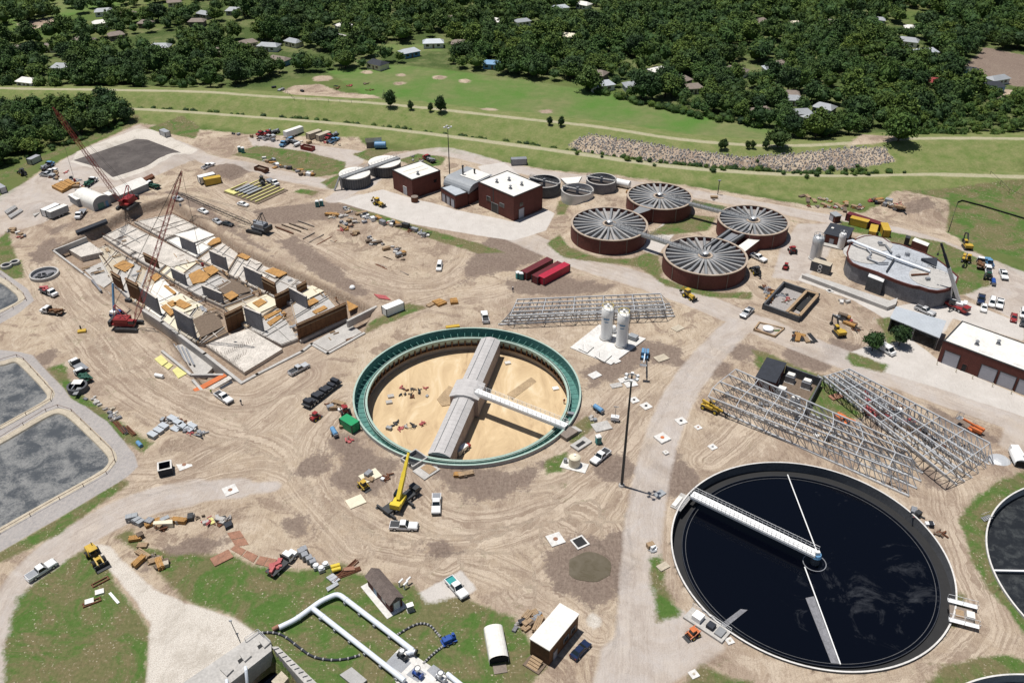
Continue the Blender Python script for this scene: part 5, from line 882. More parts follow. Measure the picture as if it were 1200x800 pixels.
# ------------------------------------------------------------------ houses of the suburb
def house(px, py, w, d, rot, roofm, wallm, label, hgt=2.8, flat=False):
    p = PG(px, py); t = thing('house', label, 'house', (p.x, p.y, p.z), rot, label.replace('roofed house', 'roofed houses')); MB().box(-w/2, w/2, -d/2, d/2, -.3, hgt).build('wall', wallm, t); e = .5; rh = 0.25*d
    if flat: MB().box(-w/2-e, w/2+e, -d/2-e, d/2+e, hgt, hgt+.5).build('roof', roofm, t)
    else: MB().add([(-w/2-e, -d/2-e, hgt), (w/2+e, -d/2-e, hgt), (w/2+e, d/2+e, hgt), (-w/2-e, d/2+e, hgt), (-w/2+d*.25, 0, hgt+rh), (w/2-d*.25, 0, hgt+rh)], [(0, 1, 5, 4), (2, 3, 4, 5), (3, 0, 4), (1, 2, 5), (0, 3, 2, 1)]).build('roof', roofm, t)
    for s in (-.3, .25): opening(t, 'window', 'glass', 'x', w*s-.8, w*s+.8, 1, 2.1, -d/2, -1, None)
    opening(t, 'door', 'old_timber', 'x', -.5, .5, 0, 2.1, -d/2, -1, None)
RM = dict(g='roof_grey', b='brown_house', w='white_roof', d='charcoal_roof', s='sky_roof', c='cream_paint', l='light_blue', r='red_paint'); WN = dict(g='grey', b='brown', w='white', d='dark', s='pale blue', c='cream', l='blue', r='red')
seen = {}
for h_ in HS:
    px, py, rm, wm = h_.split(','); rm = rnd.choice('wggb') if rm == 'w' else rm; px, py = float(px), float(py); k = (rm, wm, int(px//300)); where = ('far left', 'left of centre', 'right of centre', 'far right')[int(px//300)]
    house(px, py, rnd.uniform(7, 11.5), rnd.uniform(5.5, 7), rnd.uniform(-.7, .7), RM[rm], RM[wm] if wm != 'b' else 'brown_house', f'{WN[rm]} roofed house with {WN[wm]} walls among the trees, {where} suburb', 2.8)
# ------------------------------------------------------------------ the big concrete basin
ZB = -3.5
def train(label, Ls, Rs, hs, tops, walls, forms, decks, rebar):
    L, R_ = px_list(Ls), px_list(Rs); o = P(*L[0]); c = Vector((o.x, o.y, 0)); zs = -2.5; t = thing('concrete_basin', label, 'basin', c)
    for i in range(len(L)-1):
        z = hs[i]; f0, f1 = (0 if i == 0 else .03), .97; A_, B_, C_, D_ = [P(*k, z) for k in (L[i], L[i+1], R_[i+1], R_[i])]; q = [A_.lerp(B_, f0), A_.lerp(B_, f1), D_.lerp(C_, f1), D_.lerp(C_, f0)]; l = [(p.x-c.x, p.y-c.y) for p in q]
        blk = MB().prism(l, ZB, z, 0, 1).build('slab_block', (tops[i], 'concrete'), t); e = MB()
        for k in range(4): a_, b_ = Vector(l[k]+(z+.12,)), Vector(l[(k+1) % 4]+(z+.12,)); m_ = sum((Vector(v+(0,)) for v in l), Vector())/4; a_, b_ = a_.lerp(Vector((m_.x, m_.y, z+.12)), .04), b_.lerp(Vector((m_.x, m_.y, z+.12)), .04); e.bar(a_, b_, .22, .2)
        e.build('edge_form', ('slab_top', 'concrete', 'timber', 'slab_top')[i % 4], blk)
        r_ = random.Random(i+len(label)); g = MB()
        for k in range(r_.choice((1, 2, 2))):                            # cross walls and hatches cast on the block
            u = r_.uniform(.2, .8); p0, p1 = q[0].lerp(q[1], u)-c, q[3].lerp(q[2], u)-c; g.bar((p0.x, p0.y, z+.15), (p1.x, p1.y, z+.15), .25, .3)
        p0, p1 = q[0].lerp(q[3], .55)-c, q[1].lerp(q[2], .55)-c; g.bar((p0.x, p0.y, z+.2), (p1.x, p1.y, z+.15), .2, .3); g.build('cross_wall', r_.choice(('concrete', 'slab_top', 'slab_top')), blk)
    def panel(name, w, m, th, z1=None, extra=0):
        (x0, y0), (x1, y1), ty = w; a, b = P(x0, y0, ZB), P(x1, y1, ZB); h = hz(x0, y0, ty, ZB) if z1 is None else z1; d = (b-a).normalized(); n = Vector((-d.y, d.x, 0))
        if n.y < 0: n = -n
        q = [a, b, b+n*th, a+n*th]; o = MB().prism([(p.x-c.x, p.y-c.y) for p in q], ZB+.05, h).build(name, m, t)
        if name == 'wall':
            k = MB(); e = [a-n*.02, b-n*.02, b+n*(th+.02), a+n*(th+.02)]; k.prism([(p.x-c.x, p.y-c.y) for p in e], h, h+.06); k.build('wall_top', 'slab_top', o)
        else:
            for zz in (h-.3, h-1.4): MB().bar((a.x-c.x-n.x*.12, a.y-c.y-n.y*.12, zz), (b.x-c.x-n.x*.12, b.y-c.y-n.y*.12, zz), .22).build('waler', 'timber', o)
        return h
    for w in walls: panel('wall', w, 'grey_concrete', .55)
    for w in forms: panel('formwork_panel', w, 'form_brown', .35)
    for s_ in rebar:
        a, b = [P(*k, zs) for k in px_list(s_)]; L_ = (b-a).length; q = MB(); n = int(L_/.7)
        for i in range(n):
            p = a+(b-a)*(i+rnd.uniform(-.2, .2))/n-c; q.bar((p.x, p.y, zs), (p.x+rnd.uniform(-.15, .15), p.y+rnd.uniform(-.15, .15), zs+rnd.uniform(.7, 1.3)), .07)
        for z in (.35, .7): q.bar((a.x-c.x, a.y-c.y, zs+z), (b.x-c.x, b.y-c.y, zs+z), .06)
        q.build('rebar', 'rust', t)['kind'] = 'stuff'
    for s_, m, zz in decks:
        k = [P(a, b, zs) for a, b in px_list(s_)]; MB().prism([(p.x-c.x, p.y-c.y) for p in k], zs+.3, zs+.35+zz).build('deck_board', m, t)
    return t
train('right-hand concrete basin row with three grey walls along its left side', "157,260 194,281 230,303 267,321 289,333 310,344 341,356 352,401", "202,251 232,266 262,281 284,292.5 312,304.5 339,317 372,333 408,374", (-2.6, -2.4, -2.6, -2.3, -2.6, -2.5, -2.6), ('slab_top', 'white_roof', 'slab_top', 'slab_top', 'slab_top', 'concrete', 'concrete'),
      [((214, 294.5), (231, 302), 277), ((248.5, 312), (267, 320.5), 293.5), ((289, 333), (309.5, 343), 312), ((340.6, 354), (360.6, 365), 337)],
      [((310, 343), (325, 351), 324), ((351, 401), (408, 375), 380), ((325, 363), (341, 355), 346), ((350, 349), (361, 343), 335)], [("228,286 252,277 233,270 205,277", 'white_roof', .35), ("286,301 300,299 316,307 300,311", 'slab_top', .1), ("308,320 322,314 336,320 322,327", 'slab_top', .3), ("345,345 372,333 386,339 358,353", 'cream_paint', .12)], ["157,259 194,277", "194,277 211,278", "202,251 284,292", "312,304 400,343"])
train('middle concrete basin row with grey walls and timber decks', "120,277 153,299 187,319 204,330 219,338.5 240,350 262,360 290,385 331,405", "150,262.5 187,282 210,296 233,308 255,322 272,331 300,346 325,360 350,398", (-2.5, -2.4, -2.4, -2.6, -2.2, -2.6, -2.4, -2.6), ('slab_top', 'slab_top', 'cream_paint', 'concrete', 'concrete', 'old_timber', 'tan_block', 'concrete'),
      [((203.5, 330), (219, 338), 314), ((239.5, 350), (262, 359.5), 334.5), ((290, 384), (309, 392), 360)], [((171, 310), (187, 318), 296), ((268, 390), (288, 380), 368)], [("153,293 178,278 187,282 233,306 200,314", 'slab_top', .08), ("252,337 272,328 296,342 268,350", 'old_timber', .15), ("288,358 312,346 330,356 304,368", 'cream_paint', .14)], ["120,275 153,293", "150,262.5 233,306", "268,323 323,352"])
train('left-hand concrete basin row with tall dark walls and a red crane beside it', "112,292 133,333 152,351 169,361 189,375 209,389 230,402 239,404", "127,287 150,301 166,312.5 185,325 212,343 234,356 254,370 268,390", (-2.6, -2.5, -2.2, -2.3, -2.5, -2.4, -2.6), ('tan_block', 'concrete', 'tan_block', 'white_roof', 'cream_paint', 'tan_block', 'old_timber'),
      [((169, 360), (189, 374), 336), ((209, 389), (230.5, 402), 361)], [((135, 338), (146, 345), 317.5), ((153.5, 352), (168, 360), 325.5)], [("172,339 192,328 207,345 187,354", 'white_roof', .12), ("188,357 212,345 238,359 214,368", 'cream_paint', .1), ("226,376 246,366 258,374 262,384 236,397", 'old_timber', .12), ("133,313 145,306 158,312 147,320", 'plywood', .15)], ["112,290 132,318", "124,288 216,343", "216,343 265,369"])
t, l, c = poly_thing('concrete_slab', 'low pale concrete floor slab at the near end of the basin', 'slab', "241,404 271,391.5 291,385 331,408.5 306,424 286,436", ZB-.2, -2.4, 'slab_top', zpx=-2.4)
for s_ in ("241,404 286,436", "291,385 331,408.5", "264,416 300,398", "275,424 291,412"):
    a, b = [P(*k, -2.4) for k in px_list(s_)]; L_ = (b-a).length; q = MB(); n = int(L_/.6)
    for i in range(n): p = a+(b-a)*i/n-c; q.bar((p.x, p.y, 1.3), (p.x+rnd.uniform(-.1, .1), p.y+rnd.uniform(-.1, .1), 1.3+rnd.uniform(.8, 1.5)), .07)
    q.build('rebar', 'rust', t)['kind'] = 'stuff'
t, l, c = poly_thing('concrete_slab', 'square stained concrete slab at the left corner of the basin', 'slab', "75,289 88,280 106,284 121,295 95,301", ZB-.2, -1.6, 'slab_top', zpx=-1.6)
t, l, c = poly_thing('concrete_slab', 'pale concrete working floor beneath the brown formwork', 'slab', "366,401 408,378 424,389 384,411", ZB-.2, -2.8, 'concrete', zpx=-2.8)
poly_thing('concrete_slab', 'broken pale floor in the left pit of the basin', 'slab', "99,316 126,304 142,322 120,338", ZB-.2, -3.1, 'concrete', zpx=-3.1)
def curb(label, s_, w, z0, z1, m='concrete', name='curb_wall'):
    pts = [P(a, b, z1) for a, b in px_list(s_)]; t = thing(name, label, 'wall', (pts[0].x, pts[0].y, z0))
    for p, q in zip(pts[:-1], pts[1:]): d = (q-p).normalized()*w*.5; MB().bar((p.x-pts[0].x-d.x, p.y-pts[0].y-d.y, (z1-z0)/2), (q.x-pts[0].x+d.x, q.y-pts[0].y+d.y, (z1-z0)/2), w, z1-z0).build('wall_run', m, t)
    return t
curb('pale stepped concrete edge wall along the near side of the basin', "283,448 301,438 354,411 365,402.5 384,413.5 426,390", .8, -2.5, .35)
curb('pale concrete edge wall beside the plywood deck at the right corner of the basin', "408,375 440,359", .8, -2, .35)
curb('long pale sill wall along the left side of the basin', "283,448 240,414 209,391 190,377 168,363", .9, -3.3, .3)
curb('thin pale sill around the left corner pit of the basin', "128,344 98,320 62,293 100,278", .6, -2.5, .15)
curb('short grey concrete wall standing alone left of the brown formwork', "108,328 118,340", .6, -3.4, 1.5, 'grey_concrete')
# plywood sheet stacks lying on the basin
for s_, lab in (("262,347 272,342 280,347 270,353", 'orange plywood sheet beside the brown timber deck'), ("296,356 306,351 313,355 303,361", 'orange plywood sheet behind the brown cross formwork'), ("356,356 368,350 374,354 362,360", 'orange plywood sheet near the tall end formwork'), ("366,366 380,359 384,362 370,369", 'narrow orange plywood strip near the tall end formwork'), ("176,326 184,321 190,325 182,331", 'small orange plywood sheet near the top of the left basin row'), ("221,323 234,316.5 248,324 240,331 226,334", 'large orange plywood stack on the middle basin row'), ("238,316 249,312 257,318 246,325", 'smaller orange plywood stack on the middle basin row'), ("189,360.5 195,357.5 205,367 200,371", 'orange plywood sheet pair at the left edge of the left basin row'), ("196,356 203,353 208,357 201,360.5", 'small orange plywood sheet on the left basin row'), ("203,357 211,351.5 225,358.5 216,363", 'square orange plywood stack in the middle of the left basin row'),
                ("278,301 284,297.5 294,302 289,305.5", 'orange plywood square on the right basin row beside a grey wall'), ("310,319 320,314.5 337,321 327,326", 'orange plywood pair near the right end of the basin'), ("243,287 250,281 258,279 259,284 247,289", 'orange plywood pile beside the white sheet'), ("406,351 415,349 427,357 409,366", 'bright plywood deck in the right corner of the basin'), ("313,379 333,366 336,369 317,383", 'long plywood strip behind the low slab'), ("309,372 328,363 331,365 311,376", 'second long plywood strip behind the low slab'), ("192,336 195,335 207,344 204,346", 'narrow brown board on the left basin row')):
    z_ = ZB+.8 if 'strip' in lab else -2.15; pl = [P(a, b, z_) for a, b in px_list(s_)]; c = sum(pl, Vector())/len(pl); tag(MB().prism([(p.x-c.x, p.y-c.y) for p in pl], .12 if 'strip' not in lab else 0, .45).build('plywood_stack', 'plywood', loc=(c.x, c.y, z_)), lab, 'plywood')
# loose lumber on the basin
grp = 'lumber lying on the basin'
pool = []
for (x0, y0, x1, y1, n) in ((124, 296, 160, 312, 16), (212, 345, 255, 368, 22), (258, 322, 320, 352, 26), (300, 345, 340, 372, 18), (340, 322, 400, 350, 26), (262, 286, 300, 300, 14), (160, 316, 200, 336, 16), (205, 300, 250, 325, 12), (340, 376, 352, 392, 5), (368, 384, 412, 400, 10), (96, 305, 130, 330, 12), (128, 276, 160, 290, 3)):
    for i in range(int(n*.7)):
        t_ = rnd.random(); x = x0+(x1-x0)*t_; y = y0+(y1-y0)*t_+rnd.uniform(-7, 7); z = -2.2 if not (x > 366 and y > 380) and not (x < 130 and y > 300) else -2.7; p = P(x, y, z); L_ = rnd.uniform(1.2, 3.6); k = rnd.choice(('timber', 'timber', 'old_timber', 'form_brown', 'galvanised')); w = rnd.uniform(.2, .7)
        o = MB(); [o.obox((rnd.uniform(-.1, .1), j*w*.6, j % 2*.12), L_*rnd.uniform(.8, 1), w*.5, .14, rnd.uniform(-.05, .05)) for j in range(rnd.choice((1, 2, 3)))]
        tag(o.build('lumber', k, loc=p, rz=rnd.choice((-.93, .62))+rnd.uniform(-.06, .06)), 'loose lumber lying on the concrete of the big basin', 'lumber', grp)
# small sunken structure at the near left of the basin
t = thing('valve_pit', 'sunken concrete pit with steel beams and an orange net at the near left basin edge', 'pit'); o_ = P(203, 395, 0); t.location = (o_.x, o_.y, 0)
def lp(px, py, z=0.): p = P(px, py, z); return (p.x-o_.x, p.y-o_.y, z)
MB().prism([lp(a, b, -2.2)[:2] for a, b in px_list("204,406 222,400 250,430 240,440 228,438")], -3.3, -2.2).build('floor', 'concrete', t)
copies(MB().box(-4.6, 4.6, -.22, .22, 0, .5).build('steel_beam', 'steel_grey', t), [(lp(208+i*5, 414+i*1.6, -1.9), ang(P(206, 406, -1.9), P(216, 428, -1.9))) for i in range(4)])
for a, b in (((190, 412), (224, 440)), ((224, 440), (262, 440)), ((226, 446), (240, 462))): MB().bar(lp(*a, .2), lp(*b, .2), .7, .9).build('pit_wall', 'concrete', t)
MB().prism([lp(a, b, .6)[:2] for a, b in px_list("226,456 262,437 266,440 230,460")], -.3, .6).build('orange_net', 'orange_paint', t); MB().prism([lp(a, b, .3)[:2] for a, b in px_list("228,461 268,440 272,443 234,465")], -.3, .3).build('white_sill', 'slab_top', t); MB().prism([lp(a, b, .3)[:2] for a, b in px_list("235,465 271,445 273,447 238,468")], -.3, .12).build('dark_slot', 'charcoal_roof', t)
for s_, lab in (("181,421 189,416 197,424 190,429", 'yellow foam board sheet on dirt, upper one of three'), ("192,429 198,425 203,428 197,433", 'yellow foam board sheet on dirt, middle and smallest of three'), ("202,434 208,430 219,438 209,443.5", 'yellow foam board sheet on dirt, lower one of three')):
    pl = [P(a, b, .1) for a, b in px_list(s_)]; c = sum(pl, Vector())/len(pl); tag(MB().prism([(p.x-c.x, p.y-c.y) for p in pl], 0, .25).build('foam_board', 'yellow_foam', loc=(c.x, c.y, 0)), lab, 'foam board')
# ------------------------------------------------------------------ silver roof trusses
def space_frame(label, tops, bots, zt_, nb, name='roof_truss', col='silver'):
    """parallel trusses: tops/bots hold (start, end) ground points of each chord"""
    o = tops[0][0]; t = thing(name, label, 'truss', (o.x, o.y, 0)); L = lambda p, z: Vector((p.x-o.x, p.y-o.y, z))
    for k, ((a, b), (c, d)) in enumerate(zip(tops, bots)):
        MB().bar(L(a, zt_), L(b, zt_), .3).build('top_chord', col, t); MB().bar(L(c, .2), L(d, .2), .46).build('bottom_chord', col, t); q = MB(); w = q
        for i in range(nb+1):
            u = i/nb; p, s = a.lerp(b, u), c.lerp(d, u); q.bar(L(s, .2), L(p, zt_), .15)
            if i < nb: p2, s2 = a.lerp(b, (i+1)/nb), c.lerp(d, (i+1)/nb); w.bar(L(s, .2) if i % 2 else L(p, zt_), L(p2, zt_) if i % 2 else L(s2, .2), .12)
        q.build('web_lacing', 'galvanised', t)
    for k in range(len(tops)-1):
        for i in range(0, nb+1, 4):
            u = i/nb; q = MB().bar(L(tops[k][0].lerp(tops[k][1], u), zt_), L(tops[k+1][0].lerp(tops[k+1][1], u), zt_), .17)
            if i % 8 == 0: q.bar(L(tops[k][0].lerp(tops[k][1], u), zt_), L(bots[k+1][0].lerp(bots[k+1][1], u), .2), .12)
            q.build('purlin', col, t)
    return t
G = lambda x, y, z=0.: (lambda p: Vector((p.x, p.y, 0)))(P(x, y, z))
ZT = 4.3
tl = [(830, 464.5), (835, 455), (843.5, 447), (854, 439), (862, 432.5)]; tr_ = [(1061, 556), (1065, 547), (1068.5, 538), (1063, 528), (1055, 518)]
bl = [(841, 481), (843, 471), (852, 463), (862, 455), (870, 448)]; brr = [(1065, 582), (1074, 573), (1079, 564.5), (1081, 555), (1072, 544)]
space_frame('long silver lattice of roof trusses beside the dark water tank', [(G(*a, ZT), G(*b, ZT)) for a, b in zip(tl, tr_)], [(G(*a), G(*b)) for a, b in zip(bl, brr)], ZT, 26)
n = 6
space_frame('silver lattice of roof trusses lying between grass and the workshop road', [(G(966+29*i/5, 441-9*i/5, 4.2), G(1108+52*i/5, 556-37*i/5, 4.2)) for i in range(n)], [(G(958+32*i/5, 441+3*i/5), G(1121+44*i/5, 569-20*i/5)) for i in range(n)], 4.2, 24)
n = 5
space_frame('silver lattice of roof trusses behind the teal clarifier and white silos', [(G(598+8*i/4, 370-19*i/4, 4), G(780-6*i/4, 362-18*i/4, 4)) for i in range(n)], [(G(584+16*i/4, 381-14*i/4), G(791-6*i/4, 371-14*i/4)) for i in range(n)], 4.0, 20)
# ------------------------------------------------------------------ vehicles: x is forward, wheels on z=0
def wheel(t, x, y, r, w, rim='silver'):
    o = MB().ycyl(0, -w/2, w/2, 0, r, 18).build('wheel', 'black_rubber', t, (x, y, r)); MB().ycyl(0, -w/2-.02, w/2+.02, 0, r*.55, 12).build('rim', rim, o); return o
def lamps(t, x0, x1, w, z):
    for s in (-1, 1):
        MB().box(x1, x1+.06, s*w-.18, s*w+.18, z-.08, z+.1).build('headlight', 'white_roof', t); MB().box(x0-.06, x0, s*w-.12, s*w+.12, z-.02, z+.22).build('tail_light', 'red_paint', t)
def pickup(col, bed='dark_steel', cover=None, L=5.9):
    t = thing('pickup_truck', 'pickup truck', 'pickup truck'); b = MB(); hx = L/2
    b.frus((-hx, hx-.05, -.98, .98), .42, (-hx, hx, -1.0, 1.0), .72); b.frus((-.95, hx, -1.0, 1.0), .72, (-.9, hx-.08, -.96, .96), 1.02); b.frus((1.0, hx-.08, -.96, .96), 1.02, (1.05, hx-.3, -.85, .85), 1.16)
    for s in (-1, 1): b.box(-hx, -.95, min(s*1.0, s*.86), max(s*1.0, s*.86), .72, 1.14)
    b.box(-hx, -hx+.12, -.86, .86, .72, 1.12); b.build('body', col, t, bevel=.035)
    MB().box(-hx+.12, -.96, -.86, .86, .74, .8 if not cover else 1.17).build('bed', cover or bed, t)
    MB().frus((-.95, 1.05, -.95, .95), 1.02, (-.72, .42, -.76, .76), 1.8, 0).build('cab', col, t, bevel=.05)
    for s in (-1, 1): MB().hexa([(-.8, s*.935, 1.12), (.88, s*.935, 1.12), (.42, s*.80, 1.70), (-.68, s*.80, 1.70)], [(-.8, s*.96, 1.12), (.88, s*.96, 1.12), (.42, s*.825, 1.70), (-.68, s*.825, 1.70)]).build('side_window', 'glass', t)
    MB().hexa([(.99, -.84, 1.1), (.99, .84, 1.1), (.47, .7, 1.74), (.47, -.7, 1.74)], [(1.06, -.84, 1.1), (1.06, .84, 1.1), (.54, .7, 1.74), (.54, -.7, 1.74)]).build('windscreen', 'glass', t)
    MB().hexa([(-.9, -.8, 1.15), (-.9, .8, 1.15), (-.77, .68, 1.68), (-.77, -.68, 1.68)], [(-.96, -.8, 1.15), (-.96, .8, 1.15), (-.83, .68, 1.68), (-.83, -.68, 1.68)]).build('rear_window', 'glass', t)
    for x in (-hx+1.15, hx-1.05):
        for s in (-1, 1): wheel(t, x, s*.88, .4, .28)
    MB().box(hx-.02, hx+.12, -.95, .95, .42, .66).build('bumper', 'dark_steel', t); MB().box(-hx-.12, -hx+.02, -.95, .95, .45, .62).build('bumper', 'silver', t)
    for s in (-1, 1): MB().box(.72, .9, min(s*.98, s*1.2), max(s*.98, s*1.2), 1.1, 1.28).build('mirror', 'dark_steel', t)
    lamps(t, -hx, hx, .78, .88); return t
def car(col, L=4.6, van=False):
    t = thing('parked_car', 'car', 'car'); hx = L/2; b = MB(); b.frus((-hx, hx, -.86, .86), .28, (-hx+.02, hx-.02, -.9, .9), .62); b.frus((-hx+.02, hx-.02, -.9, .9), .62, (-hx+.12, hx-.25, -.8, .8), .92); b.build('body', col, t, bevel=.06)
    x0, x1, X0, X1, zt = (-hx+.1, 1.2, -hx+.25, .45, 1.75) if van else (-1.75, 1.05, -1.15, .2, 1.42)
    MB().frus((x0, x1, -.78, .78), .9, (X0, X1, -.6, .6), zt-.06).build('cabin_glass', 'glass', t); MB().frus((X0-.05, X1+.05, -.62, .62), zt-.08, (X0+.05, X1-.05, -.52, .52), zt).build('roof', col, t)
    for s in (-1, 1):
        q = MB()
        for a, b_ in ((x0, X0), (x1, X1), ((x0+x1)/2, (X0+X1)/2)): q.bar((a, s*.79, .9), (b_, s*.61, zt-.06), .09)
        q.build('pillar', col, t)
    for x in (-hx+.85, hx-.85):
        for s in (-1, 1): wheel(t, x, s*.8, .33, .22)
    lamps(t, -hx, hx, .65, .68); return t
def van(col):
    t = thing('parked_van', 'van', 'van'); MB().frus((-2.7, 1.5, -1.0, 1.0), .4, (-2.65, 1.2, -.9, .9), 2.1).build('body', col, t, bevel=.06); MB().frus((1.4, 2.7, -1.0, 1.0), .4, (1.4, 2.45, -.92, .92), 1.15).build('bonnet', col, t, bevel=.05)
    MB().hexa([(1.95, -.85, 1.16), (1.95, .85, 1.16), (1.15, .78, 1.98), (1.15, -.78, 1.98)], [(2.02, -.85, 1.16), (2.02, .85, 1.16), (1.3, .78, 2.0), (1.3, -.78, 2.0)]).build('windscreen', 'glass', t)
    for s in (-1, 1): MB().box(.3, 1.2, min(s*.94, s*1.0), max(s*.94, s*1.0), 1.2, 1.75).build('side_window', 'glass', t)
    for x in (-1.7, 1.75):
        for s in (-1, 1): wheel(t, x, s*.9, .36, .24)
    lamps(t, -2.7, 2.7, .75, .8); return t
def flatbed(col, bedm, load=None, L=7.2):
    t = thing('flatbed_truck', 'truck', 'truck'); hx = L/2; MB().box(-hx, hx-.4, -.45, .45, .55, .8).build('chassis', 'dark_steel', t); MB().box(-hx, hx-2.9, -1.2, 1.2, .95, 1.1).build('bed', bedm, t); q = MB(); q.box(hx-2.95, hx-2.85, -1.2, 1.2, 1.1, 2.1); q.build('headboard', 'dark_steel', t)
    MB().frus((hx-2.7, hx-1.1, -1.05, 1.05), .6, (hx-2.6, hx-1.45, -.9, .9), 2.15).build('cab', col, t, bevel=.05); MB().frus((hx-1.15, hx, -1., 1.), .6, (hx-1.15, hx-.15, -.9, .9), 1.3).build('bonnet', col, t, bevel=.04)
    MB().hexa([(hx-1.12, -.85, 1.3), (hx-1.12, .85, 1.3), (hx-1.45, .78, 2.0), (hx-1.45, -.78, 2.0)], [(hx-1.04, -.85, 1.3), (hx-1.04, .85, 1.3), (hx-1.38, .78, 2.02), (hx-1.38, -.78, 2.02)]).build('windscreen', 'glass', t)
    for s in (-1, 1): MB().box(hx-2.4, hx-1.6, min(s*.95, s*1.03), max(s*.95, s*1.03), 1.3, 1.85).build('side_window', 'glass', t)
    for x in (-hx+1.3, hx-1.2):
        for s in (-1, 1): wheel(t, x, s*.95, .45, .32)
    if load:
        q = MB(); r = random.Random(5); 
        for i in range(9): q.obox((r.uniform(-hx+.8, hx-3.6), r.uniform(-.7, .7), 1.1), r.uniform(.5, 1.8), r.uniform(.3, .8), r.uniform(.2, .7), r.uniform(0, 3))
        q.build('load', load, t)
    lamps(t, -hx, hx, .8, .85); return t
def container(L, col, w=2.44, h=2.6):
    t = thing('container', 'container', 'container'); MB().box(-L/2, L/2, -w/2, w/2, .12, h-.06).build('body', col, t); MB().box(-L/2-.03, L/2+.03, -w/2-.03, w/2+.03, h-.06, h+.02).build('roof', col, t)
    for s in (-1, 1): MB().box(-L/2-.06, -L/2-.002, min(s*.04, s*w*.47), max(s*.04, s*w*.47), .25, h-.2).build('door', col, t)
    q = MB(); [q.box(x-.1, x+.1, y-.1, y+.1, 0, h+.04) for x in (-L/2, L/2) for y in (-w/2, w/2)]; q.box(-L/2, L/2, -w/2, w/2, 0, .12); q.build('corner_frame', 'dark_steel', t); return t
def box_trailer(L, col, w=2.4, h=3.0):
    t = thing('office_trailer', 'trailer', 'trailer'); MB().box(-L/2, L/2, -w/2, w/2, .7, h).build('body', col, t, bevel=.04); MB().box(-L/2+.02, L/2-.02, -w/2+.02, w/2-.02, h, h+.09).build('roof', 'white_roof', t)
    for x in (-.7, .7):
        for s in (-1, 1): wheel(t, x, s*(w/2-.15), .4, .25)
    MB().bar((L/2, 0, .65), (L/2+1.4, 0, .55), .15).build('drawbar', 'dark_steel', t); MB().box(-.45, .45, -w/2-.03, -w/2, .8, 2.7).build('door', 'door_grey', t); MB().box(1.2, 2.2, -w/2-.03, -w/2, 1.5, 2.3).build('window', 'glass', t); return t
def skip(col, L=5.5):
    t = thing('dumpster', 'dumpster', 'dumpster'); q = MB(); w = 1.2; h = 1.6
    for s in (-1, 1): q.box(-L/2, L/2, s*w-.05, s*w+.05, .15, h); q.box(s*L/2-.05, s*L/2+.05, -w, w, .15, h)
    q.box(-L/2, L/2, -w, w, .1, .2); q.build('hull', col, t); r = MB(); [r.box(x-.06, x+.06, s*w-.12, s*w+.12, .15, h+.05) for x in np.linspace(-L/2, L/2, 7) for s in (-1, 1)]; r.build('rib', col, t); MB().box(-L/2+.1, L/2-.1, -w+.1, w-.1, .2, .9).build('rubbish', 'old_timber', t); return t
def tank_trailer(col):
    t = thing('tank_trailer', 'tank trailer', 'tank trailer'); MB().tube([(-1.5, 0, 1.0), (-1.35, 0, 1.0), (1.35, 0, 1.0), (1.5, 0, 1.0)], [.4, .6, .6, .4], 18).build('tank', col, t, smooth=True); MB().box(-1.7, 1.6, -.5, .5, .42, .52).build('frame', 'dark_steel', t); MB().bar((1.6, 0, .47), (2.6, 0, .42), .12).build('drawbar', 'dark_steel', t); MB().box(-1.7, -1.4, -.5, .5, .5, 1.2).build('pump_box', 'steel_grey', t)
    for s in (-1, 1): wheel(t, -.2, s*.7, .35, .22)
    return t
def big_wheels(t, xs, y, r, w, rim='crane_yellow'):
    for x in xs:
        for s in (-1, 1): wheel(t, x, s*y, r, w, rim)
def tracks(t, L, y, w, h, m='dark_steel'):
    for s in (-1, 1):
        q = MB(); r = h/2; pr = [(-L/2+r+r*math.cos(a), r+r*math.sin(a)) for a in np.linspace(pi/2, 3*pi/2, 7)]+[(L/2-r+r*math.cos(a), r+r*math.sin(a)) for a in np.linspace(-pi/2, pi/2, 7)]; n = len(pr)
        q.add([(x, s*y-w/2, z) for x, z in pr]+[(x, s*y+w/2, z) for x, z in pr], [(i, (i+1) % n, n+(i+1) % n, n+i) for i in range(n)]+[tuple(range(n))[::-1], tuple(range(n, 2*n))]); o = q.build('track', m, t)
        g = MB(); [g.box(x-.06, x+.06, s*y-w/2-.03, s*y+w/2+.03, h, h+.05) for x in np.arange(-L/2+r, L/2-r, .35)]; g.build('grouser', 'black_rubber', o)
def cab(t, x0, x1, y0, y1, z0, z1, col, roof=None):
    MB().box(x0, x1, y0, y1, z0, z0+(z1-z0)*.4).build('cab', col, t); MB().frus((x0+.04, x1-.04, y0+.04, y1-.04), z0+(z1-z0)*.4, (x0+.1, x1-.12, y0+.1, y1-.1), z1-.1).build('cab_window', 'glass', t); MB().box(x0, x1, y0, y1, z1-.1, z1).build('cab_roof', roof or col, t)
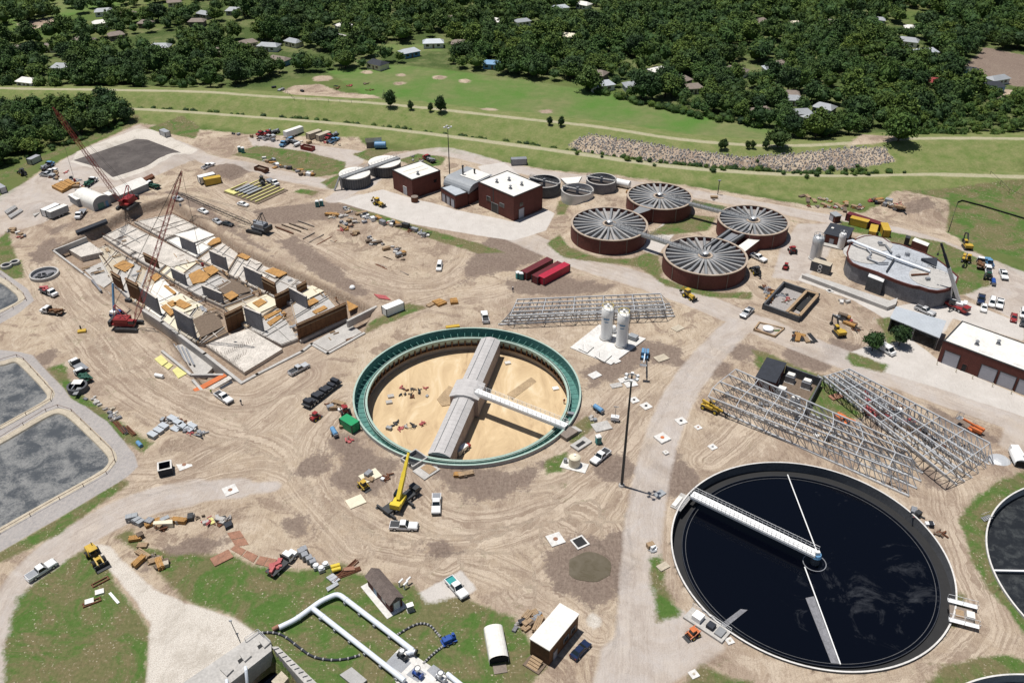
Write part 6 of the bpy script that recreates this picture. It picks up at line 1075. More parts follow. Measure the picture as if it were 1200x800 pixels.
def loader(col='yellow_paint', s=1.):
    t = thing('wheel_loader', 'loader', 'loader'); MB().frus((-3.2, -.6, -1., 1.), 1.0, (-3.1, -.7, -.85, .85), 2.1).build('engine_hood', col, t, bevel=.05); MB().box(-.7, 1.7, -.6, .6, .8, 1.5).build('front_frame', col, t); cab(t, -.9, .5, -.8, .8, 1.5, 3.2, 'dark_steel', col); big_wheels(t, (-1.9, 1.5), 1.05, .75, .6)
    for k in (-.55, .55): MB().bar((.9, k, 1.7), (3.0, k, .9), .25, .35).build('lift_arm', col, t)
    q = MB(); q.box(2.9, 3.9, -1.4, 1.4, .1, .2); q.bar((2.95, -1.4, .7), (2.95, 1.4, .7), .12, 1.1); q.box(2.9, 3.7, -1.42, -1.34, .1, 1.1); q.box(2.9, 3.7, 1.34, 1.42, .1, 1.1); q.build('bucket', 'dark_steel', t); MB().bar((-2.4, .5, 2.1), (-2.4, .5, 2.9), .14).build('exhaust', 'dark_steel', t); return t
def backhoe(col='yellow_paint'):
    t = thing('backhoe', 'backhoe', 'backhoe'); MB().frus((.1, 2.2, -.55, .55), .9, (.2, 2.1, -.45, .45), 1.55).build('engine_hood', col, t, bevel=.04); MB().box(-1.5, .2, -.7, .7, .7, 1.1).build('chassis', 'dark_steel', t); cab(t, -1.2, .2, -.75, .75, 1.1, 2.7, col); big_wheels(t, (-.9,), .9, .75, .5); big_wheels(t, (1.5,), .85, .48, .35)
    MB().bar((.8, .6, 1.1), (2.7, .6, .6), .16, .22).build('lift_arm', col, t); MB().bar((.8, -.6, 1.1), (2.7, -.6, .6), .16, .22).build('lift_arm', col, t); q = MB(); q.box(2.6, 3.4, -1.1, 1.1, .05, .15); q.bar((2.65, -1.1, .5), (2.65, 1.1, .5), .1, .9); q.build('bucket', 'dark_steel', t)
    MB().bar((-1.5, 0, 1.0), (-2.3, 0, 2.7), .3).build('boom', col, t); MB().bar((-2.3, 0, 2.7), (-3.2, 0, 1.2), .24).build('dipper', col, t); MB().box(-3.5, -2.9, -.35, .35, .6, 1.2).build('rear_bucket', 'dark_steel', t); return t
def excavator(col='yellow_paint', bm='dark_steel'):
    t = thing('excavator', 'excavator', 'excavator'); tracks(t, 3.6, 1.05, .55, .75); MB().cyl(0, 0, .6, .95, .7, .7, 18).build('slew_ring', 'dark_steel', t); MB().box(-1.9, 1.2, -1.2, 1.2, .95, 1.35).build('house', col, t, bevel=.05); MB().box(-1.9, -.2, -1.2, 1.2, 1.35, 1.9).build('engine_cover', col, t, bevel=.06); cab(t, -.1, 1.2, .25, 1.2, 1.35, 2.8, 'dark_steel', col)
    MB().bar((1.0, -.2, 1.4), (2.9, -.2, 4.0), .35, .5).build('boom', bm, t); MB().bar((2.9, -.2, 4.0), (5.2, -.2, 3.1), .32, .45).build('boom', bm, t); MB().bar((5.2, -.2, 3.2), (5.0, -.2, .9), .28, .35).build('stick', bm, t); MB().frus((4.6, 5.4, -.6, .2), .2, (4.8, 5.3, -.6, .2), 1.0).build('bucket', bm, t); return t
def skid(col='yellow_paint'):
    t = thing('skid_steer', 'skid steer', 'loader'); MB().box(-1.2, .9, -.6, .6, .35, 1.0).build('body', col, t, bevel=.04); cab(t, -.4, .7, -.55, .55, 1.0, 2.0, 'dark_steel', col); big_wheels(t, (-.7, .6), .78, .42, .32)
    for k in (-.72, .72): MB().bar((-1.1, k, 1.5), (1.3, k, .6), .14, .2).build('lift_arm', col, t)
    q = MB(); q.box(1.2, 1.9, -.85, .85, .05, .12); q.bar((1.25, -.85, .35), (1.25, .85, .35), .08, .6); q.build('bucket', 'dark_steel', t); return t
def boom_lift(col, reach=9., up=.35, basket='steel_grey'):
    t = thing('boom_lift', 'boom lift', 'boom lift'); MB().box(-1.4, 1.4, -.9, .9, .45, .85).build('chassis', col, t, bevel=.04); big_wheels(t, (-1.1, 1.1), 1.0, .45, .35, 'silver'); MB().cyl(0, 0, .85, 1.05, .6, .6, 16).build('turntable', 'dark_steel', t)
    MB().box(-1.9, .3, -1.0, -.3, 1.05, 1.8).build('engine_cover', col, t, bevel=.05); MB().box(-1.9, .3, .3, 1.0, 1.05, 1.8).build('tank_cover', col, t, bevel=.05); e = (reach, 0, 1.8+reach*up); MB().bar((-1.4, 0, 1.8), e, .36, .42).build('boom', col, t); MB().bar((-1.2+reach*.5, 0, 1.8+reach*up*.5), (reach*1.12, 0, 1.8+reach*up*1.12), .24, .28).build('fly_boom', 'white_paint', t)
    x, z = reach*1.12+.5, 1.6+reach*up*1.05; q = MB(); q.box(x-.5, x+.5, -.9, .9, z-.05, z); [q.bar((x+a*.5, b*.9, z), (x+a*.5, b*.9, z+1.1), .06) for a in (-1, 1) for b in (-1, 1)]; [q.bar((x-.5, b*.9, z+1.1), (x+.5, b*.9, z+1.1), .06) for b in (-1, 1)]; [q.bar((x+a*.5, -.9, z+1.1), (x+a*.5, .9, z+1.1), .06) for a in (-1, 1)]; q.build('basket', basket, t); return t
def telehandler(col):
    t = thing('telehandler', 'telehandler', 'telehandler'); MB().frus((-2.6, 2.2, -.8, .8), .7, (-2.5, 2.0, -.75, .75), 1.25).build('chassis', col, t, bevel=.05); cab(t, -.9, .5, .2, .95, 1.25, 2.5, col); big_wheels(t, (-1.7, 1.6), 1.0, .62, .45); MB().box(-1.2, .8, -1.15, -.5, 1.0, 1.7).build('engine_cover', col, t, bevel=.05)
    MB().bar((-2.5, -.15, 2.1), (3.2, -.15, 1.2), .45, .5).build('boom', col, t); MB().bar((3.0, -.15, 1.2), (4.2, -.15, .9), .32, .35).build('fly_boom', 'dark_steel', t); q = MB(); q.bar((4.2, -.8, .7), (4.2, .6, .7), .12, .8); [q.bar((4.2, k, .35), (5.4, k, .35), .14, .08) for k in (-.6, .4)]; q.build('fork', 'dark_steel', t); return t
def tractor(col):
    t = thing('tractor', 'tractor', 'tractor'); MB().frus((.2, 2.1, -.4, .4), .8, (.25, 2.0, -.35, .35), 1.4).build('engine_hood', col, t, bevel=.04); MB().box(-1.2, .3, -.45, .45, .7, 1.1).build('chassis', 'dark_steel', t); cab(t, -1.1, .1, -.65, .65, 1.1, 2.5, col); big_wheels(t, (-.8,), .95, .8, .5, col); big_wheels(t, (1.5,), .75, .45, .3, col); return t
def light_tower():
    t = thing('light_tower', 'light tower', 'light tower'); MB().box(-1, 1, -.6, .6, .45, 1.5).build('cabinet', 'white_paint', t, bevel=.04); big_wheels(t, (0,), .75, .32, .2, 'silver'); MB().bar((0, 0, 1.5), (0, 0, 4.2), .12).build('mast', 'steel_grey', t); q = MB(); [q.box(-.25+i*.3-.35, -.02+i*.3-.35, -.25, -.1, 4.1, 4.35) for i in range(4)]; q.build('lamp_head', 'galvanised', t); MB().bar((1, 0, .5), (2.1, 0, .45), .1).build('drawbar', 'dark_steel', t); return t
KINDS = dict(wp=lambda: pickup('white_paint'), wpc=lambda: pickup('white_paint', cover='dark_steel'), sp=lambda: pickup('silver'), wpg=lambda: pickup('white_paint', cover='steel_grey'), wpgreen=lambda: pickup('white_paint', bed='aqua'), gp=lambda: pickup('light_blue'), bluep=lambda: pickup('navy', cover='dark_steel'),
             navy=lambda: car('navy'), wc=lambda: car('white_paint'), rc=lambda: car('red_paint'), dc=lambda: car('dark_steel'), sc=lambda: car('silver'), suv=lambda: car('silver', 5., True), wsuv=lambda: car('white_paint', 5., True), wv=lambda: van('white_paint'), gv=lambda: van('silver'),
             fr=lambda: flatbed('white_paint', 'dark_steel', 'pink_red'), fb=lambda: flatbed('white_paint', 'old_timber', 'form_brown'), fw=lambda: flatbed('white_paint', 'steel_grey'), frd=lambda: flatbed('red_paint', 'dark_steel', 'steel_grey'), fgr=lambda: flatbed('white_paint', 'dark_green', 'dark_green'), fbl=lambda: flatbed('light_blue', 'dark_steel', 'steel_grey'),
             cr=lambda: container(12.2, 'red_container'), cm=lambda: container(12.2, 'maroon'), cw=lambda: container(6.1, 'white_paint'), cg=lambda: container(4.4, 'green_paint'), ct=lambda: container(6.5, 'tan_block'), cy=lambda: container(6.1, 'yellow_paint'), cgr=lambda: container(6.1, 'steel_grey'), cgal=lambda: container(5., 'galvanised', 2.3, 2.3), bt=lambda: box_trailer(9., 'white_paint'), btg=lambda: box_trailer(7., 'roof_grey'), sk=lambda: skip('rust'), skr=lambda: skip('red_paint'), tt=lambda: tank_trailer('light_blue'), ttb=lambda: tank_trailer('blue_paint'), ttw=lambda: tank_trailer('white_paint'),
             ld=loader, bh=backhoe, ex=excavator, ss=skid, tel=lambda: telehandler('yellow_paint'), tr=lambda: tractor('red_paint'), trd=lambda: tractor('dark_green'), bl=lambda: boom_lift('light_blue'), blo=lambda: boom_lift('orange_paint', 3.2, .12), sso=lambda: skid('orange_paint'), blr=lambda: boom_lift('pink_red', 5., .1), lt=light_tower, ssr=lambda: skid('red_paint'), bhg=lambda: backhoe('dark_steel'))
def V(kind, f, b, label, z=None, group=None, scale=None):
    """vehicle with its nose at pixel f and its tail at pixel b"""
    if kind not in PROTO: PROTO[kind] = (KINDS[kind](), False)
    a, c = PG(*f), PG(*b); m = (a+c)/2; m.z = gh(m.x, m.y) if z is None else z
    return place(kind, m, ang(c, a), label, group, scale)
LOTS = [
 ('wpc', (489, 619), (458, 618), 'white pickup with dark covered bed parked crosswise below the yellow crane'), ('wpg', (511, 605), (512, 581), 'white pickup with grey covered bed pointing down beside the yellow crane'), ('wpgreen', (547, 704), (524, 678), 'white pickup with teal goods in its bed on the paved apron by the brick hut'),
 ('fr', (343, 652), (320, 673), 'white truck with a red load beside the rusty steel plates'), ('wpg', (63, 662), (36, 679), 'white pickup with grey bed on the curved road left of the yellow loader'), ('navy', (689, 754), (671, 773), 'dark blue car on the dirt beside the cream roofed trailer'), ('wp', (695, 544), (712, 530), 'white pickup by the teal portable toilet near the clarifier rim'),
 ('wp', (272, 474), (253, 461), 'white pickup at the near left corner of the concrete basin'), ('sp', (361, 429), (340, 440), 'silver pickup on dirt just right of the concrete basin'), ('sp', (870, 373), (880, 364), 'silver pickup on dirt beside the small excavation near the main road'), ('wsuv', (514, 319), (516, 309), 'white vehicle alone on the open dirt above the blue-white shed'), ('wpc', (567, 366), (570, 381), 'white pickup with dark bed between the clarifier and the trusses'),
 ('sp', (1093, 370), (1074, 362), 'silver pickup parked between the carport and the grey digester'), ('wv', (1045, 416), (1031, 408), 'white van half under the round dark tree'), ('wp', (897, 308), (880, 300), 'white pickup beside the long brick pump room'), ('bluep', (1148, 358), (1150, 348), 'dark blue pickup first in the row by the workshop car park'), ('wc', (1152, 366), (1153, 359), 'small white car standing nearest the workshop roof'), ('wsuv', (1161, 361), (1163, 352), 'white car second in the parked row, behind the small white one'), ('wp', (1170, 363), (1172, 353), 'white pickup third in the parked row by the gravel lot'), ('rc', (1187, 378), (1188, 370), 'red car parked alone near the right edge'), ('wsuv', (1198, 375), (1199, 364), 'white car at the right edge beside a dark one'), ('dc', (1198, 383), (1200, 376), 'dark car at the right edge below a white one'), ('wp', (1177, 328), (1174, 320), 'white pickup alone on the open gravel lot at the right'),
 ('fb', (1148, 304), (1149, 318), 'brown bedded truck at the edge of the grass by the gravel lot'), ('gp', (1157, 306), (1160, 313), 'teal blue pickup first in the short file on the lot edge'), ('wp', (1157, 314), (1158, 322), 'white pickup in the middle of the short file on the lot edge'), ('trd', (1157, 323), (1157, 330), 'dark green tractor last in the short file on the lot edge'), ('ttb', (1163, 328), (1164, 338), 'blue tank trailer on the gravel lot at the right'), ('ex', (1131, 288), (1135, 294), 'small yellow excavator on the grass strip, the upper of two'), ('ex', (1130, 311), (1133, 301), 'small yellow excavator on the grass strip, the lower of two'),
 ('fw', (92, 257), (98, 249), 'white truck parked in front of the white tent'), ('fbl', (61, 194), (52, 200), 'blue truck first of three by the left gravel yard'), ('wp', (65, 200), (56, 206), 'white pickup second of three by the left gravel yard'), ('sp', (62, 207), (50, 206), 'silver pickup third of three by the left gravel yard'), ('fgr', (112, 212), (102, 219), 'white truck with dark green bed by the lumber piles in the yard'), ('sc', (213, 236), (205, 233), 'silver car above the far end of the concrete basin'), ('wc', (243, 251), (234, 247), 'white car right of the far end of the concrete basin'), ('wc', (289, 242), (281, 240), 'white car in front of the yellow formwork mat'), ('fw', (324, 218), (316, 213), 'white truck between the yellow formwork mat and the debris row'), ('bhg', (308, 218), (307, 212), 'dark machine left of the white truck by the formwork mat'), ('wp', (249, 195), (240, 199), 'white pickup left of the dark soil heap'), ('dc', (271, 265), (263, 263), 'dark car left of the dark crane'), ('sc', (258, 263), (252, 259), 'grey car left of the dark car by the basin'),
 ('sp', (320, 161), (311, 164), 'silver pickup in the back row beside dark red machinery'), ('gp', (397, 163), (386, 169), 'pale blue pickup in the back row beside a red truck'), ('bt', (339, 161), (350, 156), 'white box trailer in the back row of the far yard'), ('ct', (363, 163), (374, 158), 'tan container in the back row, the left of two'), ('ct', (374, 165), (385, 160), 'tan container in the back row, the right of two'), ('frd', (385, 164), (393, 158), 'red truck right of the tan containers'), ('frd', (303, 160), (316, 156), 'red truck at the left end of the back row'), ('frd', (312, 159), (325, 155), 'second red truck at the left end of the back row'), ('skr', (354, 174), (368, 177), 'red open dumpster in front of the back row'), ('ttw', (345, 173), (352, 170), 'white tank trailer left of the red dumpster'), ('fbl', (331, 172), (338, 167), 'blue-grey truck left of the white tank trailer'), ('fbl', (340, 166), (347, 169), 'grey-blue truck behind the white tank trailer'), ('sk', (313, 203), (301, 199), 'rusty dumpster beside the dark soil heap'), ('cy', (242, 217), (257, 211), 'yellow container beside a white one, left of the formwork mat'), ('cw', (236, 215), (250, 209), 'white container beside a yellow one, left of the formwork mat'),
 ('fr', (66, 348), (50, 341), 'white truck with red ends on the dirt below the concrete ring'), ('fb', (54, 366), (70, 368), 'white flatbed truck with a brown load on dirt by the left lagoons'), ('fw', (86, 426), (99, 436), 'white truck by the small round pit beside the lagoons'), ('fgr', (93, 438), (103, 447), 'white truck with dark green bed against the small round pit'), ('ss', (431, 575), (421, 567), 'yellow skid steer beside the white panel below the clarifier'), ('ld', (122, 668), (105, 644), 'yellow wheel loader on grass beside the gravel path'), ('bh', (450, 243), (437, 238), 'yellow backhoe on the pavement in front of the brick buildings'), ('bh', (816, 354), (797, 343), 'yellow backhoe on the main road in front of the near trickling filter'), ('ex', (978, 386), (988, 398), 'yellow excavator on the dirt left of the round dark tree'), ('blo', (1000, 502), (973, 488), 'orange boom lift under the trusses beside the grass'), ('blo', (1132, 502), (1150, 511), 'orange boom lift at the right end of the trusses'), ('blr', (1026, 490), (1014, 484), 'red lift machine inside the right trusses'), ('bl', (754, 431), (757, 407), 'light blue boom lift on wet dirt beside the silo pad'), ('tel', (848, 487), (818, 474), 'yellow telehandler at the left end of the silver trusses'), ('ssr', (378, 485), (361, 497), 'red skid steer left of the green container'), ('tr', (402, 479), (407, 489), 'red tractor above the green container by the clarifier'), ('tr', (925, 292), (931, 300), 'red tractor on the gravel right of the near trickling filter'), ('bhg', (882, 316), (889, 325), 'dark machine against the near trickling filter'), ('ssr', (922, 312), (919, 318), 'dark red loader at the near side of the gravel junction'),
 ('cr', (634, 333), (664, 317), 'bright red container nearest the trusses'), ('cm', (614, 327), (644, 311), 'dull red container farther from the trusses'), ('cm', (627, 332), (656, 316), 'dull red container squeezed between the other two'), ('cw', (450, 370), (472, 361), 'white container shed on dirt between basin and clarifier'), ('cg', (400, 495), (421, 508), 'bright green container beside the clarifier'), ('tt', (388, 502), (396, 516), 'pale blue tank trailer left of the green container'), ('tt', (695, 478), (707, 486), 'pale blue tank trailer right of the clarifier'), ('lt', (714, 492), (727, 494), 'white light tower trailer right of the clarifier'), ('cgr', (616, 192), (600, 193), 'pale grey container standing behind the larger brick building'), ('btg', (60, 257), (79, 249), 'grey office trailer with white roof, the larger by the white tent'), ('cw', (55, 253), (67, 247), 'white container behind the grey office trailer'), ('cgal', (8, 228), (-4, 221), 'white trailer at the left edge of the gravel yard'), ('trd', (165, 221), (156, 224), 'dark machine beside the white tent'), ('fgr', (174, 218), (184, 221), 'dark green truck right of the white tent'), ('bhg', (24, 203), (30, 207), 'dark machine at the upper left corner of the gravel yard'), ('cgal', (38, 192), (44, 189), 'grey box container at the upper edge of the gravel yard'), ('cgal', (196, 160), (192, 158), 'blue-grey box at the far rim of the sludge bed'), ('cy', (1000, 263), (1012, 266), 'yellow container on grass behind the digester, leftmost of three'), ('cy', (1023, 272), (1021, 279), 'yellow container on grass behind the digester, middle of three'), ('cy', (1035, 271), (1037, 276), 'yellow container on grass behind the digester, rightmost of three'), ('cm', (1007, 262), (1016, 265), 'dull red container left of the yellow ones behind the digester'), ('wv', (1196, 545), (1186, 530), 'white van at the right edge beside the trusses'),
 ('sso', (806, 748), (818, 741), 'orange loader on the pavement at the near left tank rim'), ('frd', (500, 187), (506, 190), 'red truck on the grass behind the smaller brick building'), ('sc', (458, 632), (452, 628), '')]
for v in LOTS:
    if v[3]: V(*v)
# ------------------------------------------------------------------ cranes
def tipz(foot, px, py, length):
    """height at which a point seen at (px,py) lies `length` from the boom foot"""
    best = min((abs((P(px, py, z)-foot).length-length), z) for z in np.arange(1., 60, .25)); return best[1]
def crawler_crane(label, base, foot_px, tip_px, length, col, boomcol, face, gantry=True, tz=None):
    p = P(*base); t = thing('crawler_crane', label, 'crane', p, 0); fd = P(*foot_px, 1.8); 
    tz = tipz(fd, *tip_px, length) if tz is None else tz; tp = P(*tip_px, tz); rz = ang(p, tp) if face is None else face; H = bpy.data.objects
    rot = Matrix.Rotation(rz, 4, 'Z'); inv = lambda v: rot.inverted() @ (Vector(v)-p); t.rotation_euler.z = rz
    tracks(t, 6.6, 2.2, .9, 1.1); MB().box(-1.6, 1.6, -1.8, 1.8, .5, 1.1).build('car_body', 'dark_steel', t); MB().cyl(0, 0, 1.1, 1.4, 1.2, 1.2, 20).build('slew_ring', 'dark_steel', t); MB().box(-4.2, 1.8, -1.5, 1.5, 1.4, 2.0).build('deck', col, t); MB().box(-3.6, .6, -1.4, 1.4, 2.0, 3.5).build('machinery_house', col, t, bevel=.06); MB().box(-5.0, -4.2, -1.7, 1.7, 1.2, 2.9).build('counterweight', 'dark_steel', t); cab(t, .7, 2.3, -1.6, -.4, 1.5, 3.3, col)
    f = Vector((1.9, 0, 1.8)); e = inv(tp); lattice(f, e, 1.35, .9, 26, .11).build('boom', boomcol, t); g = MB(); g.bar((.2, -.9, 3.4), (-2.6, -.5, 7.2), .2); g.bar((.2, .9, 3.4), (-2.6, .5, 7.2), .2); g.bar((-3.4, .9, 3.4), (-2.6, .5, 7.2), .16); g.bar((-3.4, -.9, 3.4), (-2.6, -.5, 7.2), .16); g.bar((-2.6, -.6, 7.2), (-2.6, .6, 7.2), .25); g.build('gantry', boomcol, t)
    c = MB(); [c.bar((-2.6, s*.5, 7.2), e+Vector((0, s*.3, .4)), .06) for s in (-1, 1)]; c.build('pendant_cable', 'dark_steel', t); hk = e-Vector((0, 0, 0)); hl = max(2., e.z*.55); MB().bar(e, e-Vector((0, 0, hl)), .06).build('hoist_cable', 'dark_steel', t); MB().box(e.x-.3, e.x+.3, e.y-.25, e.y+.25, e.z-hl-1, e.z-hl).build('hook_block', col, t); return t
crawler_crane('red crawler crane by the white tents with its long boom over the sludge bed', (150, 243), (140, 235), (62, 126), 47, 'red_paint', 'red_paint', None)
crawler_crane('red crawler crane against the left basin wall with its boom raised over the slabs', (152, 384), (160, 372), (213, 201), 52, 'red_paint', 'pink_red', None)
crawler_crane('dark crawler crane with red counterweight and a nearly level lattice boom', (303, 271), (294, 268), (208, 226), 40, 'steel_grey', 'dark_steel', None, tz=7.5)
def truck_crane(label, base, nose, tip, tz, col, carrier, boomc, out=True, tops='white_paint'):
    p = P(*base); n = P(*nose); rz = ang(p, n); t = thing('truck_crane', label, 'crane', p, rz); rot = Matrix.Rotation(rz, 4, 'Z'); inv = lambda v: rot.inverted() @ (Vector(v)-p); MB().box(-4.6, 4.6, -1.2, 1.2, .7, 1.3).build('carrier', carrier, t, bevel=.05); cab(t, 3.4, 4.9, -1.1, 1.1, 1.0, 2.3, carrier)
    big_wheels(t, (-3.6, -2.4, 1.6, 2.8), 1.05, .55, .4, 'silver')
    if out:
        for x in (-4.2, 1.0):
            q = MB(); q.box(x-.2, x+.2, -3.0, 3.0, .7, .95); [q.cyl(x, s*2.9, .05, .75, .12, .12, 8) for s in (-1, 1)]; [q.cyl(x, s*2.9, 0, .08, .45, .45, 12) for s in (-1, 1)]; q.build('outrigger', 'dark_steel', t)
    tp = inv(P(*tip, tz)); a = math.atan2(tp.y, tp.x); d = Vector((math.cos(a), math.sin(a), 0)); s = Vector((-d.y, d.x, 0)); f = -d*1.2+Vector((0, 0, 2.4)); MB().obox((-d.x*1.2, -d.y*1.2, 1.3), 4.2, 2.2, .9, a).build('turret', col, t, bevel=.06); MB().obox((-d.x*2.9, -d.y*2.9, 1.4), 1.0, 2.3, 1.3, a).build('counterweight', col, t, bevel=.05); MB().obox((d.x*.4+s.x*1.0, d.y*.4+s.y*1.0, 1.4), 1.7, .8, 1.5, a).build('operator_cab', 'glass', t)
    e = Vector(tp); MB().bar(f, f.lerp(e, .58), .85, .95).build('boom', boomc, t); MB().bar(f.lerp(e, .55), f.lerp(e, .82), .66, .74).build('boom_section', tops, t); MB().bar(f.lerp(e, .8), e, .5, .56).build('boom_tip', tops, t); MB().bar(d*.8+Vector((0, 0, 1.8)), f.lerp(e, .38), .3).build('lift_cylinder', 'silver', t); MB().bar(e, e-Vector((0, 0, 3.2)), .07).build('hoist_cable', 'dark_steel', t); MB().box(e.x-.2, e.x+.2, e.y-.2, e.y+.2, e.z-3.9, e.z-3.2).build('hook_block', 'dark_steel', t); return t
truck_crane('yellow mobile crane reaching its boom over the near clarifier rim', (470, 590), (488, 577), (479, 530), 9.5, 'crane_yellow', 'dark_steel', 'crane_yellow', True, 'crane_yellow')
truck_crane('red carrier mobile crane by the digester with a long white and black boom', (1116, 360), (1126, 365), (1103, 285), 19, 'white_paint', 'red_paint', 'silver', True, 'charcoal_roof')
p = P(137, 369); t = thing('boom_lift', 'blue and white folding boom lift against the dark left basin wall', 'boom lift', p, 1.2); MB().box(-1.6, 1.6, -1, 1, .5, 1.).build('chassis', 'blue_paint', t, bevel=.05); big_wheels(t, (-1.2, 1.2), 1.05, .5, .4, 'silver'); MB().box(-1.6, .4, -.9, .9, 1.1, 1.9).build('turret', 'white_paint', t, bevel=.05); MB().bar((-.6, 0, 1.9), (2.0, .3, 9.5), .45, .5).build('boom', 'light_blue', t); MB().bar((2.0, .3, 9.5), (4.6, -.9, 3.0), .35, .4).build('jib', 'white_paint', t); MB().box(4.2, 5.2, -1.8, .1, 2.0, 3.0).build('basket', 'dark_steel', t)
# low loader with black goods right of the basin
a, b = P(397, 449), P(358, 479); t = thing('flatbed_trailer', 'long black flatbed trailer loaded with dark equipment right of the basin', 'trailer', (a+b)/2, ang(b, a)); L_ = (b-a).length; MB().box(-L_/2, L_/2, -1.3, 1.3, .8, 1.05).build('deck', 'dark_steel', t)
for x in (-L_/2+1, -L_/2+2.2, -L_/2+3.4):
    for s in (-1, 1): wheel(t, x, s*1.0, .45, .3)
MB().bar((L_/2-1, .8, .02), (L_/2-1, .8, .8), .2).build('landing_leg', 'dark_steel', t); q = MB(); r = random.Random(2); [q.box(x, x+r.uniform(.8, 1.3), -1.1, 1.1, 1.05, 1.05+r.uniform(.4, 1.1)) for x in np.arange(-L_/2+.5, L_/2-1.5, 1.45)]; q.build('load', 'charcoal_roof', t)
# ------------------------------------------------------------------ poles, fences, rails
def pole(base, ty, label, heads=6, w=.28):
    h = hz(base[0], base[1], ty); p = P(*base); t = thing('light_pole', label, 'light pole', p); MB().cyl(0, 0, 0, .5, w*2.2, w*1.8, 14).build('footing', 'concrete', t); MB().tube([(0, 0, .4), (0, 0, h*.5), (0, 0, h)], [w, w*.8, w*.5], 10).build('shaft', 'dark_steel', t); MB().ring(.9, 1.1, h-.3, h-.15, 20).build('lamp_ring', 'galvanised', t)
    copies(MB().box(.9, 1.6, -.3, .3, h-.6, h-.15).build('lamp', 'white_paint', t), [((0, 0, 0), 2*pi*i/heads+.3) for i in range(heads)]); return t
pole((728.4, 569), 440, 'tall dark floodlight mast standing between the two big clarifiers', 6, .34); pole((527, 206), 148, 'tall slim floodlight mast behind the smaller brick building', 4, .22)
p = P(282, 753); t = thing('light_pole', 'thin leaning dark pole at the edge of the bottom left pit', 'pole', p); e = P(270, 727, 3.2)-p; MB().bar((0, 0, 0), e, .12).build('shaft', 'dark_steel', t); MB().box(e.x-.25, e.x+.25, e.y-.15, e.y+.15, e.z-.1, e.z+.1).build('lamp', 'steel_grey', t)
p = P(841, 228); t = thing('light_pole', 'short dark pole with a lamp at the ring road bend', 'pole', p); MB().bar((0, 0, 0), (0, 0, 5.5), .25).build('shaft', 'dark_steel', t); MB().box(-.5, .5, -.3, .3, 5.4, 5.7).build('lamp', 'steel_grey', t)
def fence(label, s_, h, gap, fabric=None, col='dark_steel', name='fence'):
    pts = [PG(*k) for k in px_list(s_)]; t = thing(name, label, 'fence', pts[0]); o = pts[0]; spots = []
    for a, b in zip(pts[:-1], pts[1:]):
        n = max(1, int((b-a).length/gap)); spots += [(a.lerp(b, i/n)-o, 0) for i in range(n)]
        MB().bar(a-o+Vector((0, 0, h)), b-o+Vector((0, 0, h)), .07).build('rail', col, t)
        if fabric: MB().bar(a-o+Vector((0, 0, h*.5)), b-o+Vector((0, 0, h*.5)), .05, h*.96).build('fabric', fabric, t)
    spots.append((pts[-1]-o, 0)); step = max(1, len(spots)//98+1); copies(MB().bar((0, 0, 0), (0, 0, h+.1), .1).build('post', col, t), spots[::step]); return t
fence('black silt fence cornering around the bright green field at the right', "1111,272 1122,238 1127,236 1150,242 1200,257 1260,277", .6, 2.5, 'black_rubber')
fence('dark wire fence along the foot of the levee at the far right', "1160,205 1172,216 1182,226 1200,234 1240,250", 1.4, 4, None); fence('low dark fence along the near field edge below the levee', "330,104 345,118 412,121 448,118 450,108", 1.3, 5, None)
for lab, s_ in (('low rail with dark posts around the upper left lagoon', "-40,392 0,371 31,352 28,346 0,322"), ('low rail with dark posts around the middle left lagoon', "0,424 20,418 28,422 62,460 60,470 0,503"), ('low rail with dark posts around the lower left lagoon', "0,515 54,482 68,477 84,482 131,528 135,541 125,555 70,585 0,625 -40,650")): fence(lab, s_, .8, 4.5, None, 'rust', 'guard_rail')
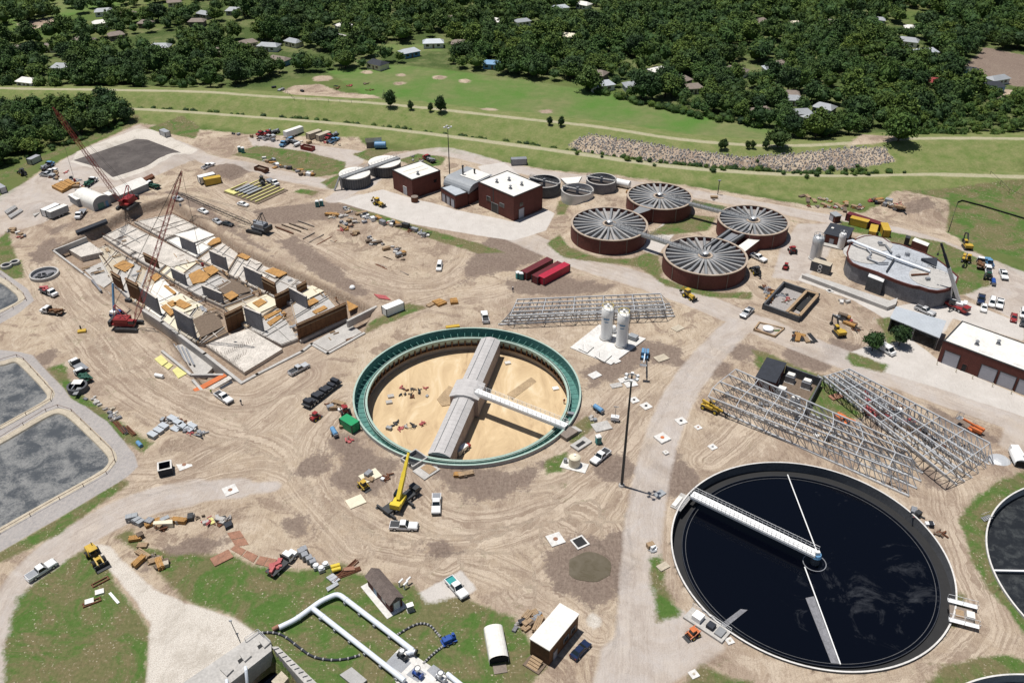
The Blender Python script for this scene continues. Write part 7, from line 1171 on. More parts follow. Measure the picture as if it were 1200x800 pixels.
# ------------------------------------------------------------------ precast boxes and manhole pads
def pad(px, py, w, label, lid='rusty_plate', rz=.45, h=.3, hole=False, m='pale_concrete'):
    p = P(px, py); t = thing('manhole_pad', label, 'manhole', p, rz, 'square manhole pads on the dirt'); 
    if hole:
        q = MB(); 
        for a in ((-w, w, -w, -w+.35), (-w, w, w-.35, w), (-w, -w+.35, -w+.35, w-.35), (w-.35, w, -w+.35, w-.35)): q.box(*a, 0, h)
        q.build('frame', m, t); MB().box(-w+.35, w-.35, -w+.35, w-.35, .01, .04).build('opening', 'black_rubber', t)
    else: MB().box(-w, w, -w, w, 0, h).build('slab', m, t, bevel=.03); MB().cyl(0, 0, h, h+.1, w*.32, w*.3, 20).build('lid', lid, t)
for px, py, w, lab, lid, hole in ((270, 574.5, 1.5, 'white square manhole pad with orange lid, left of the skid steer tracks', 'rusty_plate', 0), (216, 545, 1.5, 'white square pad with orange lid beside the black precast box', 'rusty_plate', 0), (651, 632, 1.6, 'white square manhole pad with orange lid beside an open square frame', 'rusty_plate', 0), (679.5, 635.5, 1.5, 'white open square concrete frame with a black hole', 'rusty_plate', 1), (776, 514, 1.5, 'white raised manhole box with orange lid right of the light mast', 'orange_paint', 0), (798, 493.5, 1.2, 'pale square pad left of the trusses, the upper of two', 'dark_steel', 0), (818, 501, .8, 'small pale pad left of the trusses, the lower of two', 'rusty_plate', 0), (743, 469, 1.1, 'pale square pad just below the floodlight lamps, left one', 'dark_steel', 0), (757, 476, 1.2, 'pale square pad right of the floodlight shaft, right one', 'dark_steel', 0), (780, 531, .6, 'tiny pale pad below the raised white manhole box', 'tan_block', 0), (835, 524, .9, 'grey tilted slab above the dark water tank', 'steel_grey', 0), (855, 751, .7, 'small white pad on the pavement at the tank rim', 'tan_block', 0), (1024, 374, .8, 'grey square cover on the dirt left of the retaining wall', 'steel_grey', 0), (972, 341, .9, 'square hole frame on the dirt by the excavation', 'dark_steel', 1), (73, 399, .9, 'square dark hole frame on the dirt near the left lagoons', 'dark_steel', 1), (813, 790, .8, 'small white marker pad on grass left of the water tank', 'tan_block', 0)): pad(px, py, w, lab, lid, rnd.uniform(.3, .6), .45 if 'raised' in lab else .22, hole)
p = P(195, 553); t = thing('precast_box', 'tall black precast concrete box with pale rim near the lagoons', 'concrete box', p, .35); q = MB(); [q.box(*a, 0, 2.0) for a in ((-1.5, 1.5, -1.5, -1.2), (-1.5, 1.5, 1.2, 1.5), (-1.5, -1.2, -1.2, 1.2), (1.2, 1.5, -1.2, 1.2))]; q.build('wall', 'charcoal_roof', t); q = MB(); [q.box(*a, 2.0, 2.1) for a in ((-1.55, 1.55, -1.55, -1.2), (-1.55, 1.55, 1.2, 1.55), (-1.55, -1.2, -1.2, 1.2), (1.2, 1.55, -1.2, 1.2))]; q.build('rim', 'pale_concrete', t); MB().box(-1.2, 1.2, -1.2, 1.2, .02, .3).build('floor', 'black_rubber', t)
for px, py, w, d, lab, m in ((697, 440, 1.5, 1.2, 'flat pale precast slab on wet dirt beside the silo pad, upper one', 'pale_concrete'), (739, 450, 1.6, 1.3, 'flat pale precast slab on wet dirt, between two others', 'pale_concrete'), (731, 446, 1.3, 1.0, 'flat pale precast slab beneath the floodlight lamps', 'pale_concrete'), (722, 452, 1.5, .9, 'flat pale precast slab, low one by the floodlight', 'concrete'), (775, 420, 1.8, 1.3, 'tan slab stack right of the blue boom lift', 'tan_block'), (794, 385, 1.6, 1.2, 'tan slab pair right of the trusses', 'tan_block'), (723, 424, 1.0, .6, 'small pale slab at the corner of the silo pad', 'pale_concrete'), (725, 410, 0, 0, '', ''), (442, 557, 0, 0, '', ''), (417, 588, 1.9, 1.5, 'white panel with reddish stain below the skid steer', 'cream_paint'), (434, 558, 2.2, 1.6, 'large pale formwork panel lying below the clarifier rim', 'cream_paint'), (705, 500, 2.2, 1.6, 'grey concrete vault lid on grass near the light tower', 'concrete'), (777, 664, 1.2, .8, 'tan concrete block beside the south road', 'tan_block'), (979, 465, 1.6, 1.0, 'pinkish slab on grass between the truss groups', 'rusty_plate'), (260, 654, 2.0, 1.3, 'pinkish panel lying on the grass by the steel plates', 'rusty_plate'), (695, 516, 0, 0, '', ''), (773, 579, 1.3, .8, 'grey slab beside the south road near the white bridge', 'roof_grey')):
    if w: tag(MB().box(-w, w, -d, d, 0, .28).build('precast_slab', m, loc=P(px, py), rz=rnd.uniform(.2, .7), bevel=.03), lab, 'slab')
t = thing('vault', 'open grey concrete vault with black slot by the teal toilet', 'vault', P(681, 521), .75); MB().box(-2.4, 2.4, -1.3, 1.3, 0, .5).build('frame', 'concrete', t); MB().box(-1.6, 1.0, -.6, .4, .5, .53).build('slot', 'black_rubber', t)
t = thing('stair_landing', 'grey concrete stair block where the unfinished clarifier bridge meets the rim', 'landing', P(666, 510), .75); MB().box(-2, 2, -1.3, 1.3, 0, 1.0).build('block', 'brown_house', t); [MB().box(2+i*.4, 2.4+i*.4, -1.2, 1.2, 0, .8-i*.2).build('step', 'concrete', t) for i in range(4)]
# toilets
def toilet(px, py, lab, m='aqua'):
    t = thing('portable_toilet', lab, 'portable toilet', P(px, py), rnd.uniform(-.4, .4), 'portable toilets'); MB().box(-.6, .6, -.6, .6, .1, 2.1).build('cabin', m, t, bevel=.04); MB().frus((-.64, .64, -.64, .64), 2.1, (-.4, .4, -.5, .5), 2.35).build('roof', 'white_paint', t); MB().box(-.4, .4, -.63, -.6, .2, 1.95).build('door', 'teal_wall', t); MB().box(-.65, .65, -.65, .65, 0, .1).build('skid', 'dark_steel', t)
for px, py, lab in ((701, 519, 'teal portable toilet behind the white pickup by the clarifier'), (372, 242, 'teal portable toilet on the dirt between two debris rows, left one'), (377, 241, 'teal portable toilet on the dirt between two debris rows, right one'), (607, 326, 'teal portable toilet at the end of the red containers, left one'), (611, 327, 'teal portable toilet at the end of the red containers, right one'), (285, 179, 'pale teal portable toilet on the grass oval, left one'), (281, 178, 'pale teal portable toilet on the grass oval, right one'), (117, 244, 'blue toilet in front of the white tent, left one'), (122, 242, 'blue toilet in front of the white tent, right one')): toilet(px, py, lab)
# ------------------------------------------------------------------ white tents
p, q = P(111, 248), P(131, 240); rz = ang(p, q); t = thing('storage_tent', 'white barrel-roofed storage tent with grey front beside the red crane', 'tent', p, rz); w, L_ = (q-p).length, 12.; n = 12; pr = [(w/2-w/2*math.cos(pi*k/n), 2.2+2.6*math.sin(pi*k/n)) for k in range(n+1)]; pr = [(0, 0)]+pr+[(w, 0)]; N = len(pr)
MB().add([(x, 0, z) for x, z in pr]+[(x, L_, z) for x, z in pr], [(i, i+1, N+i+1, N+i) for i in range(N-1)]).build('cover', 'white_roof', t, smooth=True); MB().add([(x, .1, z*.99) for x, z in pr], [tuple(range(N))]).build('front', 'roof_grey', t); MB().box(w*.25, w*.6, .0, .08, 0, 2.2).build('door', 'teal_wall', t); MB().box(w*.7, w*.85, .0, .08, 0, 2.1).build('door', 'light_blue', t)
for (a0, b0, w_, d_, h_, lab) in ((92, 243, 6.5, 6.5, 2.8, 'white flat-roofed cabin with grey side left of the barrel tent'), (130, 238, 7.5, 3.5, 2.8, 'white low cabin between barrel tent and long white tent')):
    t = thing('site_cabin', lab, 'cabin', P(a0, b0), rz-.15 if a0 < 100 else rz); MB().box(0, w_, 0, d_, 0, h_).build('wall', 'roof_grey', t); MB().box(-.1, w_+.1, -.1, d_+.1, h_, h_+.2).build('roof', 'white_roof', t); opening(t, 'door', 'dark_steel', 'x', w_*.6, w_*.6+1.1, 0, 2.1)
p = P(141, 237); t = thing('storage_tent', 'long white gabled tent beside the barrel tent', 'tent', p, rz+.05); MB().box(0, 13, 0, 7, 0, 2.6).build('wall', 'roof_grey', t); MB().add([(-.2, -.2, 2.6), (13.2, -.2, 2.6), (13.2, 7.2, 2.6), (-.2, 7.2, 2.6), (-.2, 3.5, 4.2), (13.2, 3.5, 4.2)], [(0, 1, 5, 4), (2, 3, 4, 5), (0, 4, 3), (1, 2, 5), (0, 3, 2, 1)]).build('roof', 'white_roof', t)
# ------------------------------------------------------------------ round pits
def ring_pit(px, py, r, h, lab, m='concrete', inner='dark_steel', name='concrete_ring'):
    t = thing(name, lab, 'concrete ring', P(px, py)); MB().ring(r-.5, r, 0, h, 48).build('wall', m, t, smooth=True); MB().disc(r-.45, .06, 40).build('floor', inner, t); return t
t = ring_pit(52.5, 323, 4.3, 1.0, 'wide grey concrete ring with dark debris inside, left of the basin', 'concrete', 'grey_concrete'); q = MB(); r = random.Random(4); [q.obox((r.uniform(-2, 2), r.uniform(-1.5, 1.5), .1), r.uniform(.5, 2), r.uniform(.3, .8), r.uniform(.2, .5), r.uniform(0, 3)) for i in range(12)]; q.build('debris', 'dark_steel', t)
ring_pit(8, 313, 1.7, .9, 'small dark concrete ring, left of a pair on the grass'); ring_pit(18, 309, 1.5, .9, 'small dark concrete ring, right of a pair on the grass')
t = ring_pit(92, 457, 2.5, 1.6, 'small dark round pit with a white cover and platform beside the lagoons', 'dark_concrete', 'black_rubber', 'pump_pit'); MB().box(-1.6, .9, .2, 2.2, 1.65, 1.8).build('cover', 'white_roof', t); MB().box(.3, 1.4, -3.6, -.6, 1.2, 1.35).build('platform', 'rail_grey', t); MB().bar((-.6, -1.8, 1.6), (-.6, 1.8, 1.6), .25).build('beam', 'steel_grey', t)
# ------------------------------------------------------------------ excavated box by the main road
def walled(label, s_, h, th, m, floor, name='foundation_box'):
    pts = [P(a, b, h) for a, b in px_list(s_)]; c = sum(pts, Vector())/len(pts); t = thing(name, label, 'foundation', (c.x, c.y, 0)); n = len(pts)
    for i in range(n):
        a, b = pts[i], pts[(i+1) % n]; d = (b-a).normalized()*th*.5; MB().bar((a.x-c.x-d.x, a.y-c.y-d.y, h/2), (b.x-c.x+d.x, b.y-c.y+d.y, h/2), th, h).build('wall', m, t)
    MB().prism([(p.x-c.x, p.y-c.y) for p in pts], .02, .06).build('floor', floor, t); return t, c
t, c = walled('half built dark concrete foundation box with tan right bay near the main road', "919,330 960,344 936,371 895,356", 1.8, .5, 'dark_concrete', 'bare_rubble')
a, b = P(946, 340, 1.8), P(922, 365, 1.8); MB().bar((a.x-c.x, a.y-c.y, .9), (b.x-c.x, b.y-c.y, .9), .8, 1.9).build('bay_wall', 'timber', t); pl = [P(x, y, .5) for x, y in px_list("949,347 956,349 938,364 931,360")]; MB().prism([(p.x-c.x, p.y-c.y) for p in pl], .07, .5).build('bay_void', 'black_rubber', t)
for s_ in ("946,341 959,345", "925,366 937,370", "958,346 937,370"): a, b = [P(*k, 1.85) for k in px_list(s_)]; MB().bar((a.x-c.x, a.y-c.y, 1.95), (b.x-c.x, b.y-c.y, 1.95), .9, .25).build('bay_form', 'timber', t)
r = random.Random(9)
t, c = walled('low timber edged pit with a white tank lid beside the main road', "890,377 919,384 908,393 884,385", .7, .4, 'timber', 'rust'); q = MB(); q.lathe([(1.5, .1), (1.5, .9), (1.2, 1.1), (.01, 1.2)], 24); q.build('tank_lid', 'white_paint', t, smooth=True); MB().box(1.6, 3.4, -.8, .9, .06, .3).build('turf', 'foliage_light', t)
# ------------------------------------------------------------------ formwork mat with yellow frames
o_ = P(293, 240); a, b = P(262, 226), P(302, 240); c2_ = P(293, 217); t = thing('formwork_mat', 'yellow framed formwork mat laid on the dirt beyond the dark crane', 'formwork', P(262, 226), ang(a, b)); L_ = (b-a).length; W_ = 15.
MB().box(0, L_, 0, W_, 0, .25).build('base', 'old_timber', t); [MB().box(L_*i/8+.3, L_*i/8+.75, .5, W_-.5, .25, .7).build('yellow_beam', 'yellow_foam', t) for i in range(8)]; [MB().box(L_*.15+i*2.1, L_*.15+i*2.1+1.2, W_*.2, W_*.65, .7, .9).build('grey_panel', 'roof_grey', t) for i in range(4)]; MB().box(.2, L_*.3, .3, 2.2, .25, .8).build('yellow_panel', 'yellow_foam', t)
# ------------------------------------------------------------------ materials and debris lying about
def item(kind, p, lab, grp, rz=None, s=1.):
    r = rnd; o = MB(); rz = r.uniform(0, 3.14) if rz is None else rz
    if kind == 'lumber_stack':
        n = r.choice((2, 3, 4)); L_ = r.uniform(2, 4.5)*s
        for k in range(n):
            for j in range(4): o.obox((r.uniform(-.1, .1), (j-1.5)*.32, k*.24+.1), L_*r.uniform(.85, 1), .28, .2, r.uniform(-.03, .03))
        o.obox((-L_*.3, 0, 0), .15, 1.4, .1, 0); o.obox((L_*.3, 0, 0), .15, 1.4, .1, 0); m = r.choice(('timber', 'old_timber', 'timber', 'plywood'))
    elif kind == 'steel_bundle':
        L_ = r.uniform(3, 7)*s; [o.tube([(-L_/2+r.uniform(-.3, .3), (j-2)*.25, .12+.2*(j % 2)), (L_/2, (j-2)*.25+r.uniform(-.1, .1), .12+.2*(j % 2))], .11, 6) for j in range(5)]; m = r.choice(('rust', 'galvanised', 'dark_steel'))
    elif kind == 'concrete_block':
        o.frus((-.8*s, .8*s, -.5*s, .5*s), 0, (-.75*s, .75*s, -.45*s, .45*s), r.uniform(.5, .9)*s); m = r.choice(('concrete', 'grey_concrete', 'pale_concrete'))
    elif kind == 'crate':
        h = r.uniform(.7, 1.5)*s; w = r.uniform(.6, 1.2)*s; o.box(-w, w, -.6*s, .6*s, .12, h); [o.box(-w-.03, w+.03, y-.06, y+.06, 0, .12) for y in (-.5*s, 0, .5*s)]; [o.box(x-.06, x+.06, -.64*s, .64*s, .12, h+.03) for x in (-w*.8, 0, w*.8)]; m = r.choice(('steel_grey', 'roof_grey', 'charcoal_roof', 'timber', 'white_paint', 'dark_steel'))
    elif kind == 'rubble_pile':
        for j in range(9): a = r.uniform(0, 6.28); d = r.uniform(0, .9)*s; o.obox((math.cos(a)*d, math.sin(a)*d, r.uniform(-.05, .25)), r.uniform(.3, .9)*s, r.uniform(.2, .6)*s, r.uniform(.2, .5)*s, r.uniform(0, 3), tilt=r.uniform(-.3, .3))
        m = r.choice(('bare_rubble', 'tan_block', 'concrete', 'brown_house', 'white_roof'))
    elif kind == 'steel_beam':
        L_ = r.uniform(5, 9)*s; o.box(-L_/2, L_/2, -.2, .2, 0, .06); o.box(-L_/2, L_/2, -.05, .05, .06, .38); o.box(-L_/2, L_/2, -.2, .2, .38, .44); m = r.choice(('rust', 'old_timber', 'brown_house'))
    elif kind == 'scrap':
        for j in range(6): p0 = Vector((r.uniform(-1, 1), r.uniform(-.8, .8), r.uniform(.05, .5)))*s; o.bar(p0, p0+Vector((r.uniform(-1.4, 1.4), r.uniform(-1.2, 1.2), r.uniform(-.2, .3)))*s, r.uniform(.1, .35))
        o.obox((0, 0, 0), 1.2*s, .8*s, .3*s, 1); m = r.choice(('dark_steel', 'rust', 'galvanised', 'rust', 'charcoal_roof', 'old_timber', 'pink_red'))
    return tag(o.build(kind, m, loc=p, rz=rz), lab, kind.replace('_', ' '), grp)
WORD = dict(lumber_stack='stacked lumber', steel_bundle='bundle of steel bars', concrete_block='concrete block', crate='boxed crate', rubble_pile='heap of broken pieces', steel_beam='long steel beam', scrap='tangle of scrap')
def heap(where, line, n, spread, kinds, s=1., rz=None):
    l = px_list(line)
    for i in range(n):
        t_ = rnd.uniform(0, len(l)-1-1e-6); k = int(t_); u = t_-k; x = l[k][0]*(1-u)+l[k+1][0]*u+rnd.gauss(0, spread); y = l[k][1]*(1-u)+l[k+1][1]*u+rnd.gauss(0, spread*.6); p = PG(x, y); kd = rnd.choice(kinds); item(kd, p, f'{WORD[kd]} lying {where}', f'{kd.replace("_", " ")}s {where}', None if rz is None else rz+rnd.uniform(-.1, .1), s*rnd.uniform(.75, 1.2))
ALL = ('lumber_stack', 'crate', 'rubble_pile', 'scrap', 'concrete_block')
heap('in the row below the upper grass strip', "402,245 440,258 480,268 500,278", 52, 2.2, ALL, 1.); heap('in the row along the near side of the grass oval', "306,186 330,195 352,202 368,205", 36, 1.7, ALL, .9); heap('in the debris line between basin and main road', "400,265 440,285 478,302", 34, 3.5, ALL+('steel_bundle',), .9)
heap('on the dirt beside the teal toilets', "370,248 400,255 430,262", 26, 3.5, ('rubble_pile', 'lumber_stack', 'concrete_block'), .9); heap('by the timber piles in the left gravel yard', "56,208 70,205 90,215 105,225 92,228", 40, 4.5, ('lumber_stack', 'crate', 'scrap', 'concrete_block'), .85); heap('along the back edge of the far yard', "270,158 300,163 330,164 400,168", 18, 2, ('scrap', 'rubble_pile', 'crate'), .9)
heap('by the far left dirt ramp', "10,270 25,274 35,278", 10, 3, ALL, .9); heap('by the left lagoons on the green strip', "104,468 125,480 136,492", 18, 2.5, ('rubble_pile', 'concrete_block'), .8); heap('around the crates near the lagoons', "195,492 215,498 238,510", 24, 4, ('crate', 'scrap', 'concrete_block'), .9); heap('on the red sand by the lagoon strip', "142,500 158,508", 3, 2, ('steel_bundle',), .9, -.8)
heap('on the grass behind the digester', "940,232 975,240 1010,245", 30, 5, ('rubble_pile', 'lumber_stack', 'scrap'), .9); heap('in the scrap heap at the edge of the right field', "1022,235 1040,240 1056,247", 22, 3, ('scrap', 'rubble_pile', 'crate', 'lumber_stack'), 1.2); heap('around the half built foundation', "893,335 905,345 900,352", 14, 3, ('scrap', 'lumber_stack', 'crate', 'steel_bundle'), .8); heap('inside the half built foundation', "915,345 930,352 915,358", 10, 3, ('scrap', 'rubble_pile'), .7)
heap('on the dirt beside the yellow excavator', "985,370 995,378 1003,388", 12, 3, ('lumber_stack', 'steel_bundle', 'scrap'), .9, -.7); heap('on the dirt by the retaining wall', "985,350 992,358", 6, 3, ('rubble_pile', 'concrete_block'), .9); heap('on the verge by the timber edged pit', "930,393 945,398 958,392", 8, 3, ('lumber_stack', 'steel_bundle'), .8); heap('under the right group of trusses', "985,450 1040,478 1100,520", 26, 6, ('scrap', 'crate', 'steel_bundle'), .9); heap('under the long silver trusses', "860,465 930,495 1000,530", 12, 6, ('crate', 'steel_bundle', 'concrete_block'), .8)
heap('on the sandy floor of the clarifier', "440,500 455,500 470,505", 0, 3, ('scrap',)); heap('around the cream chemical tank', "655,490 690,490 705,505", 6, 5, ('crate', 'concrete_block'), .7); heap('beside the clarifier near the green container', "388,478 400,472 420,560 460,560", 12, 4, ('crate', 'scrap', 'lumber_stack'), .8); heap('in the material row by the loop road', "152,608 172,612 200,612 240,608 262,612", 28, 4, ALL, 1.0); heap('on the grass by the gravel path', "155,628 165,650 185,660", 9, 5, ('lumber_stack', 'rubble_pile'), .8); heap('beside the cream roofed trailer', "604,735 620,728 632,722 628,738", 24, 4, ('crate', 'concrete_block', 'rubble_pile', 'lumber_stack'), .8)
heap('beside the big water tank at its right rim', "1068,600 1085,612 1100,626", 9, 1, ('crate', 'concrete_block', 'scrap'), .8); heap('beside the south road', "765,640 770,655", 3, 2, ('crate', 'scrap'), .9); heap('on the verge below the levee', "700,222 780,228 900,240", 10, 4, ('rubble_pile', 'lumber_stack'), .8); heap('on the small grass oval behind the brick building', "470,182 490,186 510,186", 9, 3, ('concrete_block', 'rubble_pile', 'scrap'), .9); heap('on the dirt near the yellow crane', "525,556 560,560", 3, 3, ('lumber_stack',), .8)
heap('beside the brick hut in a tidy row', "395,668 410,672", 3, 2, ('steel_bundle',), .9); heap('on the green field by the arena', "320,103 335,110 420,100 440,104", 9, 3, ('crate', 'scrap'), 1.2)
for i in range(6): item('steel_beam', P(330+i*5.5+rnd.uniform(-2, 2), 270-i*1.5+rnd.uniform(-3, 3)), 'long rusty beam in the parallel row left of the debris line', 'rusty beams in the left row', ang(P(335, 268), P(362, 278)), 1.1)
for i in range(5): item('steel_beam', P(362+i*9, 277+i*3.2), 'long dark beam lying crosswise between the rusty rows', 'dark crosswise beams', ang(P(360, 279), P(373, 272)), .8)
for i in range(12): a = i/11; item('steel_beam', P(400+62*a+rnd.uniform(-3, 3), 292+26*a+rnd.uniform(-3, 3)), 'long rusty rail in the double row beside the grey haul road', 'rusty rails beside the haul road', ang(P(390, 288), P(470, 322)), 1.5)
for i in range(5): a = i/4; item('steel_beam', P(436+36*a, 296+14*a+rnd.uniform(-1, 1)), 'rusty rail in the upper row near the debris line', 'rusty rails in the upper row', ang(P(430, 294), P(474, 312)), 1.3)
# timber blocks in the yard
def stack(s_, z, m, lab, cat='timber', name='timber_stack', n=5):
    pl = [P(a, b, z) for a, b in px_list(s_)]; c = sum(pl, Vector())/4; l = [Vector((p.x-c.x, p.y-c.y, 0)) for p in pl]; o = MB()
    for k in range(n):
        a, b, c_, d = l[0].lerp(l[3], k/n), l[1].lerp(l[2], k/n), l[1].lerp(l[2], (k+.93)/n), l[0].lerp(l[3], (k+.93)/n); h = z*rnd.uniform(.8, 1.); o.prism([(q.x, q.y) for q in (a, b, c_, d)], 0, h)
    return tag(o.build(name, m, loc=(c.x, c.y, 0)), lab, cat)
stack("60,217 72,223 80,219 68,214", 1.3, 'plywood', 'orange plywood stack in the left gravel yard, nearest one'); stack("67,214 78,219 89,214 80,209", 1.5, 'plywood', 'orange plywood stack in the left gravel yard, farther one'); stack("506,352 515,349 524,353 514,357", .9, 'plywood', 'plywood stack on dirt by the white shed, left of two'); stack("527,349 535,348 537,353 528,354", 1.0, 'plywood', 'plywood stack on dirt by the white shed, right of two'); stack("499,357 508,352 512,354 503,359", .5, 'timber', 'low timber row left of the plywood stacks')
stack("522,381 538,379 539,382 523,384", .8, 'yellow_paint', 'yellow beams lying behind the clarifier rim', 'beams', 'beam_stack', 2); stack("38,250 62,236 66,238 40,253", .8, 'concrete', 'long pale pipe bundle beside the brown mound in the left yard', 'pipes', 'pipe_stack', 3); stack("9,252 24,244 27,246 12,255", .9, 'light_slat', 'pale pipe stack in the left yard corner, lower one', 'pipes', 'pipe_stack', 3); stack("5,247 17,240 20,242 8,250", .9, 'light_slat', 'pale pipe stack in the left yard corner, upper one', 'pipes', 'pipe_stack', 3); stack("88,270 124,256 126,259 90,273", 1.0, 'charcoal_roof', 'long black pipe stack between the cabins and the basin', 'pipes', 'pipe_stack', 4); stack("160,212 178,203 181,206 163,215", 1.0, 'rust', 'rust-brown beams beside the soil heaps near the sludge bed', 'beams', 'beam_stack', 3)
for s_, lab in (("266,624 281,621 292,638 277,641", 'rusty steel road plate, top one of three'), ("270,643 276,638 303,651 298,659", 'rusty steel road plate, middle one of three'), ("299,660 305,651 325,655 319,665", 'rusty steel road plate next to the red-loaded truck')): stack(s_, .12, 'rusty_plate', lab, 'steel plate', 'steel_plate', 2)
stack("179,614 202,613 202,608 180,610", 1.2, 'cream_paint', 'long cream timber panel in the material row', 'panel', 'plywood_board', 1); stack("154,608 162,604 170,608 162,613", 1.3, 'roof_grey', 'dark grey box stack at the left of the material row', 'boxes', 'box_stack', 2); stack("204,607 217,604 218,608 205,611", 1.0, 'light_slat', 'pale grey bundle in the middle of the material row', 'bundle', 'panel_bundle', 2); stack("251,607 264,603 266,606 253,610", .7, 'dark_steel', 'dark pipe bundle at the right of the material row', 'pipes', 'pipe_stack', 3); stack("262,612 271,608 272,614 264,618", 1., 'charcoal_roof', 'black box beside the rusty road plates', 'box', 'storage_box', 1); stack("244,607 249,606 252,612 247,614", .4, 'yellow_foam', 'cream yellow panels in the material row', 'panels', 'panel_stack', 2)
for i, (px, py) in enumerate(((180, 513), (187, 508), (193, 503), (207, 507), (210, 499), (215, 503), (222, 507), (226, 503), (203, 494))): t = thing('equipment_crate', 'grey equipment crate in the cluster near the lagoons', 'crate', P(px, py), -.55, 'grey crates near the lagoons'); MB().box(-1.2, 1.2, -.7, .7, .12, 1.3).build('box', 'roof_grey', t, bevel=.03); MB().box(-1.25, 1.25, -.75, .75, 1.3, 1.4).build('lid', 'sky_roof', t); MB().box(-1.2, 1.2, -.6, .6, 0, .12).build('skid', 'old_timber', t)
for i, (px, py, h) in enumerate(((354, 651, 1.8), (358, 655, 1.7), (363, 658, 1.5), (367, 661, 1.3), (357, 648, 1.6))): t = thing('pallet', 'grey wrapped pallet stack at the left end of the row by the hut', 'pallet', P(px, py), .5, 'grey pallets by the hut'); MB().box(-.65, .65, -.65, .65, .14, h).build('load', 'steel_grey', t, bevel=.04); MB().box(-.7, .7, -.7, .7, 0, .14).build('base', 'old_timber', t)
for i, (px, py) in enumerate(((371, 666), (377, 669), (382, 664))): t = thing('tote_tank', 'white round-topped tote in the row by the hut', 'tote', P(px, py), .5, 'white totes by the hut'); MB().box(-.6, .6, -.6, .6, .12, .9).build('cage', 'galvanised', t); MB().cyl(0, 0, .9, 1.25, .55, .5, 18).build('bottle', 'white_paint', t); MB().box(-.62, .62, -.62, .62, 0, .12).build('base', 'dark_steel', t)
t = thing('generator', 'yellow twin generator in the row by the hut', 'generator', P(394, 668), .35); [MB().tube([(-.9, y, .8), (.9, y, .8)], .42, 14).build('drum', 'crane_yellow', t) for y in (-.5, .5)]; MB().box(-1, 1, -.95, .95, .05, .35).build('frame', 'dark_steel', t)
stack("402,664 415,662 416,667 403,668", .9, 'rusty_plate', 'rust orange skid box beside the brick hut', 'box', 'skid_box', 1); stack("382,676 390,671 399,678 391,683", .5, 'galvanised', 'grey panel bundle beside the brick hut, upper one', 'panels', 'panel_stack', 3); stack("382,688 395,681 397,684 384,692", .5, 'galvanised', 'grey panel bundle beside the brick hut, lower one', 'panels', 'panel_stack', 3)
for px, py, lab in ((108, 706, 'short dark rail frame on the grass left of the gravel path'), (118, 682, 'rusty beam pair on the grass at the path edge')): t = thing('rail_frame', lab, 'frame', P(px, py), .55 if px < 112 else .75); [MB().box(-1.7, 1.7, y-.1, y+.1, 0, .3).build('rail', 'rust', t) for y in (-.4, .4)]; [MB().box(x-.1, x+.1, -.3, .3, .05, .25).build('tie', 'rust', t) for x in (-1.5, 1.5)]
tag(MB().obox((0, 0, 0), 3.6, .5, .25, 0).build('white_panel', 'white_paint', loc=P(134, 701), rz=-.75), 'thin white panel lying on the grass by the gravel path', 'panel'); [tag(MB().box(-.8, .8, -.6, .6, 0, .35).build('pallet', 'white_roof', loc=P(px, py), rz=.4), lab, 'pallet') for px, py, lab in ((117, 694, 'white pallet on the grass left of the path, upper one'), (105, 705, 'white pallet on the grass left of the path, lower one'))]
tag(MB().box(-.9, .9, -.6, .6, .0, .9).build('concrete_box', 'tan_block', loc=P(193, 663), rz=.4, bevel=.05), 'tan concrete box on the grass right of the path', 'box')
p = P(97, 391); t = thing('light_tower', 'yellow site box with a dark stack on the dirt left of the red crane', 'site box', p, .3); MB().box(-1.1, 1.1, -.7, .7, .1, 1.2).build('box', 'yellow_paint', t, bevel=.04); MB().cyl(-.3, .9, 0, 2.2, .25, .2, 10).build('stack', 'dark_steel', t); MB().box(-1.2, 1.2, -.8, .8, 0, .1).build('skid', 'dark_steel', t)
tag(MB().tube([(-1.3, 0, .55), (-1.2, 0, .55), (1.2, 0, .55), (1.3, 0, .55)], [.3, .5, .5, .3], 14).build('fuel_tank', 'white_paint', loc=P(187, 442), rz=-.3, smooth=True), 'small white tank lying below the yellow foam boards', 'tank')
tag(MB().tube([(-1, 0, .5), (1, 0, .5)], .5, 14).build('drum', 'light_blue', loc=P(164, 522), rz=-.8), 'blue-grey drum lying on the lagoon grass strip', 'drum'); tag(MB().dome(.9, .3, .8, 18, 5).build('round_tank', 'white_paint', loc=P(413, 338), smooth=True), 'small white round tank at the far right edge of the basin', 'tank')
stack("438,344 452,346 458,351 444,349", .4, 'pink_red', 'red steel strip on dirt beside the white shed', 'steel', 'steel_strip', 2); tag(MB().dome(2.6, 0, 1.2, 20, 5).build('tank_dome', 'silver', loc=P(1171, 541)), 'pale grey dome cover lying at the right end of the trusses', 'dome')
p = P(1190, 542); t = thing('trailer_cover', 'white cylindrical trailer with dark open end at the right edge', 'trailer', p, 1.4)
MB().tube([(-2.2, 0, 1.5), (2.2, 0, 1.5)], 1.25, 16).build('body', 'white_paint', t); MB().box(-2.3, -2.2, -1, 1, .6, 2.3).build('opening', 'black_rubber', t); big_wheels(t, (-.5, .5), 1.0, .35, .22, 'silver')
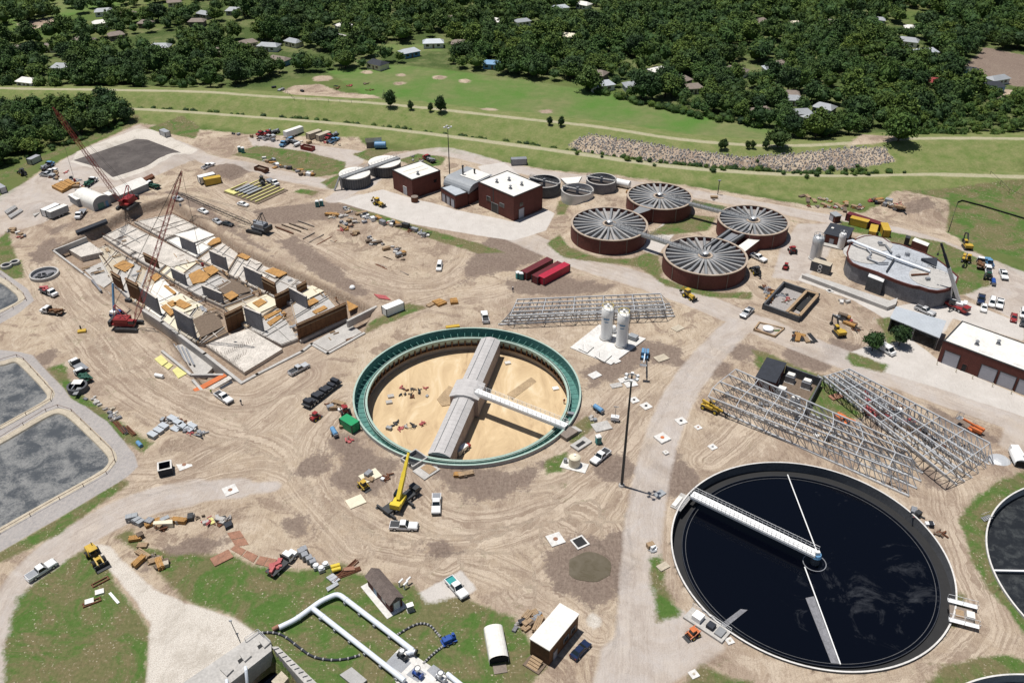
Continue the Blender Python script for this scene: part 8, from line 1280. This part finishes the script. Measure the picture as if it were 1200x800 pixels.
# white sheets lying on the trusses' far side and gravel pile by the south road
# clarifier floor things
def C(px, py): return P(px, py, -5.0)
for px, py, lab, m in ((458, 465, 'grey pallet on the sandy clarifier floor, upper of two', 'concrete'), (456, 472, 'grey pallet on the sandy clarifier floor, lower of two', 'concrete'), (651, 456, 'white bucket pair on the sandy clarifier floor', 'white_paint'), (595, 426, 'small pale block beside the far end of the trough', 'pale_concrete')): tag(MB().box(-.8, .8, -.6, .6, 0, .5).build('pallet', m, loc=C(px, py), rz=.3), lab, 'pallet')
for i, (px, py, k) in enumerate(((464, 497, 'scrap'), (470, 502, 'scrap'), (476, 500, 'rubble_pile'), (456, 503, 'crate'), (485, 500, 'scrap'), (494, 497, 'scrap'))): item(k, C(px, py), f'{WORD[k]} on the sandy clarifier floor', f'{k} on the clarifier floor', None, .8)
for i in range(14): item('scrap', C(475+rnd.uniform(-8, 30), 458+rnd.uniform(-4, 8)), 'tangle of scrap on the sandy floor left of the long trough', 'scrap left of the trough', None, .45)
t = thing('machine', 'white and red machine against the near end of the long trough', 'machine', C(543, 528), .9); MB().box(-1.2, 1.2, -.7, .7, .4, 1.5).build('body', 'white_paint', t, bevel=.05); MB().box(1.2, 2.2, -.6, .6, .3, .9).build('nose', 'red_paint', t); big_wheels(t, (-.7, .8), .75, .4, .25, 'silver'); MB().box(-2.6, -1.3, -.8, .8, .2, 1.7).build('hopper', 'roof_grey', t)
# ------------------------------------------------------------------ white pipes and valves, bottom
PIPE = 'pipe_white'
def pipe(label, pts, r, sup=3.5, name='pipeline'):
    w = [P(a, b, z) for a, b, z in pts]; o = w[0]; t = thing(name, label, 'pipeline', (o.x, o.y, 0)); l = [Vector((p.x-o.x, p.y-o.y, p.z)) for p in w]; c = [l[0]]
    for a, b, d in zip(l[:-2], l[1:-1], l[2:]):                                # rounded bends
        e1 = b+(a-b).normalized()*min(1.2, (a-b).length*.45); e2 = b+(d-b).normalized()*min(1.2, (d-b).length*.45); c += [e1*(1-u)**2+b*2*u*(1-u)+e2*u*u for u in (0, .25, .5, .75, 1)]
    c.append(l[-1]); MB().tube(c, r, 18).build('pipe', PIPE, t, smooth=True); L_ = 0
    for a, b in zip(l[:-1], l[1:]):
        n = int((b-a).length/sup); d = (b-a).normalized(); rz = math.atan2(d.y, d.x)
        for i in range(n): p = a.lerp(b, (i+.6)/n); MB().box(-.25, .25, -r*1.3, r*1.3, 0, p.z-r*.6).build('saddle', 'steel_grey', t, (p.x, p.y, 0), rz)
        if n: p = a.lerp(b, .12); MB().tube([p-d*.1, p+d*.1], r*1.15, 18).build('flange', PIPE, t)
    return t
pipe('thick white pipe bending around the top and running down to the valves', [(327, 735, .9), (346, 726, .9), (376, 704, 1.0), (396, 695, 1.0), (484, 762, 1.0)], .52); pipe('white branch pipe running parallel below the thick bent one', [(367, 713, 1.0), (474, 797, 1.0)], .5); pipe('short white pipe leaving the valve slab at the bottom edge', [(524, 789, .8), (548, 808, .8)], .45)
p = P(325, 737); tag(MB().tube([(-.8, -.3, .5), (.5, .2, .7)], .42, 14).build('pipe_end', 'rusty_plate', loc=p, rz=.2), 'rusty orange pipe stub at the upper end of the thick white pipe', 'pipe')
vs_ = thing('valve_slab', 'striped concrete slab under the valves at the bottom', 'slab', P(490, 785)); o_ = P(490, 785)
pl = [P(a, b, .2) for a, b in px_list("452,776 470,757 545,806 520,830 470,810")]; MB().prism([(p.x-o_.x, p.y-o_.y) for p in pl], 0, .2).build('slab', 'pale_concrete', vs_)
for s_ in ("452,776 464,764 482,776 470,788", "476,790 487,780 500,789 490,799", "500,785 508,778 522,788 512,796"): pl = [P(a, b, .22) for a, b in px_list(s_)]; MB().prism([(p.x-o_.x, p.y-o_.y) for p in pl], .2, .23).build('grating', 'steel_grey', vs_)
for px, py, col, lab, rr in ((472, 771, 'dark_steel', 'dark valve with white cap joining the thick white pipe', .7), (490, 792, 'blue_paint', 'blue valve with white cap between the pipes', .6), (517, 797, 'galvanised', 'grey valve cluster at the bottom edge', .6)):
    t = thing('valve', lab, 'valve', P(px, py, .22), -.6); MB().tube([(-.9, 0, .7), (.9, 0, .7)], .42, 14).build('body', col, t); [MB().tube([(x-.08, 0, .7), (x+.08, 0, .7)], .58, 16).build('flange', col, t) for x in (-.85, .85)]; MB().cyl(0, 0, 1.0, 1.9, .3, .25, 12).build('bonnet', col, t); MB().cyl(0, 0, 1.9, 2.25, .5, .4, 16).build('cap', 'white_paint', t); MB().ring(.5, .58, 2.3, 2.36, 20).build('handwheel', 'dark_steel', t)
p, q = P(476, 764, 1.0), P(484, 762, 1.0); t = thing('pipe_fitting', 'white pipe elbow linking the thick pipe to the dark valve', 'fitting', (q.x, q.y, 0)); MB().tube([(.5, -.3, 1.0), (-.2, -.2, 1.0), (-1.2, -.6, .9)], .48, 14).build('elbow', PIPE, t, smooth=True); MB().tube([(.45, -.3, 1), (.7, -.4, 1)], .62, 16).build('blind_flange', 'dark_steel', t)
t = thing('bypass_pump', 'bright blue diesel pump on the grass right of the white pipes', 'pump', P(526, 752), .5); MB().box(-1.4, 1.4, -.8, .8, .35, .5).build('frame', 'blue_paint', t); MB().box(-1.2, .5, -.6, .6, .5, 1.4).build('engine', 'blue_paint', t, bevel=.06); MB().tube([(.5, 0, 1.0), (1.3, 0, 1.0)], .5, 14).build('pump_casing', 'blue_paint', t); MB().cyl(.9, 0, 1.3, 1.9, .25, .3, 12).build('priming_pot', 'blue_paint', t); MB().bar((-.6, .3, 1.4), (-.6, .3, 2.0), .12).build('exhaust', 'dark_steel', t); big_wheels(t, (-.6, .6), .85, .32, .2, 'silver')
def hose(lab, pts, r, m='charcoal_roof'):
    l = smooth_line([(P(a, b).x, P(a, b).y) for a, b in pts], 3); o = Vector((l[0][0], l[0][1], 0)); t = thing('hose', lab, 'hose', o); MB().tube([(x-o.x, y-o.y, r) for x, y in l], r, 10).build('line', m, t, smooth=True); n = max(2, int(len(l)/4))
    for i in range(1, len(l)-1, max(2, len(l)//14)): d = Vector((l[i+1][0]-l[i-1][0], l[i+1][1]-l[i-1][1], 0)).normalized(); c = Vector((l[i][0], l[i][1], r))-o; MB().tube([c-d*.12, c+d*.12], r*1.25, 10).build('coupling', 'light_slat', t)
hose('long black bypass hose with pale couplings curving across the lower grass', [(305, 742), (318, 741), (332, 744), (352, 760), (366, 770), (385, 774), (405, 773), (422, 768)], .22); hose('black bypass hose with pale couplings curving to the blue pump', [(466, 744), (482, 734), (494, 730), (505, 733), (512, 742), (516, 746)], .2); hose('straight black hose from the blue pump to the valve slab', [(520, 757), (508, 766), (496, 778)], .2)
# ------------------------------------------------------------------ intake structure, bottom left
o_ = P(290, 770); t = thing('intake_structure', 'concrete intake deck with hatches and a deep dark pit at the bottom left', 'intake', (o_.x, o_.y, 0))
def il(px, py, z=.6): p = P(px, py, z); return (p.x-o_.x, p.y-o_.y)
MB().prism([il(*k) for k in px_list("205,806 303,739 318,752 318,762 262,806")], -5, .6).build('deck', 'concrete', t); MB().prism([il(*k) for k in px_list("318,757 326,757 378,806 362,806")], -5, .6).build('slotted_wall', 'concrete', t)
for i in range(9): a, b = Vector(il(321+i*4.8, 761+i*4.6)+(.62,)), Vector(il(327+i*4.8, 759+i*4.6)+(.62,)); MB().bar(a, b, .22, .05).build('slot', 'charcoal_roof', t)
for k in ("304,752 311,747 318,753 310,760", "281,768 289,763 295,769 287,776", "258,785 267,779 274,785 266,793"): MB().prism([il(*q) for q in px_list(k)], .6, 1.0).build('hatch', 'concrete', t)
for k in ("302,759 310,754 312,757 304,763", "279,776 287,770 289,773 281,780"): MB().prism([il(*q, 0) for q in px_list(k)], .605, .63).build('gate_slot', 'black_rubber', t)
MB().prism([il(*q, -3) for q in px_list("262,810 316,768 366,810")], -4.2, -4.1).build('sump_water', 'tank_water', t)
for px, py in ((288, 783), (266, 798)): a = Vector(il(px, py, .2)+(.6,)); MB().tube([a, a+Vector((.4, -.9, .4)), a+Vector((.7, -2.4, -1.5)), a+Vector((.8, -2.6, -4))], .28, 12).build('gate_stem', PIPE, t, smooth=True)
MB().prism([il(*q, -1) for q in px_list("318,798 330,786 338,794 326,808")], -4, -.9).build('inner_platform', 'tan_block', t)
q = MB(); pts = [Vector(il(*k, .6)+(.6,)) for k in ((288, 752), (303, 741), (318, 755))]; [q.bar(a+Vector((0, 0, z)), b+Vector((0, 0, z)), .07) for a, b in zip(pts[:-1], pts[1:]) for z in (.55, 1.1)]; [q.bar(a, a+Vector((0, 0, 1.1)), .07) for a in pts]; q.build('railing', 'galvanised', t)
pl = [P(a, b, .5) for a, b in px_list("398,790 412,781 430,796 418,806")]; c = sum(pl, Vector())/4; tag(MB().prism([(p.x-c.x, p.y-c.y) for p in pl], 0, .5).build('access_cover', 'light_slat', loc=(c.x, c.y, 0)), 'pale ribbed access cover on the grass at the bottom', 'cover')
p = P(479, 714); t = thing('cabinet', 'pale grey control cabinet on the apron by the brick hut', 'cabinet', P(481, 715), .4); MB().box(-.6, .6, -.4, .4, .1, 1.6).build('box', 'roof_grey', t, bevel=.03); MB().box(-.65, .65, -.5, .5, 1.6, 1.7).build('lid', 'white_paint', t); MB().box(-.7, .7, -.5, .5, 0, .1).build('plinth', 'concrete', t)
t = thing('pipe_rack', 'white pipe stubs standing beside the brick hut', 'pipe stubs', P(474, 690), .5); [MB().tube([(x, y, 0), (x, y, 1.3), (x+.9, y+.3, 1.5)], .2, 10).build('stub', 'white_paint', t) for x, y in ((0, 0), (.9, .7), (-.6, 1.0))]
# platforms on the big water tank's rim
p = P(1128, 722); t = thing('outlet_platform', 'white railed steel platform with a box at the right rim of the water tank', 'platform', P(1127, 722), -.35); [MB().box(-2.6, 2.6, y-.5, y+.5, .9, 1.0).build('walkway', 'white_paint', t) for y in (-2.4, 2.4)]; MB().box(-2.2, 1.8, -1.8, 1.8, 0, .5).build('pit_frame', 'brown_house', t); MB().box(.5, 1.9, -1.1, .5, .5, 1.5).build('box', 'white_roof', t); MB().box(-1.2, .2, -.9, .9, .5, .7).build('cover', 'timber', t); q = MB(); [q.bar((-2.6, y, 2.0), (2.6, y, 2.0), .07) or q.bar((-2.6, y, 1.5), (2.6, y, 1.5), .06) for y in (-2.9, -1.9, 1.9, 2.9)]; [q.bar((x, y, .9), (x, y, 2.0), .07) for x in (-2.6, 0, 2.6) for y in (-2.9, -1.9, 1.9, 2.9)]; q.build('railing', 'rail_white', t)
t = thing('inlet_platform', 'grey equipment platform with railings at the near left rim of the water tank', 'platform', P(828, 733), -.75); MB().box(-4.2, 4.2, -1.6, 1.6, 0, .5).build('slab', 'concrete', t); MB().box(-2.8, -1, -1, .8, .5, 1.6).build('cabinet', 'white_paint', t); MB().box(.2, 1.6, -.8, .6, .5, 1.3).build('motor', 'charcoal_roof', t); MB().box(2.1, 3.6, -1, 1, .5, .9).build('hatch', 'rail_grey', t); q = MB(); [q.bar((-4.2, 1.6, z), (4.2, 1.6, z), .07) for z in (1.0, 1.5)]; [q.bar((x, 1.6, .5), (x, 1.6, 1.5), .07) for x in (-4.2, -2.1, 0, 2.1, 4.2)]; q.build('railing', 'rail_white', t)
# ------------------------------------------------------------------ workers
def person(px, py, label, top, z=0., leg='denim'):
    """one continuous body grown from a joint skeleton, hat and vest over it"""
    J = [(0, 0, .95), (0, 0, 1.2), (0, 0, 1.42), (0, 0, 1.55), (0, .02, 1.68), (-.1, 0, .9), (-.12, .03, .5), (-.12, 0, .06), (-.12, -.16, .03), (.1, 0, .9), (.13, -.08, .5), (.13, 0, .06), (.13, -.16, .03), (-.2, 0, 1.38), (-.3, -.02, 1.12), (-.3, -.16, .9), (.2, 0, 1.38), (.3, -.02, 1.12), (.3, -.16, .9)]
    E_ = [(0, 1), (1, 2), (2, 3), (3, 4), (0, 5), (5, 6), (6, 7), (7, 8), (0, 9), (9, 10), (10, 11), (11, 12), (2, 13), (13, 14), (14, 15), (2, 16), (16, 17), (17, 18)]; Rr = [.15, .15, .15, .06, .1, .1, .075, .055, .05, .1, .075, .055, .05, .07, .05, .04, .07, .05, .04]
    me = bpy.data.meshes.new('body'); me.from_pydata(J, E_, []); me.materials.append(MATS[leg]); o = bpy.data.objects.new('body', me); COL.objects.link(o); o.modifiers.new('skin', 'SKIN')
    for v, r_ in zip(me.skin_vertices[0].data, Rr): v.radius = (r_, r_)
    me.skin_vertices[0].data[0].use_root = True; o.modifiers.new('sub', 'SUBSURF').levels = 1; o.modifiers['sub'].render_levels = 1
    t = thing('person', label, 'person', P(px, py, z), rnd.uniform(0, 6)); o.parent = t; MB().frus((-.2, .2, -.17, .17), .98, (-.2, .2, -.17, .17), 1.44).build('vest', top, t, bevel=.04); MB().dome(.15, 1.7, .13, 14, 4).build('hard_hat', 'white_paint', t); MB().cyl(0, -.02, 1.58, 1.7, .105, .11, 12).build('face', 'skin', t)
for px, py, lab, m, z in ((601, 342, 'worker in dark clothing walking on open dirt left of the trusses', 'dark_steel', 0), (657, 436, 'worker in a lime vest on the sandy clarifier floor, far right side', 'lime', -5), (661, 473, 'worker in an orange vest on the sandy clarifier floor near the bridge end', 'orange_paint', -5), (248, 462, 'worker in a lime vest by the orange net at the basin corner', 'lime', 0), (306, 331, 'worker in an orange vest standing on the middle basin row', 'orange_paint', -2.2), (232, 362, 'worker in a lime vest standing on the left basin row', 'lime', -2.2), (283, 474, 'worker in dark clothing between the white pickup and basin', 'dark_steel', 0)): person(px, py, lab, m, z)
